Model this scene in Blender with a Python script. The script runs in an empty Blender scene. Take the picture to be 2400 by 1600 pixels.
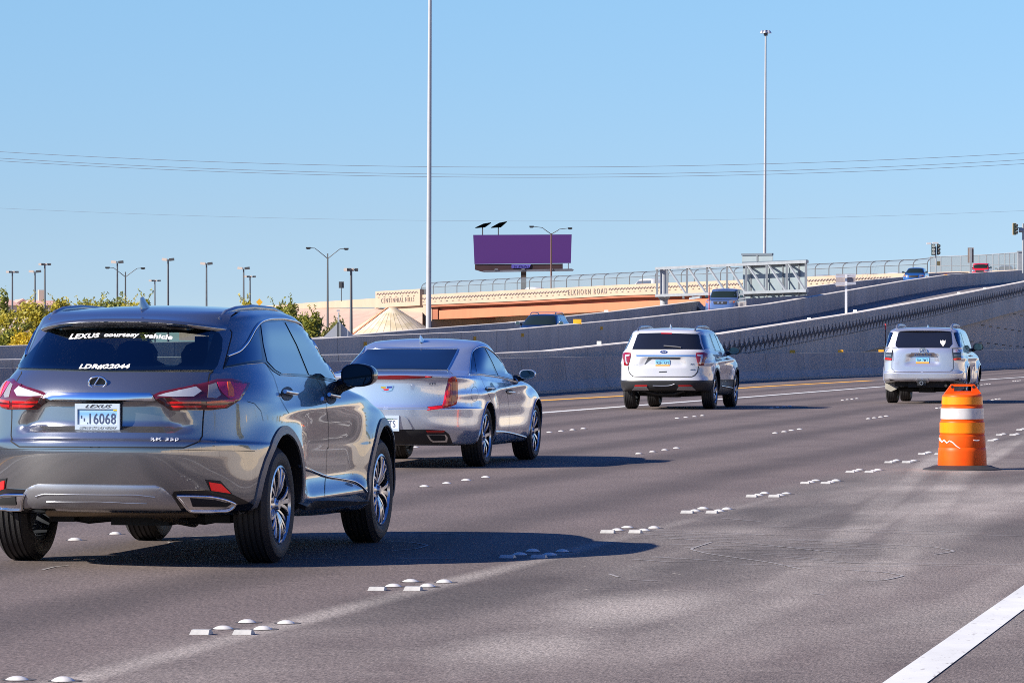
import bpy, bmesh, math, random
from mathutils import Vector, Matrix
from mathutils.bvhtree import BVHTree
random.seed(7)
sc = bpy.context.scene
# ------------------------------------------------------------------ camera, sky, sun, exposure
F, CH = 9600.0, 1.45            # focal length in photo pixels (2400 wide), camera height in metres
TAN = 2025.0 / 9600.0           # the road runs this much to the right of the view
cam = bpy.data.cameras.new("camera"); cam.sensor_width = 36.0; cam.lens = 36.0 * F / 2400.0
cam.clip_start = 0.5; cam.clip_end = 12000.0
camo = bpy.data.objects.new("camera", cam); sc.collection.objects.link(camo)
camo.location = (0, 0, CH); camo.rotation_euler = (math.radians(90), 0, 0)
sc.camera = camo
SUN_AZ, SUN_EL = math.radians(22), math.radians(30.5)     # azimuth of the light's travel from +X towards +Y
ldir = Vector((math.cos(SUN_EL) * math.cos(SUN_AZ), math.cos(SUN_EL) * math.sin(SUN_AZ), -math.sin(SUN_EL)))
sun = bpy.data.lights.new("sun", 'SUN'); sun.energy = 5.0; sun.angle = math.radians(0.5); sun.color = (1.0, 0.93, 0.82)
suno = bpy.data.objects.new("sun", sun); sc.collection.objects.link(suno)
suno.rotation_euler = ldir.to_track_quat('-Z', 'Y').to_euler(); suno.location = (-40, -20, 60)
world = bpy.data.worlds.new("World"); sc.world = world; world.use_nodes = True
wn, wl = world.node_tree.nodes, world.node_tree.links
sky = wn.new('ShaderNodeTexSky'); sky.sky_type = 'NISHITA'; sky.sun_disc = False
sky.sun_elevation = SUN_EL; sky.sun_rotation = math.atan2(-ldir.x, -ldir.y)
sky.air_density = 0.7; sky.dust_density = 0.0; sky.ozone_density = 4.5; sky.altitude = 3000
wn['Background'].inputs['Strength'].default_value = 0.05
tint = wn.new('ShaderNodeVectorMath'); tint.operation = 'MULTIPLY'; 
tcw = wn.new('ShaderNodeTexCoord'); spw = wn.new('ShaderNodeSeparateXYZ'); wl.new(tcw.outputs['Generated'], spw.inputs[0])   # sky tint by height, extra blue overhead put in to colour the shade
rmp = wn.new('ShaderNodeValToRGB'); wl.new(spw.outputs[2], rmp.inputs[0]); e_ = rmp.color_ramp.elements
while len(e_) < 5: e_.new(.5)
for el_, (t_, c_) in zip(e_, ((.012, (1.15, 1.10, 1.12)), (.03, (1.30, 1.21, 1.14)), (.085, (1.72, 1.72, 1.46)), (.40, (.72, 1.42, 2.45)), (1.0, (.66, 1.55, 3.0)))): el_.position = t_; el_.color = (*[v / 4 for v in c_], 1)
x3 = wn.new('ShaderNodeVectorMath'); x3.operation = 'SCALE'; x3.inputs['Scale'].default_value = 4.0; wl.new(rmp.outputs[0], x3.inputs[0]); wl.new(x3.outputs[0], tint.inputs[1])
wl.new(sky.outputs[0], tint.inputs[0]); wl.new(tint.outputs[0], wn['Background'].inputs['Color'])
sc.view_settings.view_transform = 'Standard'; sc.view_settings.look = 'None'
sc.view_settings.exposure = 1.0; sc.view_settings.gamma = 1.0
sc.cycles.max_bounces = 8; sc.cycles.use_denoising = False; sc.cycles.filter_width = 0.95; sc.cycles.use_adaptive_sampling = False; sc.cycles.sample_clamp_indirect = 4.0; sc.cycles.caustics_reflective = False

# ------------------------------------------------------------------ naming and linking
def tag(o, label, cat, group=None, kind=None):
    o['label'] = label; o['category'] = cat
    if group: o['group'] = group
    if kind: o['kind'] = kind
    return o
def struct(o, kind='structure'):
    o['kind'] = kind; return o
def empty(name, loc=(0, 0, 0), rz=0.0, parent=None):
    o = bpy.data.objects.new(name, None); sc.collection.objects.link(o)
    o.empty_display_size = 0.2
    o.location = loc; o.rotation_euler = (0, 0, rz)
    if parent: o.parent = parent
    return o
def link(name, me, mat=None, parent=None):
    o = bpy.data.objects.new(name, me); sc.collection.objects.link(o)
    if mat is not None:
        for m in (mat if isinstance(mat, (list, tuple)) else [mat]): me.materials.append(m)
    if parent: o.parent = parent
    return o
def smooth(me, ang=35):
    for p in me.polygons: p.use_smooth = True
    try: me.set_sharp_from_angle(angle=math.radians(ang))
    except Exception: pass
def copy_tree(o, parent=None):
    c = o.copy(); sc.collection.objects.link(c)
    if parent is not None: c.parent = parent
    for ch in list(o.children): copy_tree(ch, c)
    return c

class MB:
    """collects boxes, tubes, prisms into one mesh"""
    def __init__(s): s.v = []; s.f = []; s.m = []
    def add(s, vs, fs, mi=0):
        b = len(s.v); s.v += [tuple(v) for v in vs]
        for f in fs: s.f.append(tuple(b + i for i in f)); s.m.append(mi)
    def box(s, lo, hi, M=None, mi=0):
        vs = [Vector((x, y, z)) for x in (lo[0], hi[0]) for y in (lo[1], hi[1]) for z in (lo[2], hi[2])]
        if M is not None: vs = [M @ v for v in vs]
        s.add(vs, [(0, 1, 3, 2), (4, 6, 7, 5), (0, 4, 5, 1), (2, 3, 7, 6), (0, 2, 6, 4), (1, 5, 7, 3)], mi)
    def beam(s, a, b, w, h, mi=0, up=Vector((0, 0, 1))):
        a, b = Vector(a), Vector(b); d = (b - a).normalized()
        if abs(d.dot(up)) > .99: up = Vector((1, 0, 0))
        r = d.cross(up).normalized(); u = r.cross(d).normalized()
        vs = [p + r * sx * w / 2 + u * sy * h / 2 for p in (a, b) for sx, sy in ((-1, -1), (1, -1), (1, 1), (-1, 1))]
        s.add(vs, [(3, 2, 1, 0), (4, 5, 6, 7), (0, 1, 5, 4), (1, 2, 6, 5), (2, 3, 7, 6), (3, 0, 4, 7)], mi)
    def tube(s, pts, r, n=8, mi=0, caps=True):
        pts = [Vector(p) for p in pts]; rs = r if isinstance(r, (list, tuple)) else [r] * len(pts)
        rings = []; up = None
        for i, p in enumerate(pts):
            d = (pts[min(i + 1, len(pts) - 1)] - pts[max(i - 1, 0)]).normalized()
            if up is None:
                up = Vector((0, 0, 1)) if abs(d.z) < .9 else Vector((1, 0, 0))
            a = d.cross(up)
            if a.length < 1e-6: a = d.orthogonal()
            a.normalize(); b = d.cross(a).normalized(); up = a.cross(d)
            rings.append([p + (a * math.cos(2 * math.pi * k / n) + b * math.sin(2 * math.pi * k / n)) * rs[i] for k in range(n)])
        vs = [v for rg in rings for v in rg]; fs = []
        for i in range(len(pts) - 1):
            for k in range(n):
                k2 = (k + 1) % n
                fs.append((i * n + k, i * n + k2, (i + 1) * n + k2, (i + 1) * n + k))
        if caps: fs.append(tuple(range(n))[::-1]); fs.append(tuple((len(pts) - 1) * n + k for k in range(n)))
        s.add(vs, fs, mi)
    def lathe(s, prof, n=48, M=None, mi=0, close=False):
        """prof: list of (radius, axial); axis = local Y"""
        vs = []; fs = []; m = len(prof)
        for k in range(n):
            a = 2 * math.pi * k / n
            for r, y in prof: vs.append(Vector((r * math.cos(a), y, r * math.sin(a))))
        if M is not None: vs = [M @ v for v in vs]
        for k in range(n):
            k2 = (k + 1) % n
            for j in range(m if close else m - 1):
                j2 = (j + 1) % m
                fs.append((k * m + j, k * m + j2, k2 * m + j2, k2 * m + j))
        s.add(vs, fs, mi)
    def prism(s, poly, d, mi=0):
        """poly: 3-D points (planar), extruded by vector d"""
        n = len(poly); P = [Vector(p) for p in poly]; d = Vector(d)
        s.add(P + [p + d for p in P], [tuple(range(n))[::-1], tuple(range(n, 2 * n))] + [(i, (i + 1) % n, n + (i + 1) % n, n + i) for i in range(n)], mi)
    def mesh(s, name):
        me = bpy.data.meshes.new(name); me.from_pydata(s.v, [], s.f); me.update()
        for p, mi in zip(me.polygons, s.m): p.material_index = mi
        bm = bmesh.new(); bm.from_mesh(me); bmesh.ops.recalc_face_normals(bm, faces=bm.faces); bm.to_mesh(me); bm.free()
        return me
    def build(s, name, mat, parent=None, sm=0):
        me = s.mesh(name)
        if sm: smooth(me, sm)
        return link(name, me, mat, parent)

# ------------------------------------------------------------------ photo pixel -> place in the world
def PX(x, y, Y): return Vector(((x - 1200) * Y / F, Y, CH + (800 - y) * Y / F))
def GP(x, y, z=0.0):
    Y = F * (CH - z) / (y - 800.0); return Vector(((x - 1200) * Y / F, Y, z))
def LN(a, x, y):
    """point seen at pixel (x, y) that stands on the vertical plane X = a + TAN * Y"""
    Y = a / ((x - 1200) / F - TAN); return PX(x, y, Y)
def RD(a, Y, z=0.0): return Vector((a + TAN * Y, Y, z))
TH = math.atan(TAN)
FWD = Vector((math.sin(TH), math.cos(TH), 0)); RGT = Vector((math.cos(TH), -math.sin(TH), 0))

# ------------------------------------------------------------------ materials
MATS = {}
def nt(name):
    m = bpy.data.materials.new(name); m.use_nodes = True
    return m, m.node_tree.nodes, m.node_tree.links, m.node_tree.nodes['Principled BSDF']
def mat(name, col, rough=.5, metal=0.0, coat=0.0, spec=.5, emit=None, alpha=None, var=0.0, vscale=3.0, bump=0.0, bscale=60.0, ior=None, coatr=.03, stretch=(1, 1, 1)):
    if name in MATS: return MATS[name]
    m, N, L, P = nt(name)
    P.inputs['Base Color'].default_value = (*col, 1); P.inputs['Roughness'].default_value = rough
    P.inputs['Metallic'].default_value = metal; P.inputs['Coat Weight'].default_value = coat
    P.inputs['Coat Roughness'].default_value = coatr; P.inputs['Specular IOR Level'].default_value = spec
    if ior: P.inputs['IOR'].default_value = ior
    if emit: P.inputs['Emission Color'].default_value = (*emit[0], 1); P.inputs['Emission Strength'].default_value = emit[1]
    if alpha is not None: P.inputs['Alpha'].default_value = alpha
    tc = N.new('ShaderNodeTexCoord'); mp = N.new('ShaderNodeMapping'); L.new(tc.outputs['Object'], mp.inputs[0])
    mp.inputs['Scale'].default_value = stretch
    if var:
        n = N.new('ShaderNodeTexNoise'); n.inputs['Scale'].default_value = vscale; n.inputs['Detail'].default_value = 8; n.inputs['Roughness'].default_value = .65
        L.new(mp.outputs[0], n.inputs[0]); r = N.new('ShaderNodeMapRange'); r.inputs[1].default_value = .3; r.inputs[2].default_value = .7
        r.inputs[3].default_value = 1 - var; r.inputs[4].default_value = 1 + var; L.new(n.outputs[0], r.inputs[0])
        x = N.new('ShaderNodeVectorMath'); x.operation = 'SCALE'; x.inputs[0].default_value = col; L.new(r.outputs[0], x.inputs['Scale'])
        L.new(x.outputs[0], P.inputs['Base Color'])
    if bump:
        n2 = N.new('ShaderNodeTexNoise'); n2.inputs['Scale'].default_value = bscale; n2.inputs['Detail'].default_value = 4
        L.new(tc.outputs['Object'], n2.inputs[0]); b = N.new('ShaderNodeBump'); b.inputs['Strength'].default_value = bump; b.inputs['Distance'].default_value = .02
        L.new(n2.outputs[0], b.inputs['Height']); L.new(b.outputs[0], P.inputs['Normal'])
    MATS[name] = m; return m

def m_line(name, col):
    m, N, L, P = nt(name); g = N.new('ShaderNodeNewGeometry')
    def noise(sc_, s3, d):
        q = N.new('ShaderNodeMapping'); q.inputs['Scale'].default_value = s3; L.new(g.outputs['Position'], q.inputs[0]); n = N.new('ShaderNodeTexNoise'); n.inputs['Scale'].default_value = sc_; n.inputs['Detail'].default_value = d; n.inputs['Roughness'].default_value = .7; L.new(q.outputs[0], n.inputs[0]); return n.outputs[0]
    a = N.new('ShaderNodeMapRange'); L.new(noise(22, (1, .25, 1), 5), a.inputs[0]); a.inputs[1].default_value = .30; a.inputs[2].default_value = .40
    b = N.new('ShaderNodeMapRange'); L.new(noise(1.6, (1, .5, 1), 4), b.inputs[0]); b.inputs[1].default_value = .3; b.inputs[2].default_value = .7; b.inputs[3].default_value = .84; b.inputs[4].default_value = 1.08
    x = N.new('ShaderNodeVectorMath'); x.operation = 'SCALE'; x.inputs[0].default_value = col; L.new(b.outputs[0], x.inputs['Scale'])
    mx = N.new('ShaderNodeMix'); mx.data_type = 'RGBA'; L.new(a.outputs[0], mx.inputs[0]); mx.inputs[6].default_value = (.22, .19, .17, 1); L.new(x.outputs[0], mx.inputs[7]); L.new(mx.outputs[2], P.inputs['Base Color']); P.inputs['Roughness'].default_value = .65
    return m
def m_asphalt():
    m, N, L, P = nt('asphalt')
    geo = N.new('ShaderNodeNewGeometry')
    mp = N.new('ShaderNodeMapping'); mp.inputs['Rotation'].default_value = (0, 0, TH); L.new(geo.outputs['Position'], mp.inputs[0])   # y now runs along the road
    sp = N.new('ShaderNodeSeparateXYZ'); L.new(mp.outputs[0], sp.inputs[0])
    def noise(scale, detail=6, sc3=(1, 1, 1), rough=.6):
        q = N.new('ShaderNodeMapping'); q.inputs['Scale'].default_value = sc3; L.new(mp.outputs[0], q.inputs[0])
        n = N.new('ShaderNodeTexNoise'); n.inputs['Scale'].default_value = scale; n.inputs['Detail'].default_value = detail; n.inputs['Roughness'].default_value = rough
        L.new(q.outputs[0], n.inputs[0]); return n.outputs[0]
    def math_(op, a, b=None, c=None):
        n = N.new('ShaderNodeMath'); n.operation = op
        for i, v in enumerate((a, b, c)):
            if v is None: continue
            if isinstance(v, (int, float)): n.inputs[i].default_value = v
            else: L.new(v, n.inputs[i])
        return n.outputs[0]
    def rng(v, a, b, c, d, cl=True):
        n = N.new('ShaderNodeMapRange'); n.clamp = cl; L.new(v, n.inputs[0])
        for i, q in enumerate((a, b, c, d)): n.inputs[i + 1].default_value = q
        return n.outputs[0]
    fine = rng(noise(85, 2, (1, .11, 1), .8), .33, .67, .60, 1.42); agg = rng(noise(170, 1, (1, .12, 1)), .35, .65, .74, 1.28)
    mid = rng(noise(1.1, 6, (1, .35, 1)), .3, .7, .86, 1.14)
    # wheel tracks: two darker bands per 3.6 m lane, wandering a little
    wob = rng(noise(.05, 2, (1, .6, 1)), .3, .7, -.25, .25)
    u = math_('ADD', sp.outputs[0], wob)
    ph = math_('MULTIPLY', math_('ADD', u, 5.58), 2 * math.pi / 1.79)
    track = rng(math_('SINE', ph), -.3, 1, 1.07, .70)
    lane = rng(sp.outputs[0], -5.9, -5.3, 1, 0)              # 1 on the travelled lanes, 0 on the shoulder
    trk = math_('ADD', math_('MULTIPLY', math_('SUBTRACT', track, 1.0), lane), 1.0)
    # dusty, scuffed shoulder
    dust = rng(noise(.30, 4, (1, .30, 1), .55), .40, .62, 0.02, 0.55)
    dust2 = rng(noise(1.2, 6, (.5, .8, 1), .65), .42, .72, 0, .34)
    sh = math_('SUBTRACT', 1.0, lane)
    # pale scrape line running just beside the double markers
    sdist = math_('ABSOLUTE', math_('ADD', math_('ADD', sp.outputs[0], 5.47), math_('MULTIPLY', wob, .25)))
    streak = math_('MULTIPLY', rng(sdist, .03, .17, 1, 0), rng(noise(1.4, 5, (1, .2, 1)), .3, .6, .55, 1.0))
    streak = math_('MULTIPLY', streak, rng(sp.outputs[1], 27, 40, 1, .35))
    d = math_('MAXIMUM', math_('MULTIPLY', sh, math_('MAXIMUM', dust, dust2)), streak)
    # tyre swaths crossing the shoulder towards the drum
    wp = N.new('ShaderNodeSeparateXYZ'); L.new(geo.outputs['Position'], wp.inputs[0])
    sw = None
    for k_, c_, w_, y0_, s_ in ((.136, -1.66, .20, 23, 1.0), (.134, -1.12, .26, 21, 1.0), (.214, -3.50, .42, 16, .8), (.195, -4.25, .30, 20, .7), (.165, -2.45, .14, 19, .9), (.23, -2.75, .20, 16, .45), (.20, -2.75, .25, 14, .4)):
        dd = math_('ABSOLUTE', math_('SUBTRACT', math_('SUBTRACT', wp.outputs[0], math_('MULTIPLY', wp.outputs[1], k_)), c_))
        bnd = math_('MULTIPLY', math_('MULTIPLY', rng(math_('ADD', dd, math_('MULTIPLY', wob, .3)), w_ * .3, w_ * 1.2, s_, 0), rng(noise(1.7, 6, (.8, .25, 1), .7), .32, .62, .5, 1)), rng(wp.outputs[1], y0_, y0_ + 6, 0, 1))
        sw = bnd if sw is None else math_('MAXIMUM', sw, bnd)
    d = math_('MAXIMUM', d, math_('MULTIPLY', sw, sh))
    def blob(cx, cy, rx, ry, lo, hi, s_):
        ex = math_('DIVIDE', math_('SUBTRACT', math_('SUBTRACT', wp.outputs[0], cx), math_('MULTIPLY', math_('SUBTRACT', wp.outputs[1], cy), .17)), rx); ey = math_('DIVIDE', math_('SUBTRACT', wp.outputs[1], cy), ry)
        rr = math_('ADD', math_('SQRT', math_('ADD', math_('MULTIPLY', ex, ex), math_('MULTIPLY', ey, ey))), edge)
        return rng(rr, lo, hi, s_, 0)
    edge = rng(noise(1.1, 6, (1, .3, 1), .7), .25, .75, -.45, .45)
    dk = None
    for a_ in ((2.45, 34.5, .75, 3.0, .34), (1.31, 26.3, .55, 2.6, .28), (2.2, 28.2, .42, 1.8, .22), (-.36, 23.0, .50, 2.4, .26), (.75, 24.6, .35, 1.6, .20), (3.9, 30.5, .5, 4, .16), (3.1, 41, .4, 4, .22)):
        b_ = blob(*a_[:4], .55, 1.15, a_[4]); dk = b_ if dk is None else math_('MAXIMUM', dk, b_)
    for a_ in ((.70, 22.4, .55, 2.2, .85), (3.2, 31, .4, 3.5, .8), (.15, 19.6, .5, 1.6, .7), (1.75, 31.4, .5, 1.8, .8), (2.35, 21.5, .7, 2.0, .55), (4.4, 38, .5, 5, .7)):
        b_ = blob(*a_[:4], .35, 1.3, a_[4]); d = math_('MAXIMUM', d, math_('MULTIPLY', b_, sh))
    # pale grit specks
    spk = N.new('ShaderNodeTexVoronoi'); spk.inputs['Scale'].default_value = 3.2; L.new(mp.outputs[0], spk.inputs[0])
    grit = math_('MULTIPLY', rng(spk.outputs['Distance'], .025, .045, 1, 0), rng(noise(.8, 2), .48, .58, 0, 1))
    grit = math_('MULTIPLY', grit, rng(sh, 0, 1, .12, 1))
    shd = math_('MULTIPLY', rng(noise(.22, 4, (1, .4, 1), .55), .42, .56, 0, .38), sh)
    c1 = N.new('ShaderNodeMix'); c1.data_type = 'RGBA'; c1.inputs[6].default_value = (.122, .095, .086, 1); c1.inputs[7].default_value = (.34, .295, .262, 1)
    L.new(d, c1.inputs[0])
    c2 = N.new('ShaderNodeVectorMath'); c2.operation = 'SCALE'; L.new(c1.outputs[2], c2.inputs[0])
    L.new(math_('MULTIPLY', math_('MULTIPLY', math_('MULTIPLY', math_('MULTIPLY', fine, agg), mid), trk), math_('MULTIPLY', math_('SUBTRACT', 1.0, shd), math_('SUBTRACT', 1.0, math_('MULTIPLY', dk, sh)))), c2.inputs['Scale'])
    c3 = N.new('ShaderNodeMix'); c3.data_type = 'RGBA'; L.new(c2.outputs[0], c3.inputs[6]); c3.inputs[7].default_value = (.6, .53, .45, 1); L.new(grit, c3.inputs[0])
    L.new(c3.outputs[2], P.inputs['Base Color'])
    P.inputs['Roughness'].default_value = .82; P.inputs['Specular IOR Level'].default_value = .35
    b = N.new('ShaderNodeBump'); b.inputs['Strength'].default_value = .55; b.inputs['Distance'].default_value = .006
    L.new(noise(140, 3, rough=.8), b.inputs['Height']); L.new(b.outputs[0], P.inputs['Normal'])
    return m

def m_concrete(name, col, streak=.14, joints=0):
    if name in MATS: return MATS[name]
    m, N, L, P = nt(name)
    geo = N.new('ShaderNodeNewGeometry')
    def noise(scale, sc3, det=6):
        q = N.new('ShaderNodeMapping'); q.inputs['Scale'].default_value = sc3; L.new(geo.outputs['Position'], q.inputs[0])
        n = N.new('ShaderNodeTexNoise'); n.inputs['Scale'].default_value = scale; n.inputs['Detail'].default_value = det; n.inputs['Roughness'].default_value = .65
        L.new(q.outputs[0], n.inputs[0]); return n.outputs[0]
    def rng(v, a, b, c, d):
        n = N.new('ShaderNodeMapRange'); L.new(v, n.inputs[0])
        for i, q in enumerate((a, b, c, d)): n.inputs[i + 1].default_value = q
        return n.outputs[0]
    a = rng(noise(1.4, (1, .35, .12)), .3, .7, 1 - streak, 1 + streak); b_ = rng(noise(.25, (1, .4, .8), 4), .3, .7, 1 - streak, 1 + streak)
    c_ = rng(noise(25, (1, 1, 1), 3), .3, .7, .93, 1.07)
    mu = N.new('ShaderNodeMath'); mu.operation = 'MULTIPLY'; L.new(a, mu.inputs[0]); L.new(b_, mu.inputs[1])
    mu2 = N.new('ShaderNodeMath'); mu2.operation = 'MULTIPLY'; L.new(mu.outputs[0], mu2.inputs[0]); L.new(c_, mu2.inputs[1])
    if joints:
        q = N.new('ShaderNodeMapping'); q.inputs['Rotation'].default_value = (0, 0, TH); L.new(geo.outputs['Position'], q.inputs[0]); sx = N.new('ShaderNodeSeparateXYZ'); L.new(q.outputs[0], sx.inputs[0])
        md = N.new('ShaderNodeMath'); md.operation = 'PINGPONG'; md.inputs[1].default_value = joints / 2; L.new(sx.outputs[1], md.inputs[0])
        jr = rng(md.outputs[0], .015, .05, .45, 1.0); mu3 = N.new('ShaderNodeMath'); mu3.operation = 'MULTIPLY'; L.new(mu2.outputs[0], mu3.inputs[0]); L.new(jr, mu3.inputs[1])
        st = rng(noise(3.0, (1, 1, .05), 5), .55, .75, 1.0, .72); mu4 = N.new('ShaderNodeMath'); mu4.operation = 'MULTIPLY'; L.new(mu3.outputs[0], mu4.inputs[0]); L.new(st, mu4.inputs[1]); mu2 = mu4
    x = N.new('ShaderNodeVectorMath'); x.operation = 'SCALE'; x.inputs[0].default_value = col; L.new(mu2.outputs[0], x.inputs['Scale'])
    L.new(x.outputs[0], P.inputs['Base Color']); P.inputs['Roughness'].default_value = .85
    MATS[name] = m; return m
CONC = m_concrete('barrier_concrete', (.40, .365, .335), .12, 6.1); CONCM = m_concrete('median_concrete', (.33, .31, .29), .12, 6.1); CONC2 = m_concrete('retaining_concrete', (.50, .40, .33), .10)
CREAM = m_concrete('cream_concrete', (.37, .285, .21), .06)
ORANGE = m_concrete('girder_paint', (.44, .15, .075), .05); BROWN = m_concrete('girder_shade_paint', (.28, .10, .055), .05)  # the brown is the girder paint darkened as shade under the overhang
CREAM_DK = mat('relief_shade_lettering', (.17, .14, .14), .8)  # dark tone painted as shadow in the relief grooves; the lettering shares it
GALV = mat('galvanised_steel', (.29, .31, .33), .5, .25, var=.12, vscale=2)
PAINTW = m_line('white_line_paint', (.64, .63, .60))
PAINTY = mat('yellow_line_paint', (.85, .40, .02), .6, var=.08, vscale=5)
DOTM = mat('white_ceramic', (.58, .55, .51), .4, coat=.2, var=.18, vscale=25)
BLACK = mat('black_plastic', (.012, .012, .013), .5)
RUBBER = mat('tyre_rubber', (.016, .015, .016), .62, bump=.15, bscale=120)
DKGREEN = mat('dark_green_metal', (.02, .035, .03), .5)
DKPOLE = mat('dark_pole_metal', (.07, .075, .08), .5, .3)
# ------------------------------------------------------------------ ground and road
def sheet(name, pts, m, z=None, parent=None):
    me = bpy.data.meshes.new(name); me.from_pydata([tuple(p) for p in pts], [], [tuple(range(len(pts)))]); me.update()
    return link(name, me, m, parent)
SOIL = mat('desert_soil', (.42, .33, .25), .9, var=.15, vscale=.15)
struct(sheet('ground', [(-5000, -200, -.03), (5000, -200, -.03), (5000, 9000, -.03), (-5000, 9000, -.03)], SOIL))
struct(sheet('road', [RD(-62, -60), RD(3.2, -60), RD(3.2, 900), RD(-62, 900)], m_asphalt()))
def ribbon_line(name, pts, w, m, z=.004, dash=None):
    """painted line: sheet of width w along ground points"""
    V = []; 
    for i, p in enumerate(pts):
        a = pts[max(i - 1, 0)]; b = pts[min(i + 1, len(pts) - 1)]
        d = (b - a); d.z = 0; d.normalize(); n = Vector((d.y, -d.x, 0))
        V += [p + n * w / 2 + Vector((0, 0, z)), p - n * w / 2 + Vector((0, 0, z))]
    fs = [(2 * i, 2 * i + 1, 2 * i + 3, 2 * i + 2) for i in range(len(pts) - 1)]
    me = bpy.data.meshes.new(name); me.from_pydata([tuple(v) for v in V], [], fs); me.update()
    return struct(link(name, me, m))
ribbon_line('white_edge_line', [RD(-2.0, -20), RD(-2.0, 60), RD(-1.9, 400)], .185, PAINTW)
wl_pts = [RD(-16.95, -20), GP(1270, 967), GP(1735, 931.6), GP(2061, 906.2), GP(2400, 883.5), GP(2700, 866)]
ribbon_line('white_lane_line', wl_pts, .27, PAINTW)
ribbon_line('yellow_edge_line', [RD(-20.0, -20), GP(1264, 938.5), GP(1465, 927.5), GP(1800, 905), GP(2045, 891.5)], .36, PAINTY)
# thin scuffs and tar arcs on the shoulder
SCUFF = mat('scuff_mark', (.30, .275, .26), .7); 
def scuff(pts, w=.02):
    P = [GP(*p) for p in pts]; Q = []
    for i in range(len(P) - 1):
        for k in range(5): Q.append(P[i].lerp(P[i + 1], k / 5))
    Q.append(P[-1])
    for i in range(2, len(Q) - 2): Q[i] = (Q[i - 1] + Q[i] * 2 + Q[i + 1]) / 4
    o = ribbon_line('scuff_mark', Q, w, SCUFF, z=.003); return o
S3 = lambda x, y: (1500 + x / 2.613, 1000 + y / 2.613)
S2 = lambda x, y: (800 + x / 2.613, 1100 + y / 2.613)
for L_ in ([S3(80, 795), S3(550, 825)], [S3(440, 705), S3(300, 750), S3(420, 778), S3(800, 830), S3(980, 870)],
           [S3(150, 680), S3(700, 715), S3(1200, 770)], [S3(900, 690), S3(1500, 720), S3(1800, 735), S3(1935, 762), S3(1800, 782)],
           [S3(1250, 875), S3(1500, 890), S3(1620, 912), S3(1500, 938), S3(1380, 944)], [S3(1200, 832), S3(1900, 838), S3(2340, 845)],
           [S3(500, 560), S3(740, 580)], [S3(900, 625), S3(1700, 655), S3(2340, 668)], [S3(1060, 1022), S3(1130, 1028)],
           [S2(1640, 640), S2(1700, 660)], [S2(1760, 675), S2(1930, 682)], [S2(1900, 538), S2(2060, 545)], [S2(350, 545), S2(700, 547)],
           [S2(300, 380), S2(760, 398)], [S2(200, 435), S2(440, 446), S2(535, 465), S2(460, 485), S2(310, 498)],
           [(395, 1268), (430, 1258), (560, 1252), (700, 1256)], [(395, 1270), (430, 1290), (560, 1300)], [(700, 1262), (860, 1266)], [(540, 1312), (780, 1308)],
           [(100, 1335), (128, 1328), (160, 1325)]): scuff(L_)

rs_ = random.Random(5)
for i in range(16):
    y0 = 1232 + i * 6 + rs_.uniform(-3, 3); x0 = rs_.uniform(1480, 1900); x1 = x0 + rs_.uniform(150, 520); scuff([(x0, y0), ((x0 + x1) / 2, y0 + 6), (x1, y0 + rs_.uniform(5, 14))], .012 + .012 * rs_.random())
# ------------------------------------------------------------------ walls swept along a line of top points
def wall_mesh(mb, tops, depth, thick, mi=0, base=None, n=None):
    """tops: top front edge points; thickness goes away from the viewer side (to the left of travel)"""
    n = n or -RGT
    for i in range(len(tops) - 1):
        a, b = tops[i], tops[i + 1]
        da = a.z - (depth if base is None else base[i]) if base is None else base[i]
        za = a.z - depth if base is None else base[i]; zb = b.z - depth if base is None else base[i + 1]
        A0, B0 = Vector((a.x, a.y, za)), Vector((b.x, b.y, zb)); t = n * thick
        mb.add([A0, B0, b, a, A0 + t, B0 + t, b + t, a + t], [(0, 1, 2, 3), (7, 6, 5, 4), (3, 2, 6, 7), (0, 4, 5, 1)] + ([(0, 3, 7, 4)] if i == 0 else []) + ([(1, 5, 6, 2)] if i == len(tops) - 2 else []), mi)
def dens(a_off, pix, step=60):
    out = []
    for i in range(len(pix) - 1):
        (x0, y0), (x1, y1) = pix[i], pix[i + 1]; k = max(1, int(abs(x1 - x0) / step))
        for j in range(k): out.append(LN(a_off, x0 + (x1 - x0) * j / k, y0 + (y1 - y0) * j / k))
    out.append(LN(a_off, *pix[-1])); return out
A_NEAR, A_MID, A_FAR = -23.9, -33.5, -42.0
near_px = [(-260, 846), (0, 843), (800, 831), (1180, 827.5), (1300, 822), (1480, 803), (1690, 783), (1850, 758.5), (2007, 734), (2200, 700), (2400, 661), (2560, 628)]
mid_px = [(-260, 814), (0, 811), (755, 794), (832, 789), (1080, 779), (1200, 773), (1500, 746), (1800, 713), (1850, 705), (2119, 659), (2230, 643), (2400, 633), (2520, 629)]
far_px = [(-260, 816), (0, 813), (600, 803), (826, 786), (1010, 770), (1200, 756), (1450, 729), (1639, 706)]
far2_px = [(1662, 719), (1764, 687), (1900, 672.5), (2007, 659), (2119, 649), (2184, 640), (2283, 637), (2400, 634)]
near_t = dens(A_NEAR, near_px); mid_t = dens(A_MID, mid_px)
def prof(tops, Y):
    for i in range(len(tops) - 1):
        if tops[i].y <= Y <= tops[i + 1].y:
            t = (Y - tops[i].y) / (tops[i + 1].y - tops[i].y); return tops[i].z + t * (tops[i + 1].z - tops[i].z)
    return tops[0].z if Y < tops[0].y else tops[-1].z
mb = MB(); wall_mesh(mb, near_t, 0, .45, base=[max(0.0, p.z - 1.85) for p in near_t])
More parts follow.
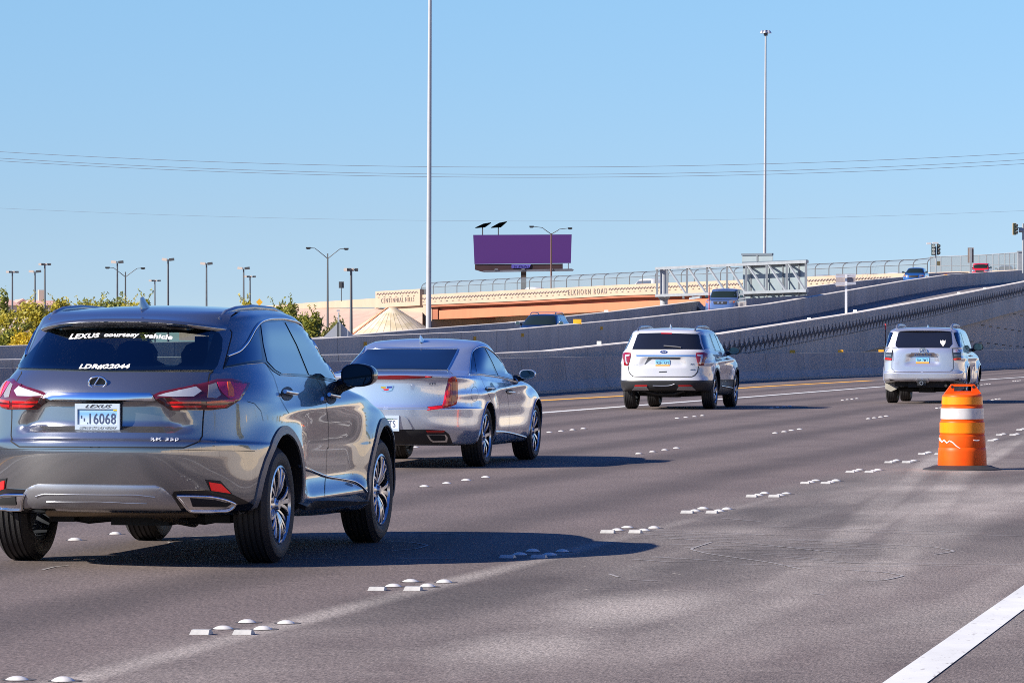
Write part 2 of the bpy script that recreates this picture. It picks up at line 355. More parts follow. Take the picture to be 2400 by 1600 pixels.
# joints as real open slots are too fine here: narrow recessed strips
near = mb.build('ramp_wall', CONC); 
CAP = m_concrete('barrier_top_sunlit', (.66, .60, .52), .12)  # paler tone painted as sunlight caught on the top edge
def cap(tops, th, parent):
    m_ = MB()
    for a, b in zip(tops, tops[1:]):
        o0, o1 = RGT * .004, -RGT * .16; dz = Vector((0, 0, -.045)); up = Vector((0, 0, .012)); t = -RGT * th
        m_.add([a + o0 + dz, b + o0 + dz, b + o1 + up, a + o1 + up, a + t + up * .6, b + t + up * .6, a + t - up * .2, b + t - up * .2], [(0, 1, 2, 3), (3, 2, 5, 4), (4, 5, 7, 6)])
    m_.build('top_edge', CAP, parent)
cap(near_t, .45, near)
tag(near, 'tall grey concrete ramp wall with a dark zigzag band rising to the right', 'wall')
# lower edge of the ramp beam is at (2013,826)-(2400,724): recess below it
mb = MB(); wall_mesh(mb, mid_t, 1.12, .4)
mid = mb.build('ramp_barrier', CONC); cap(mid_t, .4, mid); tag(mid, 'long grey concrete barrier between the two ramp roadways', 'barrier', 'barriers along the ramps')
far_t = dens(A_FAR, far_px); far2_t = dens(A_FAR, far2_px)
FB = []
mb = MB(); wall_mesh(mb, far_t, 1.6, .4, base=[p.z - 1.9 for p in far_t])
e = far_t[-1]; mb.prism([e, e + Vector((.9, -2.5, -1.1)), e + Vector((.9, -2.5, -1.5)), e + Vector((0, 0, -1.5))], -RGT * .4)
fo = mb.build('ramp_barrier', CONC); cap(far_t, .4, fo); tag(fo, 'farthest grey barrier ending in a sloped flare under the sign truss', 'barrier', 'barriers along the ramps')
mb = MB(); wall_mesh(mb, far2_t, 1.6, .4, base=[p.z - 1.9 for p in far2_t])
fo = mb.build('ramp_barrier', CONC); cap(far2_t, .4, fo); tag(fo, 'farthest grey barrier climbing from the sign truss to the fenced overpass', 'barrier', 'barriers along the ramps')
# decks
def deck(name, a0, a1, drop, Ys, t0, t1):
    V = []; 
    for Y in Ys:
        V += [RD(a0, Y, prof(t0, Y) - drop), RD(a1, Y, prof(t1, Y) - drop)]
    V2 = [v + Vector((0, 0, -.5)) for v in V]; n = len(V); mbd = MB()
    fs = [(2 * i, 2 * i + 1, 2 * i + 3, 2 * i + 2) for i in range(len(Ys) - 1)]
    mbd.add(V + V2, fs + [tuple(n + k for k in f[::-1]) for f in fs])
    return struct(mbd.build(name, RAMPROAD))
RAMPROAD = m_concrete('ramp_roadway', (.17, .15, .145), .08)
Ys = [60 + 8 * i for i in range(47)]
deck('ramp_road', A_NEAR - .43, A_MID + .0, 1.02, Ys, [p - Vector((0, 0, .75)) for p in near_t], mid_t)
far_all = sorted(far_t[:-1] + far2_t[1:], key=lambda p: p.y)
deck('ramp_road', A_MID - .4, A_FAR + .0, 1.1, Ys, mid_t, far_all)
# low median barrier in front, bending with the road
mbase = [RD(-23.2, -40), RD(-23.2, 60), RD(-23.2, 120), GP(1740, 893), GP(1900, 887), GP(2075, 879.5), GP(2300, 866.5), GP(2400, 862.5), GP(2640, 851)]
mb = MB(); prof_ = [(0, 0), (0, .08), (.14, .34), (.22, 1.0), (.40, 1.0), (.48, .34), (.62, .08), (.62, 0)]
Q = []
for i in range(len(mbase) - 1):
    for k in range(6): Q.append(mbase[i].lerp(mbase[i + 1], k / 6))
Q.append(mbase[-1])
rows = []
for i, p in enumerate(Q):
    d = (Q[min(i + 1, len(Q) - 1)] - Q[max(i - 1, 0)]).normalized(); n = Vector((-d.y, d.x, 0))
    rows.append([p + n * o + Vector((0, 0, h)) for o, h in prof_])
k = len(prof_); mb.add([v for r in rows for v in r], [(i * k + j, i * k + j + 1, (i + 1) * k + j + 1, (i + 1) * k + j) for i in range(len(rows) - 1) for j in range(k - 1)])
medo = mb.build('median_barrier', CONCM); tag(medo, 'low grey concrete median barrier running along the lanes beside the yellow line', 'barrier')
# retaining wall under the ramp beam, dash-jointed panels
RW_ = [LN(-25.2, 1950, 800), LN(-25.2, 2700, 640)]
ww = MB(); tp = [RD(-24.2, 150 + 8 * i, max(.2, prof(near_t, 150 + 8 * i) - 1.3)) for i in range(32)]
wall_mesh(ww, tp, 0, .3, base=[-.1] * len(tp))
rw = ww.build('retaining_wall', CONC2); tag(rw, 'brownish panelled retaining wall in the shade under the rising ramp', 'wall')
jm = MB()
for r in range(5):
    for c in range(22):
        Y = 196 + c * 5.2 + r * 1.5; z = .9 + r * 1.05 - (c * .055)
        if z < prof(near_t, Y) - 2.0:
            p = RD(-24.17, Y, z); jm.beam(p, p + FWD * 1.9, .02, .045)
jm.build('joint', mat('joint_shadow_gap', (.03, .027, .025), .9), rw)
# rake the beam's lower edge: beam face hangs to this line
bm_low = dens(A_NEAR, [(2013, 826), (2200, 777), (2400, 724), (2560, 682)])
# zigzag relief band on the ramp wall, and its dashed lower line
zz = MB(); ZD = mat('zigzag_relief', (.165, .15, .145), .9)  # darker tone painted as shadow in the zigzag grooves
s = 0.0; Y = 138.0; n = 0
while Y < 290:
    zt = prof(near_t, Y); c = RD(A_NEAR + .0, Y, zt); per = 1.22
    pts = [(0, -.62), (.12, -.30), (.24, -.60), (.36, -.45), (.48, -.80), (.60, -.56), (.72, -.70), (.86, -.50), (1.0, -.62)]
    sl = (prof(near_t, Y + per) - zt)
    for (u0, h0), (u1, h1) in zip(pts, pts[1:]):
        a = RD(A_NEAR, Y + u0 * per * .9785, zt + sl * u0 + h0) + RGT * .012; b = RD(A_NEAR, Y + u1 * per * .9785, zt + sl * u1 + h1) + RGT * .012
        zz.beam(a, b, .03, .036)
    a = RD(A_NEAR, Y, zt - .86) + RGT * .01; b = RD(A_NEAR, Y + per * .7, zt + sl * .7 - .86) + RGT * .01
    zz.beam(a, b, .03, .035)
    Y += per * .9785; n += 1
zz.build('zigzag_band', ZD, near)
# retroreflectors standing on the barriers
REFY = mat('yellow_reflector', (.85, .42, .02), .35); REFW = mat('white_reflector', (.8, .78, .74), .35)
def reflector(p, w, m, lab, grp, s=1.0):
    b = MB(); b.box((-w / 2, -.02, 0), (w / 2, .02, .11 * s)); b.box((-w / 2 - .015, -.03, 0), (w / 2 + .015, .03, .02))
    o = b.build('barrier_reflector', m); o.location = p; tag(o, lab, 'reflector', grp)
for i, (x, y, a) in enumerate([(1858, 824.5, 'l'), (1971, 824, 'l'), (2066, 823, 'l'), (2292, 822.5, 'l'), (2344, 822, 'l')]):
    Y = [160, 170, 178, 215, 222][i]; p = PX(x, y + 1, Y); reflector(p + Vector((0, .2, -.03)), .22, REFY, 'small yellow reflector on top of the low median barrier', 'yellow reflectors on the low barrier', 1.1)
for i, (x, y, lab) in enumerate([(1353, 758, 'yellow reflector on the middle barrier just right of the dark descending car'), (2017, 678, 'yellow reflector on the middle barrier right of the white sign post'), (2216, 645, 'yellow reflector on the middle barrier between the blue and red vehicles')]):
    p = LN(A_MID - .15, x, y + 2); reflector(p, .34 if i == 0 else .28, REFY, lab, 'yellow reflectors on the middle barrier', 2.0 if i == 0 else 1.2)
for i, (x, y, lab) in enumerate([(1404, 808, 'white reflector on the ramp wall between the silver sedan and the white vehicle'), (1896, 750, 'white reflector on the ramp wall left of the white sign post'),
                                 (2004, 731, 'white reflector on the ramp wall just right of the white sign post'), (2247, 688, 'white reflector on the ramp wall above the silver vehicle'), (2308, 677, 'white reflector on the ramp wall nearest the right edge')]):
    p = LN(A_NEAR - .2, x, y + 2); reflector(p, .14 + .012 * i, REFW, lab, 'white reflectors on the ramp wall', 1.3)
reflector(LN(A_FAR - .1, 1421, 733), .22, REFW, 'white reflector on the farthest barrier in front of the orange girder', 'white reflectors on the far barrier', 1.4)
for x, y, lab in [(855, 806, 'above the silver sedan roof on the left'), (1112, 793, 'above the silver sedan roof on the right'), (1224, 785, 'right of the silver sedan roof'), (1409, 769, 'left of the white vehicle roof')]:
    p = LN(A_MID + .03, x, y); b = MB(); b.box((-.07, -.03, -.07), (.07, .03, .07)); o = b.build('barrier_reflector', REFY); o.location = p
    tag(o, 'tiny yellow reflector on the middle barrier face ' + lab, 'reflector', 'yellow reflectors on the barrier face')

# ------------------------------------------------------------------ overpass
BA, BB = PX(1950, 0, 444), PX(1080, 0, 521)
BA.z = BB.z = 0; BD = (BB - BA)
BDn = BD.normalized(); BN = Vector((-BDn.y, BDn.x, 0))
if BN.y < 0: BN = -BN                                        # away from the viewer
def BL(x, y, off=0.0):
    """point seen at (x, y) on the overpass' front plane, moved off metres back"""
    O = BA + BN * off; r = (x - 1200) / F
    t = (r * O.y - O.x) / (BD.x - r * BD.y); p = O + BD * t
    return PX(x, y, p.y)
def bslab(mbx, top, bot, thick, off=0.0, mi=0):
    """top/bot: pixel polylines with the same x's"""
    for (x0, y0), (x1, y1), (_, w0), (_, w1) in zip(top, top[1:], bot, bot[1:]):
        a, b, c, d = BL(x0, w0, off), BL(x1, w1, off), BL(x1, y1, off), BL(x0, y0, off)
        t = BN * thick
        mbx.add([a, b, c, d, a + t, b + t, c + t, d + t], [(0, 1, 2, 3), (7, 6, 5, 4), (3, 2, 6, 7), (0, 4, 5, 1), (0, 3, 7, 4), (1, 5, 6, 2)], mi)
over = empty('overpass', (BB.x, BB.y, 0)); tag(over, 'cream concrete road overpass with orange girder and zigzag parapet', 'bridge')
def inv(o): o.parent = over; o.matrix_parent_inverse = over.matrix_world.inverted(); return o
over.location = (0, 0, 0)
pt = [(984, 691), (1200, 680), (1450, 667.3), (1740, 655.7), (1960, 645.5), (2119, 640), (2400, 632)]
pb = [(984, 715), (1200, 706), (1450, 692.5), (1740, 684), (1960, 676), (2119, 668), (2400, 665)]
m_ = MB(); bslab(m_, pt, pb, .45); m_.build('parapet', CREAM, over)
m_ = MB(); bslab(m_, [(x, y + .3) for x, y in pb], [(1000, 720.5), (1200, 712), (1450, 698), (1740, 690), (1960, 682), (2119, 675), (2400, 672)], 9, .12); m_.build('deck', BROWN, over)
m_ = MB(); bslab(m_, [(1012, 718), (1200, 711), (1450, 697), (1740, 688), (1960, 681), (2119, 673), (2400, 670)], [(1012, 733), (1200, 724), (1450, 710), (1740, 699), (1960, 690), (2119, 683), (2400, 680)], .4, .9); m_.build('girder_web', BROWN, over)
m_ = MB(); bslab(m_, [(1029, 727.5), (1080, 724), (1250, 717), (1530, 704), (1740, 697), (1960, 688), (2119, 680), (2400, 677)], [(1034, 747.5), (1080, 746), (1250, 737.5), (1530, 724), (1740, 717), (1960, 708), (2119, 700), (2400, 697)], .6, .45); m_.build('girder', ORANGE, over)
m_ = MB(); bslab(m_, [(1012, 746), (1250, 738), (1530, 724), (1960, 708)], [(1012, 778), (1250, 776), (1530, 765), (1960, 740)], .6, 9.0); m_.build('abutment', CONC2, over)
m_ = MB(); bslab(m_, [(984, 715), (1012, 714)], [(984, 800), (1012, 800)], 12, .5)
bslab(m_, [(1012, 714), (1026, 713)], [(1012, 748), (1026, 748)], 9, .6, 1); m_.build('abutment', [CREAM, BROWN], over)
# name block and wing wall
m_ = MB(); bslab(m_, [(880, 682.7), (984, 677)], [(880, 721.5), (984, 715.5)], .9, -.35); m_.build('name_block', CREAM, over)
m_ = MB(); bslab(m_, [(594, 718), (640, 715.5), (760, 706.5), (878, 699)], [(594, 722), (640, 724), (760, 722), (878, 720)], .4, 0.0)
bslab(m_, [(878, 699), (881, 699)], [(878, 722), (881, 722)], .4); m_.build('wing_wall', CREAM, over)
m_ = MB(); bslab(m_, [(905, 720.5), (984, 715.5), (998, 715)], [(905, 790), (984, 800), (998, 800)], .5, .1); m_.build('return_wall', CREAM, over)
# zigzag motif + dashes
def bzig(x0, x1, f, off, sc=1.0):
    zb = MB(); x = x0
    mot = [(0, 0), (3.2, -3.6), (5.6, .9), (8.2, -1.4), (10.2, -3.0), (13.8, 1.2)]
    while x < x1:
        for (u0, h0), (u1, h1) in zip(mot, mot[1:]):
            a = BL(x + u0, f(x + u0) + h0 * sc, off); b = BL(x + u1, f(x + u1) + h1 * sc, off); zb.beam(a, b, .11, .07)
        a = BL(x + 2, f(x) + 6.2, off); b = BL(x + 6, f(x + 6) + 6.2, off); zb.beam(a, b, .10, .05)
        x += 13.8
    return zb
def lerpf(P):
    def f(x):
        for (a, b), (c, d) in zip(P, P[1:]):
            if x <= c: return b + (d - b) * (x - a) / (c - a)
        return P[-1][1]
    return f
fpt = lerpf(pt)
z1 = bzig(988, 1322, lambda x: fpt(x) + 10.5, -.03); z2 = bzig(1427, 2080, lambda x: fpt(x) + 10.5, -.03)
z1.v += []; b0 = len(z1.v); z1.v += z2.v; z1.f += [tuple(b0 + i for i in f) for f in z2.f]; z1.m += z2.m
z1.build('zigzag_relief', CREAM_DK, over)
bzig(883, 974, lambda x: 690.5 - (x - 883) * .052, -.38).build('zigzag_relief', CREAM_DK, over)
# ---- text helper
def text_mesh(s, font_off=0.0, ext=0.0, space=1.0):
    cu = bpy.data.curves.new('lettering', 'FONT'); cu.body = s; cu.size = 1.0; cu.offset = font_off; cu.extrude = ext; cu.resolution_u = 3; cu.space_character = space
    o = bpy.data.objects.new('lettering', cu); sc.collection.objects.link(o)
    bpy.context.view_layer.update(); dg = bpy.context.evaluated_depsgraph_get()
    me = bpy.data.meshes.new_from_object(o.evaluated_get(dg)); bpy.data.objects.remove(o); bpy.data.curves.remove(cu)
    xs = [v.co.x for v in me.vertices]; ys = [v.co.y for v in me.vertices]
    x0, x1, y0, y1 = min(xs), max(xs), min(ys), max(ys)
    for v in me.vertices: v.co.x = (v.co.x - x0) / (x1 - x0); v.co.y = (v.co.y - y0) / (y1 - y0)
    return me
def map_text(s, fn, name, m, parent, off=0.0, space=1.0, ext=.01):
    """fn(u, v) -> point; u, v in 0..1 over the text's box"""
    me = text_mesh(s, off, ext, space)
    for v in me.vertices:
        e = v.co.z; v.co = fn(v.co.x, v.co.y, e)
    return link(name, me, m, parent)
def btext(s, x0, x1, ytop0, ytop1, h, off, space=1.25):
    def fn(u, v, e):
        x = x0 + (x1 - x0) * u; yt = ytop0 + (ytop1 - ytop0) * u; return BL(x, yt + h * (1 - v), off - (.03 if e > 0 else 0))
    map_text(s, fn, 'lettering', CREAM_DK, over, -.005, space)
btext('ELKHORN ROAD', 1331, 1422, 679.0, 674.5, 13, -.03, 1.45)
btext('CENTENNIAL HILLS', 893, 970, 699.5, 695.5, 10.5, -.38, 1.3)
# chain link fence
mm, N, L, P = nt('chain_link'); P.inputs['Base Color'].default_value = (.20, .22, .23, 1); P.inputs['Roughness'].default_value = .5; P.inputs['Metallic'].default_value = .3
tr = N.new('ShaderNodeBsdfTransparent'); mx = N.new('ShaderNodeMixShader'); mx.inputs[0].default_value = .42
L.new(tr.outputs[0], mx.inputs[1]); L.new(P.outputs[0], mx.inputs[2]); L.new(mx.outputs[0], N['Material Output'].inputs[0]); CHAIN = mm
ftop = lerpf([(984, 663), (1080, 657.5), (1530, 635), (1890, 619), (2150, 607), (2184, 602)])
FPOST = mat('fence_post_steel', (.13, .135, .14), .5, .2)
fen = empty('chain_link_fence'); tag(fen, 'curved-top chain link fence along the overpass parapet', 'fence')
def fpost(x):
    yb = fpt(x) + 1; yt = ftop(x); H = yb - yt; pts = []
    for t in (0, .35, .6): pts.append(BL(x, yb - H * t, .2))
    base = BL(x, yb, .2); top = BL(x, yt, .2); hz = top.z - base.z
    c = base + Vector((0, 0, hz * .6)); R = hz * .4
    for k in (1, 2, 3, 4): 
        a = math.radians(80) * k / 4; pts.append(c + Vector((0, 0, R * math.sin(a))) + BN * (R * 1.35 * (1 - math.cos(a))))
    return pts
x = 988; FP = []
while x < 2180: FP.append(fpost(x)); x += 27.5 + (x - 988) * .0052
for P_ in FP:
    b = MB(); b.tube(P_, .055, 5); b.build('post', FPOST, fen)
pm = MB(); k = len(FP[0]); pm.add([p for P_ in FP for p in P_], [(i * k + j, i * k + j + 1, (i + 1) * k + j + 1, (i + 1) * k + j) for i in range(len(FP) - 1) for j in range(k - 1)])
pm.build('mesh_panel', CHAIN, fen)
rl = MB(); rl.tube([P_[2] for P_ in FP], .03, 4); rl.tube([P_[-1] for P_ in FP], .045, 4); rl.build('rail', FPOST, fen)
# straight tall fence at the right
fen2 = empty('chain_link_fence'); tag(fen2, 'tall straight chain link fence at the right end of the overpass', 'fence')
SP = [(2180, 602), (2205, 601), (2230, 600.5), (2252, 599.8), (2276, 599), (2294, 598), (2312, 597), (2327, 596), (2341, 595), (2355, 594), (2366, 593.3), (2377, 592.8), (2385, 592.5)]
rows = [(BL(x, 641, .2), BL(x, y, .2)) for x, y in SP]
for a, b_ in rows:
    b = MB(); b.tube([a, b_], .05, 5); b.build('post', GALV, fen2)
pm = MB()
for (a, b_), (c, d) in zip(rows, rows[1:]): pm.add([a, c, d, b_], [(0, 1, 2, 3)])
pm.add([v + BN * .06 for v in (rows[0][0], rows[-1][0], rows[-1][1], rows[0][1])], [(0, 1, 2, 3)])
pm.build('mesh_panel', CHAIN, fen2)
rl = MB(); rl.tube([b_ for a, b_ in rows], .045, 4); rl.tube([a.lerp(b_, .45) for a, b_ in rows], .03, 4); rl.build('rail', GALV, fen2)
b = MB(); p = BL(2392, 660, 0); q = BL(2392, 591, 0); b.box((p.x - .28, p.y - .28, p.z), (p.x + .28, p.y + .28, q.z)); b.box((p.x - .36, p.y - .36, q.z + .003), (p.x + .36, p.y + .36, q.z + .12))
tag(b.build('fence_pillar', GALV), 'square grey end pillar of the tall fence at the right edge', 'pillar')

# ------------------------------------------------------------------ approach slope and slope paving
SLOPE = mat('pinkish_gravel_slope', (.43, .30, .235), .95, var=.12, vscale=.4, bump=.4, bscale=4)
me = MB()
tops = [BL(x, y, .3) for x, y in ((420, 724), (594, 722), (760, 722), (880, 721.5), (990, 730))]
bots = [PX(420, 797, 535), PX(594, 799, 530), PX(760, 799, 522), PX(880, 799, 514), PX(990, 799, 512)]
for i in range(len(tops) - 1):
    for k in range(8):
        a, b, c, d = (tops[i].lerp(bots[i], k / 8), tops[i + 1].lerp(bots[i + 1], k / 8), tops[i + 1].lerp(bots[i + 1], (k + 1) / 8), tops[i].lerp(bots[i], (k + 1) / 8))
        me.add([a, b, c, d], [(0, 1, 2, 3)])
struct(me.build('embankment', SLOPE))
mm, N, L, P = nt('slope_paving')
tc = N.new('ShaderNodeTexCoord'); n = N.new('ShaderNodeTexNoise'); n.inputs['Scale'].default_value = .6; n.inputs['Detail'].default_value = 5; L.new(tc.outputs['Object'], n.inputs[0])
r = N.new('ShaderNodeValToRGB'); r.color_ramp.elements[0].position = .42; r.color_ramp.elements[0].color = (.50, .41, .26, 1); r.color_ramp.elements[1].position = .5; r.color_ramp.elements[1].color = (.60, .50, .36, 1); L.new(n.outputs[0], r.inputs[0]); L.new(r.outputs[0], P.inputs['Base Color']); P.inputs['Roughness'].default_value = .9
apex = PX(917, 721, 503); cone = empty('paved_slope'); tag(cone, 'cream cone-shaped slope paving with radial joints beside the overpass', 'slope paving')
cm = MB(); R0 = 9.5; ns = 22; zb = -.1
ang = lambda k: math.radians(180 + 10 + 200 * k / ns - 20)
ring = [Vector((apex.x + R0 * math.cos(ang(k)), apex.y + R0 * math.sin(ang(k)), zb)) for k in range(ns + 1)]
rt = [Vector((apex.x + .6 * math.cos(ang(k)), apex.y + .6 * math.sin(ang(k)), apex.z)) for k in range(ns + 1)]
for k in range(ns):
    q = .0; a, b, c, d = ring[k], ring[k + 1], rt[k + 1], rt[k]
    cm.add([a.lerp(b, q / 3), b.lerp(a, q / 3), c, d], [(0, 1, 2, 3)])
cm.add(rt + [apex], [tuple(range(ns + 2))])
cm.build('paving', mm, cone)
gm = MB()
for k in range(0, ns + 1): gm.beam(ring[k] + Vector((0, 0, .0)), rt[k].lerp(ring[k], .12) + Vector((0, 0, .0)), .045, .03)
gm.build('joint', mat('paving_joint', (.36, .29, .19), .9), cone)
sm_ = MB(); k = 5; sm_.beam(ring[k] .lerp(rt[k], .35) + Vector((0, -.12, .03)), rt[k] + Vector((0, -.12, .03)), .42, .05); sm_.build('stripe', mat('orange_stripe', (.62, .22, .12), .8), cone)

# ------------------------------------------------------------------ high masts and lamps
def mast(x, xt, ybase, Y, r0, r1, top_y, lab, lean=0, head=True):
    b0 = PX(x, 800, Y); b0.z = 0; t0 = PX(xt, top_y, Y); o = empty('high_mast', b0); tag(o, lab, 'light mast', 'tall galvanised light masts')
    b = MB(); n = 12; pts = [Vector((0, 0, 0)).lerp(t0 - b0, i / n) for i in range(n + 1)]
    b.tube(pts, [r0 + (r1 - r0) * i / n for i in range(n + 1)], 16); po = b.build('pole', GALVS, o, 40)
    if head:
        T = t0 - b0; h = MB(); h.tube([T + Vector((0, 0, -.1)), T + Vector((0, 0, .5))], .22, 12); h.build('lowering_ring', DKPOLE, o, 40)
        for k in range(6):
            a = math.radians(60 * k + 20); c = T + Vector((.42 * math.cos(a), .42 * math.sin(a), .25)); l = MB()
            l.lathe([(0.0, .22), (.12, .2), (.24, .02), (.27, -.08), (.0, -.09)], 14, Matrix.Translation(c) @ Matrix.Rotation(math.radians(90), 4, 'X'))
            l.tube([T + Vector((0, 0, .3)), c + Vector((0, 0, .15))], .03, 5)
            l.build('lamp', mat('lamp_housing', (.5, .5, .52), .3, .6), o, 40)
GALVS = mat('mast_steel', (.34, .35, .37), .5, .15, var=.06, vscale=1)
mast(1004, 1009, 770, 300, .205, .105, -260, 'tall steel light mast running off the top of the picture', head=False)
mast(1791, 1794.6, 600, 450, .215, .095, 82, 'tall steel light mast with a ring of lamps beyond the sign truss')

def parking_lamp(x, ytop, ybot, Y, kind, lab, w=26):
    b0 = PX(x, 800, Y); b0.z = 0; H = CH + (800 - ytop) * Y / F; s = Y / F
    o = empty('parking_lamp', b0); tag(o, lab, 'street lamp', 'twin-head car park lamps')
    b = MB(); b.tube([(0, 0, 0), (0, 0, H - .1)], [.13, .085], 8); b.build('pole', LAMPPOLE, o, 40)
    hw = w * s / 2
    m1 = mat('lamp_head_pale', (.55, .48, .42), .5)
    if kind == 0:
        for sx in (-1, 1):
            h = MB(); M = Matrix.Translation((sx * hw * .62, 0, H)) @ Matrix.Rotation(math.radians(-6 * sx), 4, 'Y')
            h.box((-hw * .42, -.28, -.14), (hw * .42, .28, .13), M); h.tube([(0, 0, H - .03), (sx * hw * .3, 0, H)], .05, 6)
            h.build('lamp_head', (m1 if sx < 0 else DKPOLE), o)
    else:
        for q, (u, mt) in enumerate(((-.8, m1), (-.35, DKPOLE), (.1, m1), (.7, DKPOLE))):
            h = MB(); h.box((u * hw - hw * .24, -.3 + .2 * q, H - .12), (u * hw + hw * .24, .3 + .2 * q, H + .1)); h.tube([(0, 0, H - .02), (u * hw, .2 * q, H)], .04, 5)
            h.build('lamp_head', mt, o)
LAMPPOLE = mat('lamp_pole_grey', (.10, .11, .12), .5, .4)
PL = [(29, 637, 1, 470, 'first car park lamp from the left edge, low above the houses'), (82, 636, 0, 480, 'second car park lamp from the left edge above the tree tops'), (105, 619, 1, 430, 'third car park lamp from the left edge, taller than its neighbours'),
      (275, 614, 0, 440, 'pale-headed car park lamp just behind the left double-arm street lamp'), (363, 657.5, 1, 560, 'shortest car park lamp, right of the left double-arm street lamp'), (394, 608, 0, 420, 'tallest car park lamp standing above the dark grey vehicle'),
      (484, 617.5, 0, 440, 'lone car park lamp midway above the dark grey vehicle roof'), (571, 628.5, 0, 460, 'car park lamp standing just left of a shorter one'), (586, 648, 1, 520, 'shorter car park lamp overlapping the taller lamp beside the yellow sign'),
      (823, 631.5, 1, 300, 'car park lamp in front of the cream cone slope')]
for x, y, kd, Y, lab in PL: parking_lamp(x, y, 700, Y, kd, lab, 27 if x != 823 else 33)

def double_lamp(x, yj, ytop, tips, ybase_z, Y, lab, curved=False, red=False):
    s = Y / F; b0 = PX(x, 800, Y); b0.z = ybase_z; zj = CH + (800 - yj) * s
    o = empty('street_lamp', b0); tag(o, lab, 'street lamp', 'double-arm street lamps')
    b = MB(); b.tube([(0, 0, 0), (0, 0, zj - ybase_z)], [.13, .09], 8)
    b.tube([(0, 0, zj - ybase_z), (0, 0, CH + (800 - ytop) * s - ybase_z)], .07, 8)
    b.build('pole', mat('rusty_lamp_pole', (.16, .09, .07), .6, .3) if red else DKPOLE, o, 40)
    for tx, ty in tips:
        e = Vector(((tx - x) * s, 0, CH + (800 - ty) * s - ybase_z)); j = Vector((0, 0, zj - ybase_z)); sg = 1 if tx > x else -1
        a = MB(); mid_ = Vector((e.x * .75, 0, j.z + (e.z - j.z) * .97)) if not curved else Vector((e.x * .5, 0, j.z + (e.z - j.z) * .85))
        q1 = Vector((e.x * .38, 0, j.z + (e.z - j.z) * (.5 if not curved else .62)))
        a.tube([j, q1, mid_, e], [.06, .05, .045, .04], 6); a.build('arm', DKPOLE, o, 40)
        h = MB(); h.box((e.x - (.0 if sg > 0 else .55), -.15, e.z - .11), (e.x + (.55 if sg > 0 else .0), .15, e.z + .09)); h.box((e.x - (-.1 if sg > 0 else .45), -.11, e.z - .16), (e.x + (.45 if sg > 0 else -.1), .11, e.z - .113)); h.build('lamp_head', BLACK, o)
double_lamp(294, 649, 637, [(257, 627), (330, 628.5)], 0, 520, 'double-arm street lamp above the trees on the left')
double_lamp(768, 606, 594, [(728, 581), (806, 583)], 3, 480, 'double-arm street lamp standing on the cream wing wall')
double_lamp(1292, 549, 547, [(1251, 531), (1331, 535)], 5.8, 514, 'double-arm street lamp with curved arms in front of the purple billboard', True, True)

# ------------------------------------------------------------------ billboard
bb = empty('billboard', PX(1227, 800, 607)); bb.location.z = 0; tag(bb, 'blank purple billboard with dark red skirt and two solar panels on top', 'billboard')
B0 = bb.location.copy(); rel = lambda x, y, d=0.0: PX(x, y, 607 + d) - B0
def slab_px(mbx, pts, Y0, d, M0=B0): 
    P_ = [PX(x, y, 607 + Y0) - M0 for x, y in pts]; mbx.prism(P_, (0, d, 0))
b = MB(); slab_px(b, [(1109, 550.5), (1340, 549.5), (1338, 616.5), (1112, 619)], 0, .35); b.build('panel', mat('purple_vinyl', (.052, .008, .122), .75), bb)
b = MB(); slab_px(b, [(1113, 619.5), (1319, 618), (1319, 632), (1130, 637), (1113, 632)], .15, .6); b.build('skirt', mat('dark_red_skirt', (.035, .012, .014), .7, var=.25, vscale=.7), bb)
b = MB(); slab_px(b, [(1221, 632), (1233.5, 632), (1233.5, 720), (1221, 720)], .6, .8); b.build('post', mat('brown_steel_post', (.05, .033, .028), .6), bb)
b = MB(); slab_px(b, [(1133, 634), (1340, 629.5), (1345, 632), (1343, 635), (1133, 638)], -1.2, .9)
for x in (1163, 1226, 1292): slab_px(b, [(x - 5, 633), (x - 3, 629), (x + 3, 629), (x + 5, 633)], -1.3, .3)
slab_px(b, [(1331, 617), (1333, 617), (1333, 631), (1331, 631)], .1, .2); b.build('catwalk', mat('catwalk_steel', (.13, .13, .15), .5, .3, var=.4, vscale=.5), bb)
b = MB(); slab_px(b, [(1199, 620.5), (1244, 620), (1240, 628), (1199, 628)], .0, .12); b.build('name_plate', mat('blue_plate', (.12, .10, .45), .5), bb)
def fnb(u, v, e): return PX(1201 + 39 * u, 621.5 + 5.2 * (1 - v), 606.9) - B0
map_text('OUTFRONT', fnb, 'lettering', mat('white_letters', (.75, .75, .78), .5), bb, .01)
for x0, dy in ((1131, 0), (1168, -1)):
    b = MB(); b.prism([rel(x0 - 17, 535 + dy * .5), rel(x0 + 2, 526 + dy * 2), rel(x0 + 20, 523 + dy * 2.5), rel(x0 + 6, 533)], (0, .0, .12)); b.build('solar_panel', mat('solar_cells', (.02, .035, .09), .2), bb)
    b = MB(); slab_px(b, [(x0 - 1.3, 531), (x0 + 1.3, 531), (x0 + 1.3, 550.5), (x0 - 1.3, 550.5)], .1, .15); b.build('panel_stand', DKPOLE, bb)

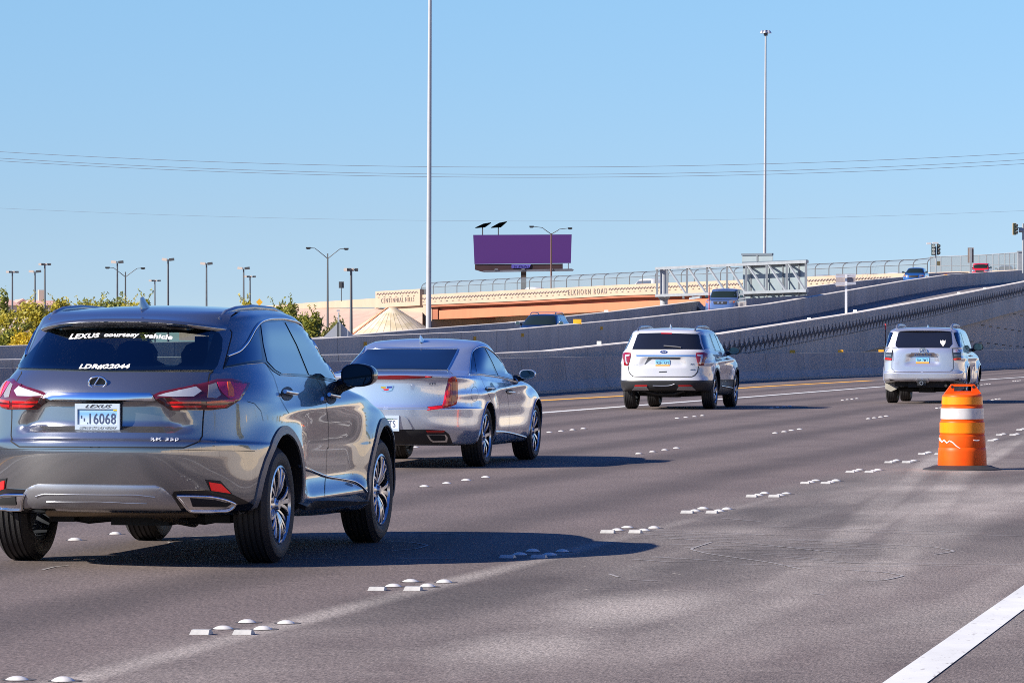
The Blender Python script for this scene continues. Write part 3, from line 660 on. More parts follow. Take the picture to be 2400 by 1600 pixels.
# ------------------------------------------------------------------ sign truss over the far ramp
P0, P1 = PX(1545, 800, 262), PX(1892, 800, 237); tz = lambda x, y: (CH + (800 - y) * (262 + (237 - 262) * ((x - 1545) / 347.0)) / F)
def TR(x, y, off=0.0):
    P0_ = P0 + Vector((.37, .93, 0)) * off; D = P1 - P0; r = (x - 1200) / F
    t = (r * P0_.y - P0_.x) / (D.x - r * D.y); p = P0_ + D * t; return PX(x, y, p.y)
tr_ = empty('sign_truss'); tag(tr_, 'galvanised cantilever sign truss on one post reaching over the ramps', 'sign gantry')
ty = lambda x: 629 + (613 - 629) * (x - 1545) / 347; by = lambda x: 692.5 + (681 - 692.5) * (x - 1545) / 347
c = MB()
for off in (0, 1.6):
    c.beam(TR(1538, ty(1538), off), TR(1892, ty(1892), off), .17, .17); c.beam(TR(1538, by(1538), off), TR(1892, by(1892), off), .17, .17)
c.build('chord', GALV, tr_)
xs = [1540, 1564, 1610, 1657, 1704, 1749, 1797, 1844, 1889]
w = MB()
for i, x in enumerate(xs):
    for off in (0, 1.6): w.beam(TR(x, ty(x), off), TR(x, by(x), off), .13, .13)
    w.beam(TR(x, ty(x), 0), TR(x, ty(x), 1.6), .1, .1); w.beam(TR(x, by(x), 0), TR(x, by(x), 1.6), .1, .1)
w.build('upright', GALV, tr_)
w = MB()
for a_, b_ in zip(xs[1:], xs[2:]):
    w.beam(TR(a_ + 3, ty(a_) + 1), TR(b_ - 2, by(b_) - 1), .10, .10)
w.build('brace', GALV, tr_)
w = MB(); p = TR(1552, 700, .8); p0 = TR(1556, 640, .8)
w.tube([Vector((p0.x, p0.y, 0)), Vector((p0.x, p0.y, CH + 171 * 262 / F))], .25, 16)
zf = CH + (800 - 697) * 262 / F; w.tube([Vector((p0.x, p0.y, zf - .25)), Vector((p0.x, p0.y, zf))], [.21, .36], 16); w.tube([Vector((p0.x, p0.y, zf)), Vector((p0.x, p0.y, zf + .12))], .38, 16); w.build('column', GALVS, tr_, 40)
w = MB()
for x in (1602, 1625): w.beam(TR(x, by(x), 0), TR(x, 700, 0), .12, .12)
w.beam(TR(1617, 700, -.2), TR(1642, 696, -.2), .12, .14); w.build('light_bracket', GALV, tr_)
SB = mat('sign_back_aluminium', (.26, .31, .33), .45, .3, var=.08, vscale=.5)
def signback(name, pts, off, lab, ribs):
    o = empty(name); tag(o, lab, 'sign', 'sign backs on the truss')
    w = MB(); P_ = [TR(x, y, off) for x, y in pts]; w.prism(P_, (.03, .07, 0)); w.build('sign_panel', SB, o)
    w = MB(); (xa, ya), (xb, yb_), (xc, yc), (xd, yd) = pts
    for k in range(ribs):
        t = (k + .5) / ribs; w.beam(TR(xa + (xb - xa) * t, ya + (yb_ - ya) * t, off - .08), TR(xd + (xc - xd) * t, yd + (yc - yd) * t, off - .08), .1, .1)
    w.build('rib', GALV, o)
    w = MB()
    w.beam(TR(xa, ya, off - .05), TR(xb, yb_, off - .05), .1, .12); w.build('frame', mat('sign_frame', (.14, .17, .20), .5, .4), o)
signback('overhead_sign', [(1741, 616), (1891, 611), (1891, 692), (1741, 700)], 1.9, 'large grey back of an overhead sign seen through the sign truss', 4)
signback('overhead_sign', [(1739, 596.5), (1811, 595.5), (1811, 612), (1739, 614.5)], 1.85, 'small grey sign back standing above the sign truss', 1)
# ------------------------------------------------------------------ roadside signs
def post_sign(name, lab, x, ybase, Y, poly, ms, pm_, pw=.08, grp=None, back=-.09):
    b0 = PX(x, ybase, Y); o = empty(name, b0); tag(o, lab, 'sign', grp)
    b = MB(); tp = min(y for _, y in poly); b.beam((0, 0, 0), (0, 0, (ybase - tp - 1) * Y / F), pw, pw); b.build('post', pm_, o)
    b = MB(); b.prism([PX(px, py, Y - back) - b0 for px, py in poly], (0, -.02, 0)); b.build('sign_panel', ms, o); return o, b0
ALU = mat('bare_aluminium', (.40, .41, .44), .45, .3)
o, b0 = post_sign('warning_sign', 'grey back of a diamond sign on a post behind the barrier', 795, 830, 150, [(795, 753), (838, 796), (795, 839), (752, 796)], ALU, GALV, .07)
b = MB(); b.tube([PX(793.5, 755, 150.15) - b0, PX(793.5, 732, 150.15) - b0], .03, 8); b.box(PX(789, 730, 150) - b0 - Vector((0, .06, 0)), PX(796, 726, 150) - b0 + Vector((0, .06, 0))); b.build('beacon', ALU, o)
b = MB(); b.beam(PX(792, 755, 149.85) - b0, PX(792, 835, 149.85) - b0, .12, .06); b.build('channel_post', DKPOLE, o)
post_sign('warning_sign', 'yellow diamond warning sign in front of the cream wing wall', 608, 725, 420, [(608, 699.5), (616, 708), (608, 717), (600, 708)], mat('yellow_sign', (.62, .34, .02), .5), GALV, back=.06)
post_sign('street_sign', 'small grey rectangular sign back on a post above the wing wall', 800, 706, 470, [(794, 660), (806, 660), (806, 675), (794, 675)], DKPOLE, DKPOLE, .09)
o, b0 = post_sign('ramp_sign', 'wide grey sign back with rails on a white post by the ramp wall', 1983, 738, 188, [(1959, 642), (2005, 642), (2005, 668), (1959, 672)], mat('weathered_sign_back', (.34, .29, .29), .6, var=.1), mat('white_post', (.68, .68, .70), .5), .10)
b = MB()
for y in (645, 648.5, 663, 666.5):
    b.beam(PX(1958, y + 1, 187.85) - b0, PX(1980.5, y, 187.85) - b0, .02, .05); b.beam(PX(1986, y, 187.85) - b0, PX(2006, y - 1, 187.85) - b0, .02, .05)
b.build('rail', mat('sign_rail', (.55, .56, .62), .45, .3), o)
post_sign('ramp_sign', 'narrow brown-grey sign back between the traffic signal and the red vehicle', 2275, 640, 385, [(2268, 580.5), (2282, 580.5), (2282, 616), (2268, 616)], mat('brown_sign_back', (.22, .17, .15), .6, var=.15), GALV, .2)
o = MB(); p = LN(-23.0, 2075.5, 836); o.tube([Vector((p.x, p.y, .9)), PX(2075.5, 765, p.y)], .022, 6); q = o.build('delineator', mat('dark_delineator', (.10, .03, .03), .6)); tag(q, 'thin dark marker stick with red tip above the silver vehicle', 'marker')
b = MB(); c = PX(2075.5, 765, p.y); b.tube([c + Vector((0, -.002, -.12)), c + Vector((0, -.002, .12))], .04, 8); b.build('tip', mat('red_tip', (.75, .07, .08), .5), q)
# ------------------------------------------------------------------ traffic signals
def signal(x, y, Y, lab, flip=1, backplate=False, wpx=9, hpx=26):
    s = Y / F; o = empty('traffic_signal', PX(x, y, Y)); tag(o, lab, 'traffic light', 'traffic signals at the overpass')
    w, h = wpx * s, hpx * s; b = MB(); b.box((-w / 2, -.1, -h / 2), (w / 2, .1, h / 2)); b.build('housing', DKGREEN, o)
    for k in range(3):
        z = h * (.31 - .31 * k); v = MB(); M = Matrix.Translation((0 if flip == 0 else w * .5 * flip, -.12, z))
        if flip == 0: v.tube([(0, -.1, z), (0, -.3, z)], .14, 10)
        else: v.tube([(w * .4 * flip, -.05, z), (w * 1.1 * flip, -.12, z - .02)], .15, 10)
        v.build('visor', mat('signal_visor', (.30, .32, .30), .5) if flip == 0 else BLACK, o, 40)
    return o
SY = 380
signal(2187.5, 585, SY, 'dark green traffic signal face, left of the pair on the pole', 0)
signal(2198, 584.5, SY, 'side-on traffic signal, right of the pair on the pole', 1, wpx=4)
o = signal(2378, 536.5, SY, 'traffic signal with yellow edge high at the right edge', 1, wpx=6)
b = MB(); b.box((-.17, .11, -.55), (.17, .16, .55)); b.build('edge', mat('yellow_edge', (.6, .33, .02), .5), o)
pol = empty('signal_pole', PX(2193, 640, SY + .3)); tag(pol, 'thin grey signal pole with cameras on top behind the blue car', 'pole')
b = MB(); b.tube([(0, 0, 0), (0, 0, 62 * SY / F)], .07, 8); b.build('pole', GALV, pol)
b = MB(); zt = 70 * SY / F; b.tube([(0, 0, 60 * SY / F), (-.35, 0, zt - .1), (-.6, 0, zt)], .05, 6); b.box((-.85, -.08, zt - .12), (-.45, .08, zt + .05)); b.box((-.3, -.08, zt - .05), (.25, .08, zt + .1)); b.build('camera_unit', mat('pale_unit', (.55, .53, .52), .4), pol)
b = MB(); b.box((.12, -.1, 18 * SY / F), (.42, .1, 28 * SY / F)); b.build('pedestrian_signal', mat('walk_signal', (.12, .10, .05), .5), pol)
pol = empty('signal_pole', PX(2398, 640, SY + .3)); tag(pol, 'grey signal pole cut by the right edge of the picture', 'pole')
b = MB(); b.tube([(0, 0, 0), (0, 0, 116 * SY / F)], .10, 8); b.tube([(0, 0, 106 * SY / F), (-.7, 0, 106 * SY / F)], .04, 6); b.tube([(0, 0, 100 * SY / F), (-.4, 0, 100 * SY / F)], .2, 10); b.build('pole', GALV, pol)
# ------------------------------------------------------------------ overhead wires
WIRE = mat('wire_aluminium', (.20, .22, .26), .5, .3)
def wire(px, Y, r, lab):
    pts = []; 
    for i in range(len(px) - 2 if len(px) > 3 else 1): pass
    (x0, y0), (x1, y1), (x2, y2) = px
    for i in range(41):
        x = -300 + 3000 * i / 40
        l0 = (x - x1) * (x - x2) / ((x0 - x1) * (x0 - x2)); l1 = (x - x0) * (x - x2) / ((x1 - x0) * (x1 - x2)); l2 = (x - x0) * (x - x1) / ((x2 - x0) * (x2 - x1))
        pts.append(PX(x, y0 * l0 + y1 * l1 + y2 * l2, Y))
    b = MB(); b.tube(pts, r, 5); o = b.build('power_line', WIRE); tag(o, lab, 'power line', 'power lines across the sky')
wire([(0, 356), (1005, 391), (2400, 359)], 430, .022, 'highest of the four power lines crossing the sky')
wire([(0, 371), (1005, 408), (2400, 374.5)], 431, .022, 'second power line from the top, close above the third')
wire([(0, 377.5), (1005, 414.5), (2400, 384)], 432, .022, 'third power line from the top, lower of the close pair')
wire([(0, 488), (1005, 517), (2400, 494)], 433, .010, 'lowest and faintest power line, well below the other three')
# ------------------------------------------------------------------ vehicle library
def pchip(xs, ys, x):
    n = len(xs); h = [xs[i + 1] - xs[i] for i in range(n - 1)]; d = [(ys[i + 1] - ys[i]) / h[i] for i in range(n - 1)]
    def slope(i):
        if i == 0: return d[0]
        if i == n - 1: return d[-1]
        if d[i - 1] * d[i] <= 0: return 0.0
        return 2 * d[i - 1] * d[i] / (d[i - 1] + d[i])
    for i in range(n - 1):
        if x <= xs[i + 1] or i == n - 2:
            t = (x - xs[i]) / h[i]; m0, m1 = slope(i) * h[i], slope(i + 1) * h[i]
            return (2 * t**3 - 3 * t**2 + 1) * ys[i] + (t**3 - 2 * t**2 + t) * m0 + (-2 * t**3 + 3 * t**2) * ys[i + 1] + (t**3 - t**2) * m1
# key row: xr zr | xf zf | w zm | Lr nr Lf nf
def loft(keys, sub=5, NR=18, NS=46, NF=14, crown=.03, disp=None, K=14):
    n = len(keys); idx = list(range(n)); cols = list(zip(*keys)); rows = []
    steps = [i + k / sub for i in range(n - 1) for k in range(sub)] + [n - 1]
    verts = []; M = NR + NS + NF
    rings = []
    for s in steps:
        xr, zr, xf, zf, w, zm, Lr, nr, Lf, nf = [pchip(idx, c, s) for c in cols]
        tot = xf - xr
        if Lr + Lf > .92 * tot: q = .92 * tot / (Lr + Lf); Lr *= q; Lf *= q
        ring = []
        for j in range(M + 1):
            if j <= NR:
                t = math.pi / 2 * j / NR; x = xr + Lr * (1 - math.cos(t) ** (2 / nr) if j < NR else 1); y = w * (math.sin(t) ** (2 / nr) if j else 0)
            elif j < NR + NS:
                u = (j - NR) / NS; x = xr + Lr + u * (tot - Lr - Lf); y = w
            else:
                t = math.pi / 2 * (M - j) / NF; x = xf - Lf * (1 - (math.cos(t) ** (2 / nf) if j > NR + NS else 0)); y = w * (math.sin(t) ** (2 / nf) if j < M else 0)
            u = (x - xr) / tot; z = zr + (zf - zr) * u + 4 * (zm - (zr + zf) / 2) * u * (1 - u)
            p = (x, -y, z)
            ring.append(disp(*p) if disp else p)
        rings.append(ring)
    V = []; Fc = []; N = 2 * M
    for ring in rings:
        V += ring + [(x, -y, z) for x, y, z in ring[M - 1:0:-1]]
    for i in range(len(rings) - 1):
        for j in range(N):
            j2 = (j + 1) % N; Fc.append((i * N + j, i * N + j2, (i + 1) * N + j2, (i + 1) * N + j))
    def capf(base, cr, flip):
        ring = V[base:base + N]; rowsI = [[base]]; ymax = max(abs(p[1]) for p in ring)
        for j in range(1, M):
            a = ring[j]; row = [base + j]
            for k in range(1, K):
                y = a[1] + (-2 * a[1]) * k / K; q = y / a[1]
                V.append((a[0], y, a[2] + cr * (1 - q * q) * (a[1] / ymax) ** 2)); row.append(len(V) - 1)
            row.append(base + N - j); rowsI.append(row)
        rowsI.append([base + M])
        def add(f): Fc.append(tuple(f[::-1]) if flip else tuple(f))
        for k in range(K): add((base, rowsI[1][k + 1], rowsI[1][k])); add((base + M, rowsI[-2][k], rowsI[-2][k + 1]))
        for j in range(1, M - 1):
            for k in range(K): add((rowsI[j][k], rowsI[j][k + 1], rowsI[j + 1][k + 1], rowsI[j + 1][k]))
    capf(0, 0, False); capf((len(rings) - 1) * N, crown, True)
    me = bpy.data.meshes.new('body'); me.from_pydata(V, [], Fc); me.update()
    bm = bmesh.new(); bm.from_mesh(me); bmesh.ops.remove_doubles(bm, verts=bm.verts, dist=1e-5); bmesh.ops.recalc_face_normals(bm, faces=bm.faces); bm.to_mesh(me); bm.free()
    return me

def cut_arches(me, mats, wheels, R, yin, solver='EXACT'):
    """wheel housings cut into the body; wheels: list of x, wheel centre z"""
    body = bpy.data.objects.new('body', me); sc.collection.objects.link(body)
    for m in mats: me.materials.append(m)
    cm = MB()
    for x, z in wheels:
        for s in (-1, 1):
            cm.lathe([(0, s * yin), (R, s * yin), (R, s * 1.3), (0, s * 1.3)], 72, Matrix.Translation((x, 0, z)))
    cme = cm.mesh('cut'); bm = bmesh.new(); bm.from_mesh(cme); bmesh.ops.remove_doubles(bm, verts=bm.verts, dist=1e-5); bmesh.ops.recalc_face_normals(bm, faces=bm.faces); bm.to_mesh(cme); bm.free()
    for m in mats: cme.materials.append(m)
    for p in cme.polygons: p.material_index = 1
    cut = bpy.data.objects.new('cut', cme); sc.collection.objects.link(cut)
    md = body.modifiers.new('b', 'BOOLEAN'); md.operation = 'DIFFERENCE'; md.object = cut; md.solver = solver
    bpy.context.view_layer.update(); dg = bpy.context.evaluated_depsgraph_get()
    new = bpy.data.meshes.new_from_object(body.evaluated_get(dg)); new.name = 'body'
    bpy.data.objects.remove(body); bpy.data.objects.remove(cut)
    return new

def cut_box(me, los_his, mats):
    body = bpy.data.objects.new('body', me); sc.collection.objects.link(body); cm = MB()
    for pts, d in los_his: cm.prism(pts, d)
    cme = cm.mesh('cut')
    for m in mats: cme.materials.append(m)
    for p in cme.polygons: p.material_index = 1
    cut = bpy.data.objects.new('cut', cme); sc.collection.objects.link(cut)
    md = body.modifiers.new('b', 'BOOLEAN'); md.operation = 'DIFFERENCE'; md.object = cut; md.solver = 'EXACT'
    bpy.context.view_layer.update(); dg = bpy.context.evaluated_depsgraph_get(); new = bpy.data.meshes.new_from_object(body.evaluated_get(dg)); new.name = 'body'
    bpy.data.objects.remove(body); bpy.data.objects.remove(cut); smooth(new, 32); return new
def see_through(name, tint_, refl):
    m, N, L, P = nt(name); tr = N.new('ShaderNodeBsdfTransparent'); tr.inputs[0].default_value = (*tint_, 1); gl = N.new('ShaderNodeBsdfGlossy'); gl.inputs['Roughness'].default_value = .015; gl.inputs[0].default_value = (.75, .88, 1, 1)
    g = N.new('ShaderNodeNewGeometry'); dt = N.new('ShaderNodeVectorMath'); dt.operation = 'DOT_PRODUCT'; L.new(g.outputs['Normal'], dt.inputs[0]); L.new(g.outputs['Incoming'], dt.inputs[1])
    def M_(op, a, b=None):
        q = N.new('ShaderNodeMath'); q.operation = op
        for i, v in enumerate((a, b)):
            if v is None: continue
            if isinstance(v, (int, float)): q.inputs[i].default_value = v
            else: L.new(v, q.inputs[i])
        return q
    fr = M_('ADD', M_('MULTIPLY', M_('POWER', M_('SUBTRACT', 1.0, M_('ABSOLUTE', dt.outputs['Value']).outputs[0]).outputs[0], 5.0).outputs[0], 1 - refl).outputs[0], refl); mx = N.new('ShaderNodeMixShader'); L.new(fr.outputs[0], mx.inputs[0]); L.new(tr.outputs[0], mx.inputs[1]); L.new(gl.outputs[0], mx.inputs[2]); L.new(mx.outputs[0], N['Material Output'].inputs[0]); return m
class Car:
    def __init__(s, name, label, cat, loc, heading=TH, group=None):
        s.root = empty(name, loc, math.radians(90) - heading); tag(s.root, label, cat, group)
        s.M = Matrix.Translation(loc) @ Matrix.Rotation(math.radians(90) - heading, 4, 'Z'); s.Mi = s.M.inverted()
        s.eye = s.Mi @ Vector((0, 0, CH))
    def set_body(s, me, paint, ang=32):
        smooth(me, ang); s.body = link('body', me, None, s.root); bm = bmesh.new(); bm.from_mesh(me); s.bvh = BVHTree.FromBMesh(bm); s.box = [min(v.co.x for v in me.vertices), max(v.co.x for v in me.vertices)]; bm.free()
        s.dist = (Vector((s.box[0], 0, .9)) - s.eye).length
    def ray(s, x, y, bvh=None):
        d = (s.Mi.to_3x3() @ Vector(((x - 1200) / F, 1, (800 - y) / F))).normalized()
        bv = bvh or s.bvh
        h, n, i, q = bv.ray_cast(s.eye, d)
        if h is None:
            # step outwards: nearest body point to the ray near the car
            best = None
            for k in range(14):
                p = s.eye + d * (s.dist + .25 * k); hh, nn, _, dd = bv.find_nearest(p)
                if best is None or dd < best[0]: best = (dd, hh, nn)
            h, n = best[1], best[2]
        if n.dot(d) > 0: n = -n
        return h, n
    def side(s, x, z, sgn=-1, dirv=None, bvh=None):
        """hit from the side (sgn -1: right side)"""
        h, n, i, q = (bvh or s.bvh).ray_cast(Vector((x, sgn * 3, z)), Vector((0, -sgn, 0)))
        if h is None: h, n, _, _ = s.bvh.find_nearest(Vector((x, sgn * 1.0, z)))
        if n.y * sgn < 0: n = -n
        return h, n
    def rear(s, y, z):
        h, n, i, q = s.bvh.ray_cast(Vector((-6, y, z)), Vector((1, 0, 0)))
        if h is None: h, n, _, _ = s.bvh.find_nearest(Vector((-2, y, z)))
        if n.x > 0: n = -n
        return h, n
    def front(s, y, z):
        h, n, i, q = s.bvh.ray_cast(Vector((9, y, z)), Vector((-1, 0, 0)))
        if h is None: h, n, _, _ = s.bvh.find_nearest(Vector((4, y, z)))
        if n.x < 0: n = -n
        return h, n
    def patch(s, poly, name, mat_, off=.004, skirt=.012, grid=10, mode='img', mirror=False, parent=None, bulge=0.0, sgn=-1, sm=40):
        """a shell lying on the body: poly in photo pixels (mode img), (x, z) for side, (y, z) for rear"""
        f = {'img': lambda a, b: s.ray(a, b), 'side': lambda a, b: s.side(a, b, sgn), 'rear': lambda a, b: s.rear(a, b), 'front': lambda a, b: s.front(a, b)}[mode]
        if parent is not None and parent.type == 'MESH' and mode == 'img':      # lies on the lens or plate it belongs to
            pb = bmesh.new(); pb.from_mesh(parent.data); pv = BVHTree.FromBMesh(pb); pb.free(); off = .003 if off < .022 else .006; skirt = .002
            def f(a, b, pv=pv):
                d = (s.Mi.to_3x3() @ Vector(((a - 1200) / F, 1, (800 - b) / F))).normalized(); h, n, i, q = pv.ray_cast(s.eye, d)
                if h is None: return s.ray(a, b)
                return h, (n if n.dot(d) < 0 else -n)
        bm = bmesh.new(); bm.faces.new([bm.verts.new((a, b, 0)) for a, b in poly])
        xs = [p[0] for p in poly]; ys = [p[1] for p in poly]
        for ax, lo, hi in ((0, min(xs), max(xs)), (1, min(ys), max(ys))):
            k = max(1, int(math.ceil((hi - lo) / grid)))
            for i in range(1, k):
                no = Vector((1, 0, 0)) if ax == 0 else Vector((0, 1, 0)); c = no * (lo + (hi - lo) * i / k)
                bmesh.ops.bisect_plane(bm, geom=bm.verts[:] + bm.edges[:] + bm.faces[:], plane_co=c, plane_no=no, dist=1e-7)
        bmesh.ops.triangulate(bm, faces=[fc for fc in bm.faces if len(fc.verts) > 4])
        bnd = {v for e in bm.edges if len(e.link_faces) == 1 for v in e.verts}
        N = {}
        cx, cy = sum(xs) / len(xs), sum(ys) / len(ys); hw, hh = (max(xs) - min(xs)) / 2, (max(ys) - min(ys)) / 2
        for v in bm.verts:
            a, b = v.co.x, v.co.y; h, n = f(a, b); q = 1 - min(1.0, max(abs(a - cx) / hw, abs(b - cy) / hh)) ** 2
            v.co = h + n * (off + bulge * (q if v not in bnd else 0)); N[v] = n
        be = [e for e in bm.edges if len(e.link_faces) == 1]
        if skirt:
            r = bmesh.ops.extrude_edge_only(bm, edges=be)
            nv = [g for g in r['geom'] if isinstance(g, bmesh.types.BMVert)]
            for v in nv:
                src = min((w for e in v.link_edges for w in e.verts if w in N), key=lambda w: (w.co - v.co).length)
                v.co = src.co - N[src] * (off + skirt)
        bmesh.ops.recalc_face_normals(bm, faces=bm.faces)
        me = bpy.data.meshes.new(name); bm.to_mesh(me)
        # outward
        nn = sum((fc.normal.dot(N[fc.verts[0]]) for fc in bm.faces if all(v in N for v in fc.verts)), 0.0)
        if nn < 0: me.flip_normals()
        bm.free(); smooth(me, sm); o = link(name, me, mat_, parent or s.root)
        if mirror: s.mirror(o)
        return o
    def rear_band(s, tg):
        """black printed border between glass and body: everything under the glass that is not the opening"""
        me = tg.data.copy(); bm = bmesh.new(); bm.from_mesh(me)
        for co, no in ((Vector((0, .585, 0)), Vector((0, 1, 0))), (Vector((0, -.585, 0)), Vector((0, 1, 0))), (Vector((0, 0, 1.292)), Vector((0, 0, 1))), (Vector((0, 0, 1.508)), Vector((0, 0, 1)))):
            bmesh.ops.bisect_plane(bm, geom=bm.verts[:] + bm.edges[:] + bm.faces[:], plane_co=co, plane_no=no, dist=1e-6)
        dl = [f for f in bm.faces if abs(f.calc_center_median().y) < .585 and 1.292 < f.calc_center_median().z < 1.508]
        bmesh.ops.delete(bm, geom=dl, context='FACES'); bm.to_mesh(me); bm.free()
        for v in me.vertices: v.co.x += .006
        me.materials.clear(); link('glass_border', me, GLOSSB, tg)
    def mirror(s, o, parent=None):
        me = o.data.copy()
        for v in me.vertices: v.co.y = -v.co.y
        me.flip_normals(); o2 = bpy.data.objects.new(o.name.split('.')[0], me); sc.collection.objects.link(o2); o2.parent = parent or o.parent
        if 'label' in o: o2['label'] = o['label']
        return o2
    def trace(s, pts, step=6, mode='img', sgn=-1):
        f = {'img': lambda a, b: s.ray(a, b), 'side': lambda a, b: s.side(a, b, sgn), 'rear': lambda a, b: s.rear(a, b)}[mode]
        out = []
        for (a, b), (c, d) in zip(pts, pts[1:]):
            L_ = math.hypot(c - a, d - b); k = max(1, int(L_ / step))
            for i in range(k): out.append(f(a + (c - a) * i / k, b + (d - b) * i / k))
        out.append(f(*pts[-1])); return out
    def line(s, pts, w, name, mat_, off=.002, mode='img', mirror=False, parent=None, step=6, sgn=-1):
        """flat ribbon of width w metres on the body"""
        T = s.trace(pts, step, mode, sgn); b = MB(); V = []
        for i, (h, n) in enumerate(T):
            d = (T[min(i + 1, len(T) - 1)][0] - T[max(i - 1, 0)][0]); d = d - n * d.dot(n)
            if d.length < 1e-7: d = n.orthogonal()
            d.normalize(); sd = d.cross(n)
            V += [h + n * off + sd * w / 2, h + n * off - sd * w / 2]
        b.add(V, [(2 * i, 2 * i + 1, 2 * i + 3, 2 * i + 2) for i in range(len(T) - 1)])
        me = bpy.data.meshes.new(name); me.from_pydata([tuple(v) for v in b.v], [], b.f); me.update(); o = link(name, me, mat_, parent or s.root)
        if mirror: s.mirror(o)
        return o
    def trim(s, pts, r, name, mat_, off=.0, mode='img', mirror=False, parent=None, step=6, sgn=-1, n=8):
        T = s.trace(pts, step, mode, sgn); b = MB(); P_ = [h + nn * off for h, nn in T]
        for _ in range(2): P_ = [P_[0]] + [(P_[i - 1] + P_[i] * 2 + P_[i + 1]) / 4 for i in range(1, len(P_) - 1)] + [P_[-1]]
        b.tube(P_, r, n); o = b.build(name, mat_, parent or s.root, 60)
        if mirror: s.mirror(o)
        return o
    def text(s, txt, quad, name, mat_, off=.004, bold=0.0, shear=0.0, space=1.0, parent=None, curve=0.0, bvh=None):
        """quad: photo px (left,bottom),(right,bottom),(right,top),(left,top)"""
        (ax, ay), (bx, by_), (cx, cy), (dx, dy) = quad
        def fn(u, v, e):
            u2 = u + shear * v * 1.0; x = (ax + (bx - ax) * u2) * (1 - v) + (dx + (cx - dx) * u2) * v; y = (ay + (by_ - ay) * u) * (1 - v) + (dy + (cy - dy) * u) * v
            y -= curve * 4 * u * (1 - u); h, n = s.ray(x, y, bvh); return h + n * (off if e >= 0 else off * .3)
        return map_text(txt, fn, name, mat_, parent or s.root, bold, space, .01)

def wheel(car, x, side, track, R, rim, width, rimmat, spokes, face, name='wheel', dark=None, seed=0, steer=0.0):
    """wheel > tyre, rim (one mesh each) standing at the car's local (x, side * track/2)"""
    w = empty(name, (x, side * track / 2, R), 0, car.root)
    if side < 0: w.rotation_euler = (0, 0, steer)
    else: w.rotation_euler = (0, 0, math.pi)
    # local frame: -y is outward
    h = width / 2; t = MB()
    pr = [(rim - .012, -h + .012), (rim + .006, -h + .004), (rim + (R - rim) * .35, -h - .006), (rim + (R - rim) * .7, -h + .002), (R - .022, -h + .014), (R - .008, -h + .028)]
    tread = []
    g = [-.62, -.3, .02, .33, .64]
    yy = -h + .034; tread.append((R - .003, yy))
    for q in g:
        c = q * h; tread += [(R, c - .008), (R - .009, c - .0055), (R - .009, c + .0055), (R, c + .008)]
    tread.append((R - .003, h - .034))
    prof = pr + tread + [(r, -y) for r, y in pr[::-1]]
    t.lathe(prof, 72); ty = t.build('tyre', RUBBER, w, 30)
    b = MB()
    barrel = [(rim - .002, -h + .006), (rim - .014, -h + .002), (rim - .022, -h + .02), (rim - .03, h * .2), (rim - .02, h - .02), (rim - .002, h - .01)]
    b.lathe(barrel[:3], 64, mi=0); b.lathe(barrel[2:], 64, mi=1)
    b.lathe([(0, h * .1), (rim * .62, h * .1), (rim * .62, h * .22), (0, h * .22)], 48, mi=2)         # brake disc
    b.lathe([(.0, -h + .03 - .018), (.03, -h + .030 - .018), (.034, -h + .02 + .012), (.075, -h + .055), (.075, h * .1)], 32, mi=0)
    yo = -h + .022
    def spoke(a0, a1, w0, w1, r0=.055, r1=rim - .014, y0=.02, y1=.0, mi=0, th=.03, edge=0):
        """tapered, tilted bar from hub at angle a0 to rim at angle a1"""
        n_ = 5; pts = []
        for i in range(n_ + 1):
            u = i / n_; a = a0 + (a1 - a0) * u; r = r0 + (r1 - r0) * u; y = yo + y0 + (y1 - y0) * u - .012 * math.sin(math.pi * u)
            p = Vector((r * math.sin(a), y, r * math.cos(a))); tdir = Vector((math.cos(a), 0, -math.sin(a))); ww = (w0 + (w1 - w0) * u) / 2
            pts.append([p - tdir * ww, p - tdir * ww * .72 + Vector((0, -.007, 0)), p + tdir * ww * .72 + Vector((0, -.007, 0)), p + tdir * ww, p + tdir * ww * .6 + Vector((0, th, 0)), p - tdir * ww * .6 + Vector((0, th, 0))])
        V = [v for r_ in pts for v in r_]; fs = [(0, 1, 2, 3, 4, 5), tuple(n_ * 6 + k for k in (5, 4, 3, 2, 1, 0))]
        b.add(V, fs, mi)
        for j in range(6):
            b.add([V[i * 6 + jj] for i in range(n_ + 1) for jj in (j, (j + 1) % 6)], [(2 * i, 2 * i + 1, 2 * i + 3, 2 * i + 2) for i in range(n_)], mi if j in (0, 1, 2) else (edge if edge else mi))
    for k in range(spokes):
        face(spoke, 2 * math.pi * (k + seed) / spokes)
    ri = b.build('rim', [rimmat, dark or BLACK, mat('brake_steel', (.18, .18, .18), .4, .8)], w, 35)
    for k in range(5):
        pass
    return w
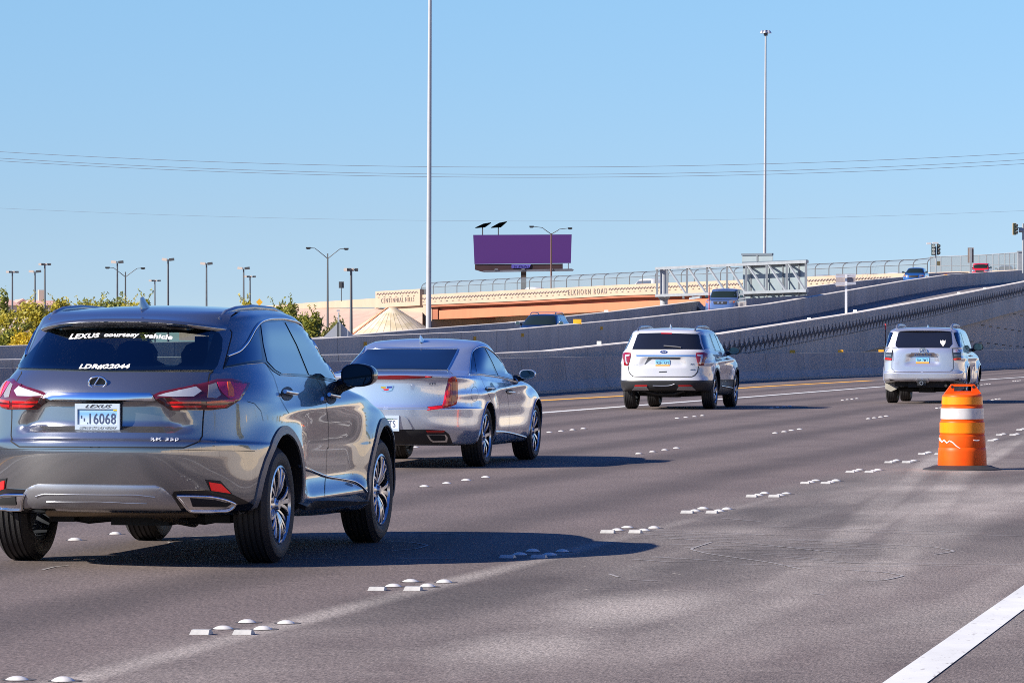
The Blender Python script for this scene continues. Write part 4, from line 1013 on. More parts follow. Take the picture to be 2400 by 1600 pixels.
def mirror_shape(car, M_, half, parent, mat_cap, mat_glass, pts_arm, name='side_mirror', tri=None):
    """door mirror: rounded housing, glass facing back; half = (hx, hy, hz)"""
    hx, hy, hz = half; b = MB(); n = 20; V = []; prof = [(-1.0, .93), (-.92, 1.0), (-.5, 1.0), (0, .93), (.5, .72), (.85, .42), (1.0, .08)]
    for u, r in prof:
        for k in range(n):
            a = 2 * math.pi * k / n; cy, cz = math.cos(a), math.sin(a); q = (abs(cy) ** 2.8 + abs(cz) ** 2.8) ** (-1 / 2.8)
            V.append(M_ @ Vector((u * hx, cy * q * r * hy, cz * q * r * hz * (1 - .12 * (cy < 0) * abs(cy)))))
    fs = [(i * n + k, i * n + (k + 1) % n, (i + 1) * n + (k + 1) % n, (i + 1) * n + k) for i in range(len(prof) - 1) for k in range(n)]
    fs += [tuple(range(n))[::-1], tuple((len(prof) - 1) * n + k for k in range(n))]
    b.add(V, fs); b.tube(pts_arm, [.05, .035], 8, mi=1); o = b.build(name, [mat_cap, BLACK], parent, 40)
    g = MB(); V = []
    for k in range(n):
        a = 2 * math.pi * k / n; cy, cz = math.cos(a), math.sin(a); q = (abs(cy) ** 2.8 + abs(cz) ** 2.8) ** (-1 / 2.8)
        V.append(M_ @ Vector((-hx - .004, cy * q * .86 * hy, cz * q * .86 * hz * (1 - .12 * (cy < 0) * abs(cy)))))
    g.add(V, [tuple(range(n))]); g.build('mirror_glass', mat_glass, o)
    return o
# paints and shared vehicle materials
def paint(name, col, metal=.0, rough=.35, flake=0.0, cior=1.75):
    if name in MATS: return MATS[name]
    m, N, L, P = nt(name); P.inputs['Base Color'].default_value = (*col, 1); P.inputs['Metallic'].default_value = metal; P.inputs['Roughness'].default_value = rough
    P.inputs['Coat Weight'].default_value = 1.0; P.inputs['Coat Roughness'].default_value = .015; P.inputs['Coat IOR'].default_value = cior
    tc = N.new('ShaderNodeTexCoord')
    n2 = N.new('ShaderNodeTexNoise'); n2.inputs['Scale'].default_value = 1.7; n2.inputs['Detail'].default_value = 5; L.new(tc.outputs['Object'], n2.inputs[0])
    r2 = N.new('ShaderNodeMapRange'); r2.inputs[1].default_value = .35; r2.inputs[2].default_value = .7; r2.inputs[3].default_value = .012; r2.inputs[4].default_value = .05; L.new(n2.outputs[0], r2.inputs[0]); L.new(r2.outputs[0], P.inputs['Coat Roughness'])
    if flake:
        v = N.new('ShaderNodeTexVoronoi'); v.inputs['Scale'].default_value = 900; L.new(tc.outputs['Object'], v.inputs[0])
        r = N.new('ShaderNodeMapRange'); r.inputs[3].default_value = rough - flake; r.inputs[4].default_value = rough + flake; L.new(v.outputs['Color'], r.inputs[0]); L.new(r.outputs[0], P.inputs['Roughness'])
    MATS[name] = m; return m
GLASS = mat('tinted_glass', (.004, .008, .02), .02, coat=1.0, spec=.8, ior=1.7, coatr=.0)
GLASS.node_tree.nodes['Principled BSDF'].inputs['Specular Tint'].default_value = (.35, .7, 1, 1)
GLASSM = mat('mirror_glass', (.10, .13, .14), .03, 1.0)
GLASSD = mat('dark_glass', (.010, .011, .016), .03, coat=.4, spec=.5, coatr=.0)
GLOSSB = mat('gloss_black', (.006, .006, .007), .12, coat=.6)
GAP = mat('panel_gap', (.008, .008, .009), .8)
CHROME = mat('chrome', (.78, .79, .82), .10, 1.0)
SATIN = mat('satin_silver', (.42, .43, .46), .33, .85)
RED = mat('red_lens', (.38, .004, .006), .08, coat=1.0)
REDL = mat('red_lit_lens', (.75, .01, .01), .15, coat=1.0)
AMBER = mat('orange_lens', (.8, .16, .02), .1, coat=1.0)
CLEAR = mat('clear_lens', (.35, .36, .38), .10, .6, coat=1.0)
UNDER = mat('underbody', (.02, .02, .02), .75, var=.3, vscale=4)
WHEELM = mat('machined_rim', (.62, .63, .66), .22, .95); RIMDK = mat('dark_rim_paint', (.05, .055, .065), .3, .6, coat=.5)
STICK = mat('white_sticker', (.80, .78, .76), .6)
def plate(car, cx, cz, x, w, h, cols, txt, txtcol, name='license_plate', tilt=0.0, y0=0.0, frame=None, extras=(), frame_m=None):
    """plate facing backwards at local x; centred at y0, height cz"""
    p = empty_mesh = MB(); p.box((x - .004, y0 - w / 2, cz - h / 2), (x + .012, y0 + w / 2, cz + h / 2)); 
    m, N, L, P = nt(name + '_face'); tc = N.new('ShaderNodeTexCoord'); sp = N.new('ShaderNodeSeparateXYZ'); L.new(tc.outputs['Object'], sp.inputs[0])
    mr = N.new('ShaderNodeMapRange'); mr.inputs[1].default_value = cz - h / 2; mr.inputs[2].default_value = cz + h / 2; L.new(sp.outputs[2], mr.inputs[0])
    cr = N.new('ShaderNodeValToRGB'); L.new(mr.outputs[0], cr.inputs[0]); e = cr.color_ramp.elements
    while len(e) < len(cols): e.new(.5)
    for i, (t, c) in enumerate(cols): e[i].position = t; e[i].color = (*c, 1)
    L.new(cr.outputs[0], P.inputs['Base Color']); P.inputs['Roughness'].default_value = .4
    o = p.build(name, m, car.root)
    if frame:
        f = MB(); e_ = .013
        f.box((x - .012, y0 - w / 2 - e_, cz - h / 2 - e_), (x + .006, y0 - w / 2 + .004, cz + h / 2 + e_)); f.box((x - .012, y0 + w / 2 - .004, cz - h / 2 - e_), (x + .006, y0 + w / 2 + e_, cz + h / 2 + e_))
        f.box((x - .012, y0 - w / 2 + .004, cz + h / 2 - .022), (x + .006, y0 + w / 2 - .004, cz + h / 2 + e_)); f.box((x - .012, y0 - w / 2 + .004, cz - h / 2 - e_), (x + .006, y0 + w / 2 - .004, cz - h / 2 + .022))
        f.build('plate_frame', frame_m or mat('pale_frame', (.42, .50, .58), .35), o)
    def put(s_, u0, u1, v0, v1, mt, bold=0.0, shear=0.0, dx=.0):
        def fn(u, v, e): return Vector((x - .0055 - dx, y0 + w / 2 - w * (u0 + (u1 - u0) * (u + shear * v)), cz - h / 2 + h * (v0 + (v1 - v0) * v)))
        map_text(s_, fn, 'lettering', mt, o, bold, 1.05, 0.0)
    put(txt[0], txt[1], txt[2], txt[3], txt[4], txtcol, .012)
    for ex in extras: put(*ex)
    return o
# ------------------------------------------------------------------ dark grey crossover, nearest vehicle
Z1 = lambda *p: [(x / 3.92, 680 + y / 3.92) for x, y in p]
Z2 = lambda *p: [(400 + x / 3.92, 680 + y / 3.92) for x, y in p]
Z3 = lambda *p: [(x / 3.92, 980 + y / 3.92) for x, y in p]
Z4 = lambda *p: [(450 + x / 3.92, 950 + y / 3.92) for x, y in p]
def sstep(a, b, x):
    t = max(0.0, min(1.0, (x - a) / (b - a))); return t * t * (3 - 2 * t)
RAILM = mat('rail_satin', (.30, .31, .34), .22, .8)
LETTER = mat('bright_lettering', (.75, .77, .82), .35, .4)
def build_grey():
    car = Car('grey_crossover', 'large dark metallic grey crossover nearest the camera, cut by the left edge', 'car', Vector((-2.43, 27.09, 0)))
    P_ = paint('grey_metallic_paint', (.175, .178, .19), .78, .22, .05, 2.3)
    R = .378; RA = .452
    #       xr    zr    xf    zf    w     zm    Lr   nr   Lf   nf
    K = [[-.60, .34, 3.45, .24, .80, .25, .6, 3, .8, 3],
         [-.96, .40, 3.66, .26, .86, .27, .8, 2.6, .9, 3],
         [-1.02, .46, 3.74, .34, .905, .33, .9, 2.5, .9, 2.8],
         [-1.055, .58, 3.78, .48, .925, .46, .95, 2.4, .95, 2.6],
         [-1.07, .74, 3.78, .62, .935, .60, 1.0, 2.4, 1.0, 2.5],
         [-1.062, .815, 3.76, .72, .938, .72, 1.0, 2.4, 1.0, 2.5],
         [-1.035, .835, 3.75, .76, .937, .75, 1.0, 2.4, 1.0, 2.5],
         [-1.025, .95, 3.70, .84, .935, .85, 1.0, 2.35, 1.05, 2.5],
         [-1.02, 1.08, 3.62, .93, .928, .96, 1.0, 2.3, 1.1, 2.5],
         [-1.0, 1.13, 3.42, .99, .918, 1.01, .98, 2.3, 1.1, 2.5],
         [-.955, 1.20, 3.0, 1.06, .895, 1.08, .95, 2.3, .9, 2.6],
         [-.89, 1.262, 2.55, 1.11, .865, 1.15, .95, 2.3, .7, 2.8],
         [-.83, 1.30, 2.36, 1.17, .845, 1.205, .95, 2.3, .7, 2.8],
         [-.68, 1.41, 2.11, 1.345, .80, 1.37, .9, 2.4, .8, 2.8],
         [-.525, 1.53, 1.80, 1.51, .76, 1.545, .8, 2.4, .8, 2.8],
         [-.43, 1.588, 1.64, 1.585, .725, 1.622, .7, 2.5, .7, 2.8],
         [-.34, 1.615, 1.50, 1.62, .66, 1.658, .6, 2.6, .6, 2.8]]
    def disp(x, y, z):
        # flares over the wheels, waist tuck between them, licence-plate recess
        s = 1 if y > 0 else -1
        for wx in (0.0, 2.79):
            r = math.hypot(x - wx, z - R); f = sstep(.78, .50, r) * sstep(1.05, .75, z)
            y += s * .034 * f * sstep(.6, .85, abs(y))
        if .5 < x < 2.4 and abs(y) > .7 and z < 1.1:
            q = sstep(.45, .9, x) * sstep(2.45, 1.95, x); y -= s * .055 * q * sstep(.35, .55, z) * sstep(1.0, .72, z)
            y += s * .03 * q * math.exp(-((z - .40) / .05) ** 2)
        y += s * .016 * math.exp(-((z - (.98 + .03 * x)) / .05) ** 2) * sstep(.6, .85, abs(y)) * sstep(-.5, .3, x)
        if x < -.5 and .86 < z < 1.115:
            wd = .42 + (1.10 - z) * .55; q = sstep(wd + .06, wd - .05, abs(y)) * sstep(.865, .92, z) * sstep(1.085, 1.06, z); x += .06 * q
        if x < -.4 and z < .66:       # slope under the bumper
            pass
        return (x, y, z)
    me = loft(K, sub=7, NR=30, NS=60, NF=14, crown=.035, disp=disp)
    me = cut_arches(me, [P_, BLACK], [(0, R + .01), (2.79, R + .01)], RA, .60)
    car.set_body(me, P_)
    # cabin: hollow behind the rear window and windscreen
    car.body.data = cut_box(me.copy(), [([(-1.2, -.60, 1.285), (-1.2, .60, 1.285), (-1.2, .55, 1.515), (-1.2, -.55, 1.515)], (4.0, 0, 0))], [P_, BLACK])
    INT = mat('cabin_fabric', (.022, .020, .024), .9)
    def seat(x, y, w, zt):
        b = MB(); pr = [(-w / 2, 1.25), (-w / 2, zt - .10), (-w / 2 + .03, zt - .035), (-w / 2 + .10, zt), (-.13, zt + .012), (-.135, zt + .07), (-.10, zt + .125), (-.05, zt + .145), (.05, zt + .145), (.10, zt + .125), (.135, zt + .07), (.13, zt + .012), (w / 2 - .10, zt), (w / 2 - .03, zt - .035), (w / 2, zt - .10), (w / 2, 1.25)]
        b.prism([(x, y + u, v) for u, v in pr], (.11, 0, 0)); b.build('seat', INT, car.root)
    seat(.05, -.37, .50, 1.30); seat(.05, .37, .50, 1.30); seat(1.0, -.38, .50, 1.31); seat(1.0, .38, .50, 1.31)
    b = MB(); b.box((1.55, -.11, 1.43), (1.59, .11, 1.485)); b.build('rear_view_mirror', BLACK, car.root)
    car.patch([(-.60, 1.20), (.60, 1.20), (.60, 1.50), (.50, 1.535), (-.50, 1.535), (-.60, 1.50)], 'windscreen', see_through('windscreen_glass', (.90, .98, .94), .05), .006, .004, .08, 'front')
    G = .0055
    # ---- rear
    tg = car.patch(Z1((152, 722), (300, 560), (440, 395), (520, 372), (1250, 352), (1900, 372), (2005, 400), (2036, 450), (2030, 560), (1990, 700), (1958, 742), (1000, 745)), 'rear_window', see_through('rear_privacy_glass', (.42, .50, .46), .13), .010, .012, 7)
    car.rear_band(tg)
    car.line(Z1((2112, 362), (2131, 385), (2126, 430), (2090, 570), (2050, 722)), G * 1.3, 'hatch_gap', GAP, mirror=True)
    car.line(Z1((1958, 748), (1925, 770), (1912, 850), (1880, 1040), (1866, 1180), (1858, 1340), (1826, 1392), (1690, 1445), (1000, 1441), (826, 1441)), G * 1.6, 'hatch_gap', GAP, mirror=True)
    car.line(Z3((826, 285), (1500, 285), (1800, 292), (2180, 297), (2340, 302)), .003, 'bumper_seam', GAP, mirror=True)
    # spoiler
    b = MB(); rows = []; n = 36
    for i in range(n + 1):
        u = -1 + 2 * i / n; y = -.635 * u; g = 1 - abs(u) ** 5; dz = -.055 * abs(u) ** 2.4
        h1, n1 = car.rear(y, 1.575 + dz * .8); h2, n2 = car.rear(y, 1.535 + dz * .8); xe = h1.x - .135 * g - .004
        fr = []
        for f_ in (.34, .2, .1, .03):
            x_ = h1.x + f_; hh, _, _, _ = car.bvh.ray_cast(Vector((x_, y, 3)), Vector((0, 0, -1))); fr.append(Vector((x_, y, max(hh.z if hh else 1.6, 1.5) + .004 + .008 * (f_ < .3))))
        zt = 1.590 + dz
        rows.append(fr + [Vector((xe + .03, y, zt + .010)), Vector((xe + .004, y, zt)), Vector((xe, y, zt - .010)), Vector((xe + .012, y, zt - .026)), Vector((xe + .06, y, zt - .034)), Vector((h2.x - .008, y, zt - .062)), Vector((h2.x + .02, y, zt - .066))])
    k = 11; b.add([v for r in rows for v in r], [(i * k + j, i * k + j + 1, (i + 1) * k + j + 1, (i + 1) * k + j) for i in range(n) for j in range(k - 1)])
    b.m = [1 if (q % (k - 1)) >= 7 else 0 for q in range(len(b.f))]
    me2 = b.mesh('spoiler'); smooth(me2, 50); sp = link('spoiler', me2, [P_, GLOSSB], car.root)
    q = MB(); 
    for i in range(9, 27): 
        a, c = rows[i], rows[i + 1]; q.add([a[8].lerp(a[7], .3) + Vector((-.006, 0, -.005)), c[8].lerp(c[7], .3) + Vector((-.006, 0, -.005)), c[7].lerp(c[6], .2) + Vector((-.006, 0, -.003)), a[7].lerp(a[6], .2) + Vector((-.006, 0, -.003))], [(0, 1, 2, 3)])
    q.build('brake_light', mat('smoked_silver', (.22, .22, .27), .3, .5), sp)
    # tail lamps
    lamp = car.patch(Z1((1402, 968), (1470, 935), (1680, 893), (1900, 848), (1985, 822), (2130, 818), (2290, 858), (2268, 910), (2200, 1010), (2080, 1085), (1930, 1102), (1560, 1098), (1480, 1042)), 'tail_lamp', mat('smoked_red_lens', (.10, .008, .010), .06, coat=1.0), .008, .015, 8, bulge=.012)
    car.patch(Z1((1440, 970), (1520, 945), (1800, 884), (1852, 925), (1780, 975), (1600, 978)), 'reverse_lens', mat('bright_clear_lens', (.55, .56, .58), .12, .3, coat=1.0), .018, .006, 8, parent=lamp)
    car.patch(Z1((1915, 870), (1985, 850), (2000, 900), (2030, 960), (1990, 990), (1908, 985)), 'clear_lens', mat('warm_clear_lens', (.42, .38, .33), .15, .4, coat=1), .019, .006, 8, parent=lamp)
    car.patch(Z1((1995, 845), (2085, 838), (2270, 862), (2190, 1005), (2100, 990), (2050, 950), (2015, 905)), 'red_lens', mat('magenta_red_lens', (.50, .015, .08), .08, coat=1), .017, .006, 8, parent=lamp)
    car.patch(Z1((2088, 842), (2110, 840), (2142, 900), (2148, 975), (2095, 970)), 'turn_lens', AMBER, .023, .004, 8, parent=lamp)
    for a in ([(1525, 1025), (1848, 1022), (1848, 1040), (1545, 1043)], [(1570, 1060), (1848, 1058), (1848, 1076), (1600, 1078)],
              [(1898, 1022), (2160, 1000), (2150, 1022), (1898, 1042)], [(1898, 1058), (2100, 1052), (2060, 1075), (1898, 1078)]):
        car.patch(Z1(*a), 'light_bar', REDL, .021, .004, 8, parent=lamp)
    for o in [lamp] + list(lamp.children):
        if o is lamp: lm = car.mirror(o)
        else: car.mirror(o, lm)
    # chrome bar, badge, plate, letters
    car.patch(Z1((445, 943), (700, 946), (1378, 950), (1428, 1000), (1380, 1004), (700, 998), (402, 992)), 'chrome_strip', CHROME, .012, .02, 8, sm=60)
    em = MB(); h, nn = car.ray(902 / 3.92, 680 + 848 / 3.92); c0 = h + Vector((-.012, 0, 0))
    ell = lambda t, a, b_: c0 + Vector((0, -a * math.cos(t), b_ * math.sin(t)))
    em.tube([ell(2 * math.pi * k / 32, .058, .038) for k in range(33)], .0075, 8)
    em.tube([c0 + Vector((-.003, -.013, .033)), c0 + Vector((-.003, .006, .006)), c0 + Vector((-.003, .020, -.016))], .006, 8); em.tube([c0 + Vector((-.003, .026, -.019)), c0 + Vector((-.003, -.046, -.019))], .005, 8)
    bd = em.build('badge', CHROME, car.root, 50)
    em = MB(); em.add([ell(2 * math.pi * k / 32, .057, .037) + Vector((.004, 0, 0)) for k in range(32)], [tuple(range(32))]); em.build('badge_field', GLOSSB, bd)
    h, nn = car.ray(232.5, 976); px_ = h.x - .03
    dk = mat('plate_blue_ink', (.03, .05, .12), .6); bk = mat('plate_black_ink', (.02, .02, .025), .6)
    cx_ = -(h.y)
    plate(car, 0, h.z, px_, .272, .142, [(0, (.46, .53, .60)), (.35, (.46, .56, .66)), (.62, (.15, .36, .62)), (.80, (.28, .46, .62))], ('16068', .30, .95, .17, .66), dk, y0=h.y, frame=True,
          extras=[('LEXUS', .2, .80, .905, 1.05, bk, .012, .12, .009), ('LEXUS OF LAS VEGAS', .06, .94, -.045, .06, bk, .004, .05, .009), ('CENTENNIAL', .22, .72, .80, .86, mat('orange_ink', (.7, .2, .06), .6), .004), ('1', .09, .12, .42, .56, dk, .01), ('1', .16, .19, .30, .44, dk, .01), ('.', .24, .27, .17, .24, dk, .01)])
    st = MB(); st.box((px_ - .007, h.y - .105, h.z + .038), (px_ - .0045, h.y - .135 + .004, h.z + .06)); st.build('plate_sticker', mat('yellow_sticker', (.8, .6, .02), .5), car.root)
    def T(z, *q): return Z1(*q)
    car.text('RX 350', Z1((1385, 1386), (1640, 1386), (1640, 1352), (1385, 1352)), 'badge_lettering', LETTER, .006, .012, 0, 1.2)
    # window lettering, on the glass
    bmg = bmesh.new(); bmg.from_mesh(tg.data); gb = BVHTree.FromBMesh(bmg); bmg.free()
    car.text('LEXUS', Z1((632, 452), (905, 436), (915, 396), (655, 404)), 'window_lettering', STICK, .003, .035, .03, 1.1, bvh=gb, parent=tg)
    car.text('courtesy', Z1((945, 440), (1268, 440), (1278, 397), (960, 397)), 'window_lettering', STICK, .003, .035, .02, 1.05, bvh=gb, parent=tg)
    car.text('vehicle', Z1((1318, 438), (1580, 456), (1588, 412), (1325, 398)), 'window_lettering', STICK, .003, .035, .02, 1.05, bvh=gb, parent=tg)
    car.text('LDR#22044', Z1((722, 726), (1182, 724), (1194, 680), (740, 682)), 'window_lettering', STICK, .003, .035, .02, 1.05, bvh=gb, parent=tg)
    # lower bumper
    car.patch(Z3((188, 800), (226, 690), (262, 636), (335, 604), (700, 606), (1430, 615), (1500, 640), (1575, 705), (1665, 824), (1500, 832), (900, 822), (520, 812)), 'skid_plate', SATIN, .014, .02, 8, bulge=.012)
    car.trim(Z3((345, 705), (400, 685), (1250, 690), (1425, 712)), .004, 'skid_rib', SATIN, .024)
    car.trim(Z3((440, 748), (900, 745), (1350, 762)), .003, 'skid_rib', SATIN, .024)
    car.patch(Z3((1600, 664), (1900, 655), (2120, 690), (2330, 790), (2340, 800), (2200, 900), (2120, 905), (2110, 850), (1680, 842), (1580, 700)), 'lower_bumper', GLOSSB, .008, .012, 8, mirror=True)
    ex = car.patch(Z3((1617, 700), (1900, 708), (2040, 733), (2166, 776), (2092, 832), (1730, 826)), 'exhaust_tip', CHROME, .022, .02, 8)
    car.patch(Z3((1745, 733), (1965, 745), (2122, 784), (2075, 811), (1768, 806)), 'exhaust_opening', GAP, .026, .004, 8, parent=ex)
    car.trim(Z3((1622, 704), (1900, 711), (2040, 737), (2160, 777), (2090, 828), (1732, 822), (1622, 704)), .009, 'tip_rim', CHROME, .026, parent=ex)
    e2 = car.mirror(ex); [car.mirror(o, e2) for o in list(ex.children)]
    car.patch(Z3((1885, 560), (2020, 572), (2130, 690), (1940, 675)), 'reflector_bezel', BLACK, .006, .01, 8, mirror=True)
    car.patch(Z3((1913, 583), (2022, 600), (2112, 688), (1937, 662)), 'reflector', mat('glowing_red_reflector', (.85, .012, .012), .25, coat=.5, emit=((1, .02, .02), .12)), .012, .01, 8, mirror=True)  # small emission added, so the reflector glows by itself
    # ---- side glass
    car.patch(Z2((488, 712), (522, 608), (632, 562), (705, 478), (772, 348), (822, 290), (905, 266), (1030, 265), (1148, 292), (1256, 354), (1376, 466), (1474, 594), (1600, 772), (1596, 856), (1400, 822), (1250, 795), (1005, 782), (940, 742), (866, 668), (700, 680)), 'window_surround', GLOSSB, .004, .01, 7, mirror=True)
    for pl in ([(500, 702), (533, 618), (642, 574), (722, 482), (796, 338), (832, 640), (700, 660)],
               [(822, 322), (862, 302), (1018, 290), (1050, 330), (1140, 520), (1242, 776), (1012, 768), (952, 732), (880, 655), (845, 500)],
               [(1046, 300), (1150, 314), (1262, 372), (1392, 492), (1468, 600), (1542, 832), (1262, 776), (1150, 500)],
               [(1486, 625), (1606, 790), (1592, 846), (1558, 840)]):
        car.patch(Z2(*pl), 'side_window', GLASS, .008, .005, 7, mirror=True)
    car.trim(Z2((520, 608), (632, 564), (705, 480), (772, 350), (822, 290), (905, 266), (1030, 264), (1148, 291), (1256, 352), (1376, 464), (1474, 592), (1600, 770)), .009, 'chrome_trim', CHROME, .006, mirror=True, step=5)
    # doors
    car.line(Z2((868, 662), (945, 790), (975, 880), (1005, 990), (1060, 1090), (1085, 1130)), G, 'door_gap', GAP, mirror=True)
    car.line(Z2((1340, 815), (1385, 880), (1430, 1060), (1448, 1220), (1450, 1440)) + Z4((1240, 400), (1232, 640), (1222, 700), (1216, 900)), G, 'door_gap', GAP, mirror=True)
    for cx, cy, rx, ry in ((1070, 950, 56, 64), (1474, 984, 48, 62)):
        hd = car.patch([Z2((cx + rx * math.cos(a * math.pi / 10), cy + ry * math.sin(a * math.pi / 10)))[0] for a in range(20)], 'handle_recess', BLACK, .003, .006, 8, mirror=True)
        car.trim(Z2((cx - rx, cy - 8), (cx - rx * .3, cy + 2), (cx + rx * .95, cy + 12)), .014, 'door_handle', CHROME, .028, mirror=True)
    car.line(Z2((700, 1020), (770, 1040), (830, 1110), (850, 1200)), .003, 'fuel_door_gap', GAP)
    # lower door facets
    car.trim(Z4((992, 552), (1100, 600), (1225, 652), (1400, 680), (1500, 700), (1560, 745), (1600, 792)), .010, 'door_molding', CHROME, .004, mirror=True)
    car.patch(Z4((960, 905), (1060, 868), (1200, 846), (1400, 846), (1585, 856), (1590, 876), (1400, 893), (1100, 915), (960, 935)), 'sill', BLACK, .045, .05, 8, mirror=True)
    # arch lips
    for wx in (0.0, 2.79):
        ann = []; 
        for a in range(-14, 195, 6): t = math.radians(a); ann.append((wx + (RA + .058) * math.cos(t), R + .01 + (RA + .058) * math.sin(t)))
        for a in range(192, -17, -6): t = math.radians(a); ann.append((wx + (RA + .004) * math.cos(t), R + .01 + (RA + .004) * math.sin(t)))
        car.patch([(x, max(z, .27)) for x, z in ann], 'wheel_arch_lip', mat('arch_lip_grey', (.17, .17, .18), .4, .3), .010, .02, .06, 'side', mirror=True)
    # roof rails, fin
    for s in (-1, 1):
        b = MB(); pts = []
        for u, y, dz in ((-.24, .575, -.004), (-.10, .585, .006), (.1, .595, .012), (.5, .60, .014), (1.0, .60, .012), (1.3, .59, .006), (1.5, .575, -.012)):
            hh, _, _, _ = car.bvh.ray_cast(Vector((u, s * y, 3)), Vector((0, 0, -1))); pts.append(Vector((u, s * y, (hh.z if hh else 1.6) + dz)))
        b.tube(pts, [.012, .018, .02, .02, .02, .018, .012], 8); b.build('roof_rail', RAILM, car.root, 60)
    hh, _, _, _ = car.bvh.ray_cast(Vector((.0, 0, 3)), Vector((0, 0, -1))); z0 = hh.z - .01
    b = MB(); b.add([(-.09, 0, z0), (-.02, -.035, z0), (.13, -.012, z0), (.13, .012, z0), (-.02, .035, z0), (-.085, -.004, z0 + .075), (-.085, .004, z0 + .075), (-.03, 0, z0 + .085), (.02, -.006, z0 + .05), (.02, .006, z0 + .05)],
                   [(0, 1, 5), (0, 5, 6), (0, 6, 4), (1, 8, 7, 5), (1, 2, 8), (2, 3, 9, 8), (3, 4, 9), (4, 6, 7, 9), (5, 7, 6), (7, 8, 9), (0, 4, 3, 2, 1)]); b.build('roof_antenna', P_, car.root, 50)
    # mirrors
    for s in (-1, 1):
        M_ = Matrix.Translation((1.80, s * 1.035, 1.215)) @ Matrix.Rotation(math.radians(8 * s), 4, 'Z')
        mirror_shape(car, M_, (.10, .125, .082), car.root, GLOSSB, GLASSM, [Vector((1.86, s * .86, 1.14)), Vector((1.82, s * .98, 1.17))])
    # wheels
    def face(spoke, a):
        spoke(a, a + .05, .026, .034, y0=.018, y1=-.004); spoke(a + .10, a + .42, .020, .026, y0=.018, y1=-.004); spoke(a - .10, a - .32, .020, .026, y0=.018, y1=-.004); spoke(a + .6, a + .63, .016, .02, y0=.03, y1=.012)
    for x in (0, 2.79):
        for s in (-1, 1): wheel(car, x, s, 1.635, R, .262, .235, WHEELM, 5, face, dark=RIMDK, seed=.15 if x == 0 else .35)
    # underbody
    b = MB(); b.tube([(.0, -.62, .33), (.05, -.4, .29), (.05, 0, .33), (.05, .4, .29), (.0, .62, .33)], .05, 8); b.box((-.12, -.62, .26), (.12, -.45, .36)); b.box((-.12, .45, .26), (.12, .62, .36))
    b.box((-.1, -.2, .24), (.35, .2, .36)); b.build('rear_axle', UNDER, car.root, 40)
    b = MB(); b.tube([(.9, -.1, .26), (.2, -.28, .25), (-.25, -.25, .30), (-.55, -.05, .38)], .035, 10); b.tube([(-.5, -.5, .40), (-.5, .5, .40)], .09, 12); b.build('exhaust_pipe', mat('exhaust_steel', (.30, .24, .17), .4, .8), car.root, 60)
    b = MB(); b.box((-.7, -.72, .37), (-.05, .72, .5)); b.box((-.05, -.55, .36), (2.9, .55, .5)); b.build('underbody', UNDER, car.root)
    return car
grey = build_grey()
# ------------------------------------------------------------------ the other vehicles
def zz_(ox, oy, s_): return lambda *p: [(ox + x / s_, oy + y / s_) for x, y in p]
def std_disp(wheels, R, amt=.03, tuck=.035, waist=None, dent=None):
    def disp(x, y, z):
        s = 1 if y > 0 else -1
        for wx in wheels:
            r = math.hypot(x - wx, z - R); y += s * amt * sstep(.74, .48, r) * sstep(.6, .85, abs(y))
        if wheels[0] + .5 < x < wheels[1] - .4 and abs(y) > .6 and z < 1.0:
            q = sstep(wheels[0] + .45, wheels[0] + .9, x) * sstep(wheels[1] - .35, wheels[1] - .85, x); y -= s * tuck * q * sstep(.35, .6, z) * sstep(.95, .7, z)
        if waist: y += s * .014 * math.exp(-((z - (waist[0] + waist[1] * x)) / .035) ** 2) * sstep(.6, .85, abs(y))
        if dent and x < -.5 and dent[0] < z < dent[1]:
            wd = dent[2] + (dent[1] - z) * dent[3]; x += dent[4] * sstep(wd + .07, wd - .06, abs(y)) * sstep(dent[0], dent[0] + .08, z) * sstep(dent[1], dent[1] - .05, z)
        return (x, y, z)
    return disp
def arch_lip(car, wheels, RA, zc, w, m, zmin=.27):
    for wx in wheels:
        ann = [(wx + (RA + w) * math.cos(math.radians(a)), zc + (RA + w) * math.sin(math.radians(a))) for a in range(-14, 195, 8)]
        ann += [(wx + (RA + .004) * math.cos(math.radians(a)), zc + (RA + .004) * math.sin(math.radians(a))) for a in range(192, -17, -8)]
        car.patch([(x, max(z, zmin)) for x, z in ann], 'wheel_arch_lip', m, .010, .02, .08, 'side', mirror=True)
def rails(car, x0, x1, y, h, m, r=.02):
    for s in (-1, 1):
        b = MB(); pts = []
        for u, dz in ((0, -.005), (.05, h * .8), (.2, h), (.5, h), (.8, h), (.95, h * .8), (1, -.005)):
            x = x0 + (x1 - x0) * u; hh, _, _, _ = car.bvh.ray_cast(Vector((x, s * y, 3)), Vector((0, 0, -1))); pts.append(Vector((x, s * y, (hh.z if hh else 1.6) + dz)))
        b.tube(pts, r, 8); b.build('roof_rail', m, car.root, 60)
def fin(car, x, m, sc=1.0):
    hh, _, _, _ = car.bvh.ray_cast(Vector((x, 0, 3)), Vector((0, 0, -1))); z0 = hh.z - .01; V = [(-.09, 0, 0), (-.02, -.03, 0), (.13, -.01, 0), (.13, .01, 0), (-.02, .03, 0), (-.08, -.004, .07 * sc), (-.08, .004, .07 * sc), (.02, 0, .05 * sc)]
    b = MB(); b.add([(x + a, y, z0 + z) for a, y, z in V], [(0, 1, 5), (0, 5, 6), (0, 6, 4), (1, 2, 7, 5), (3, 4, 6, 7), (2, 3, 7), (5, 7, 6), (0, 4, 3, 2, 1)]); b.build('roof_antenna', m, car.root, 50)
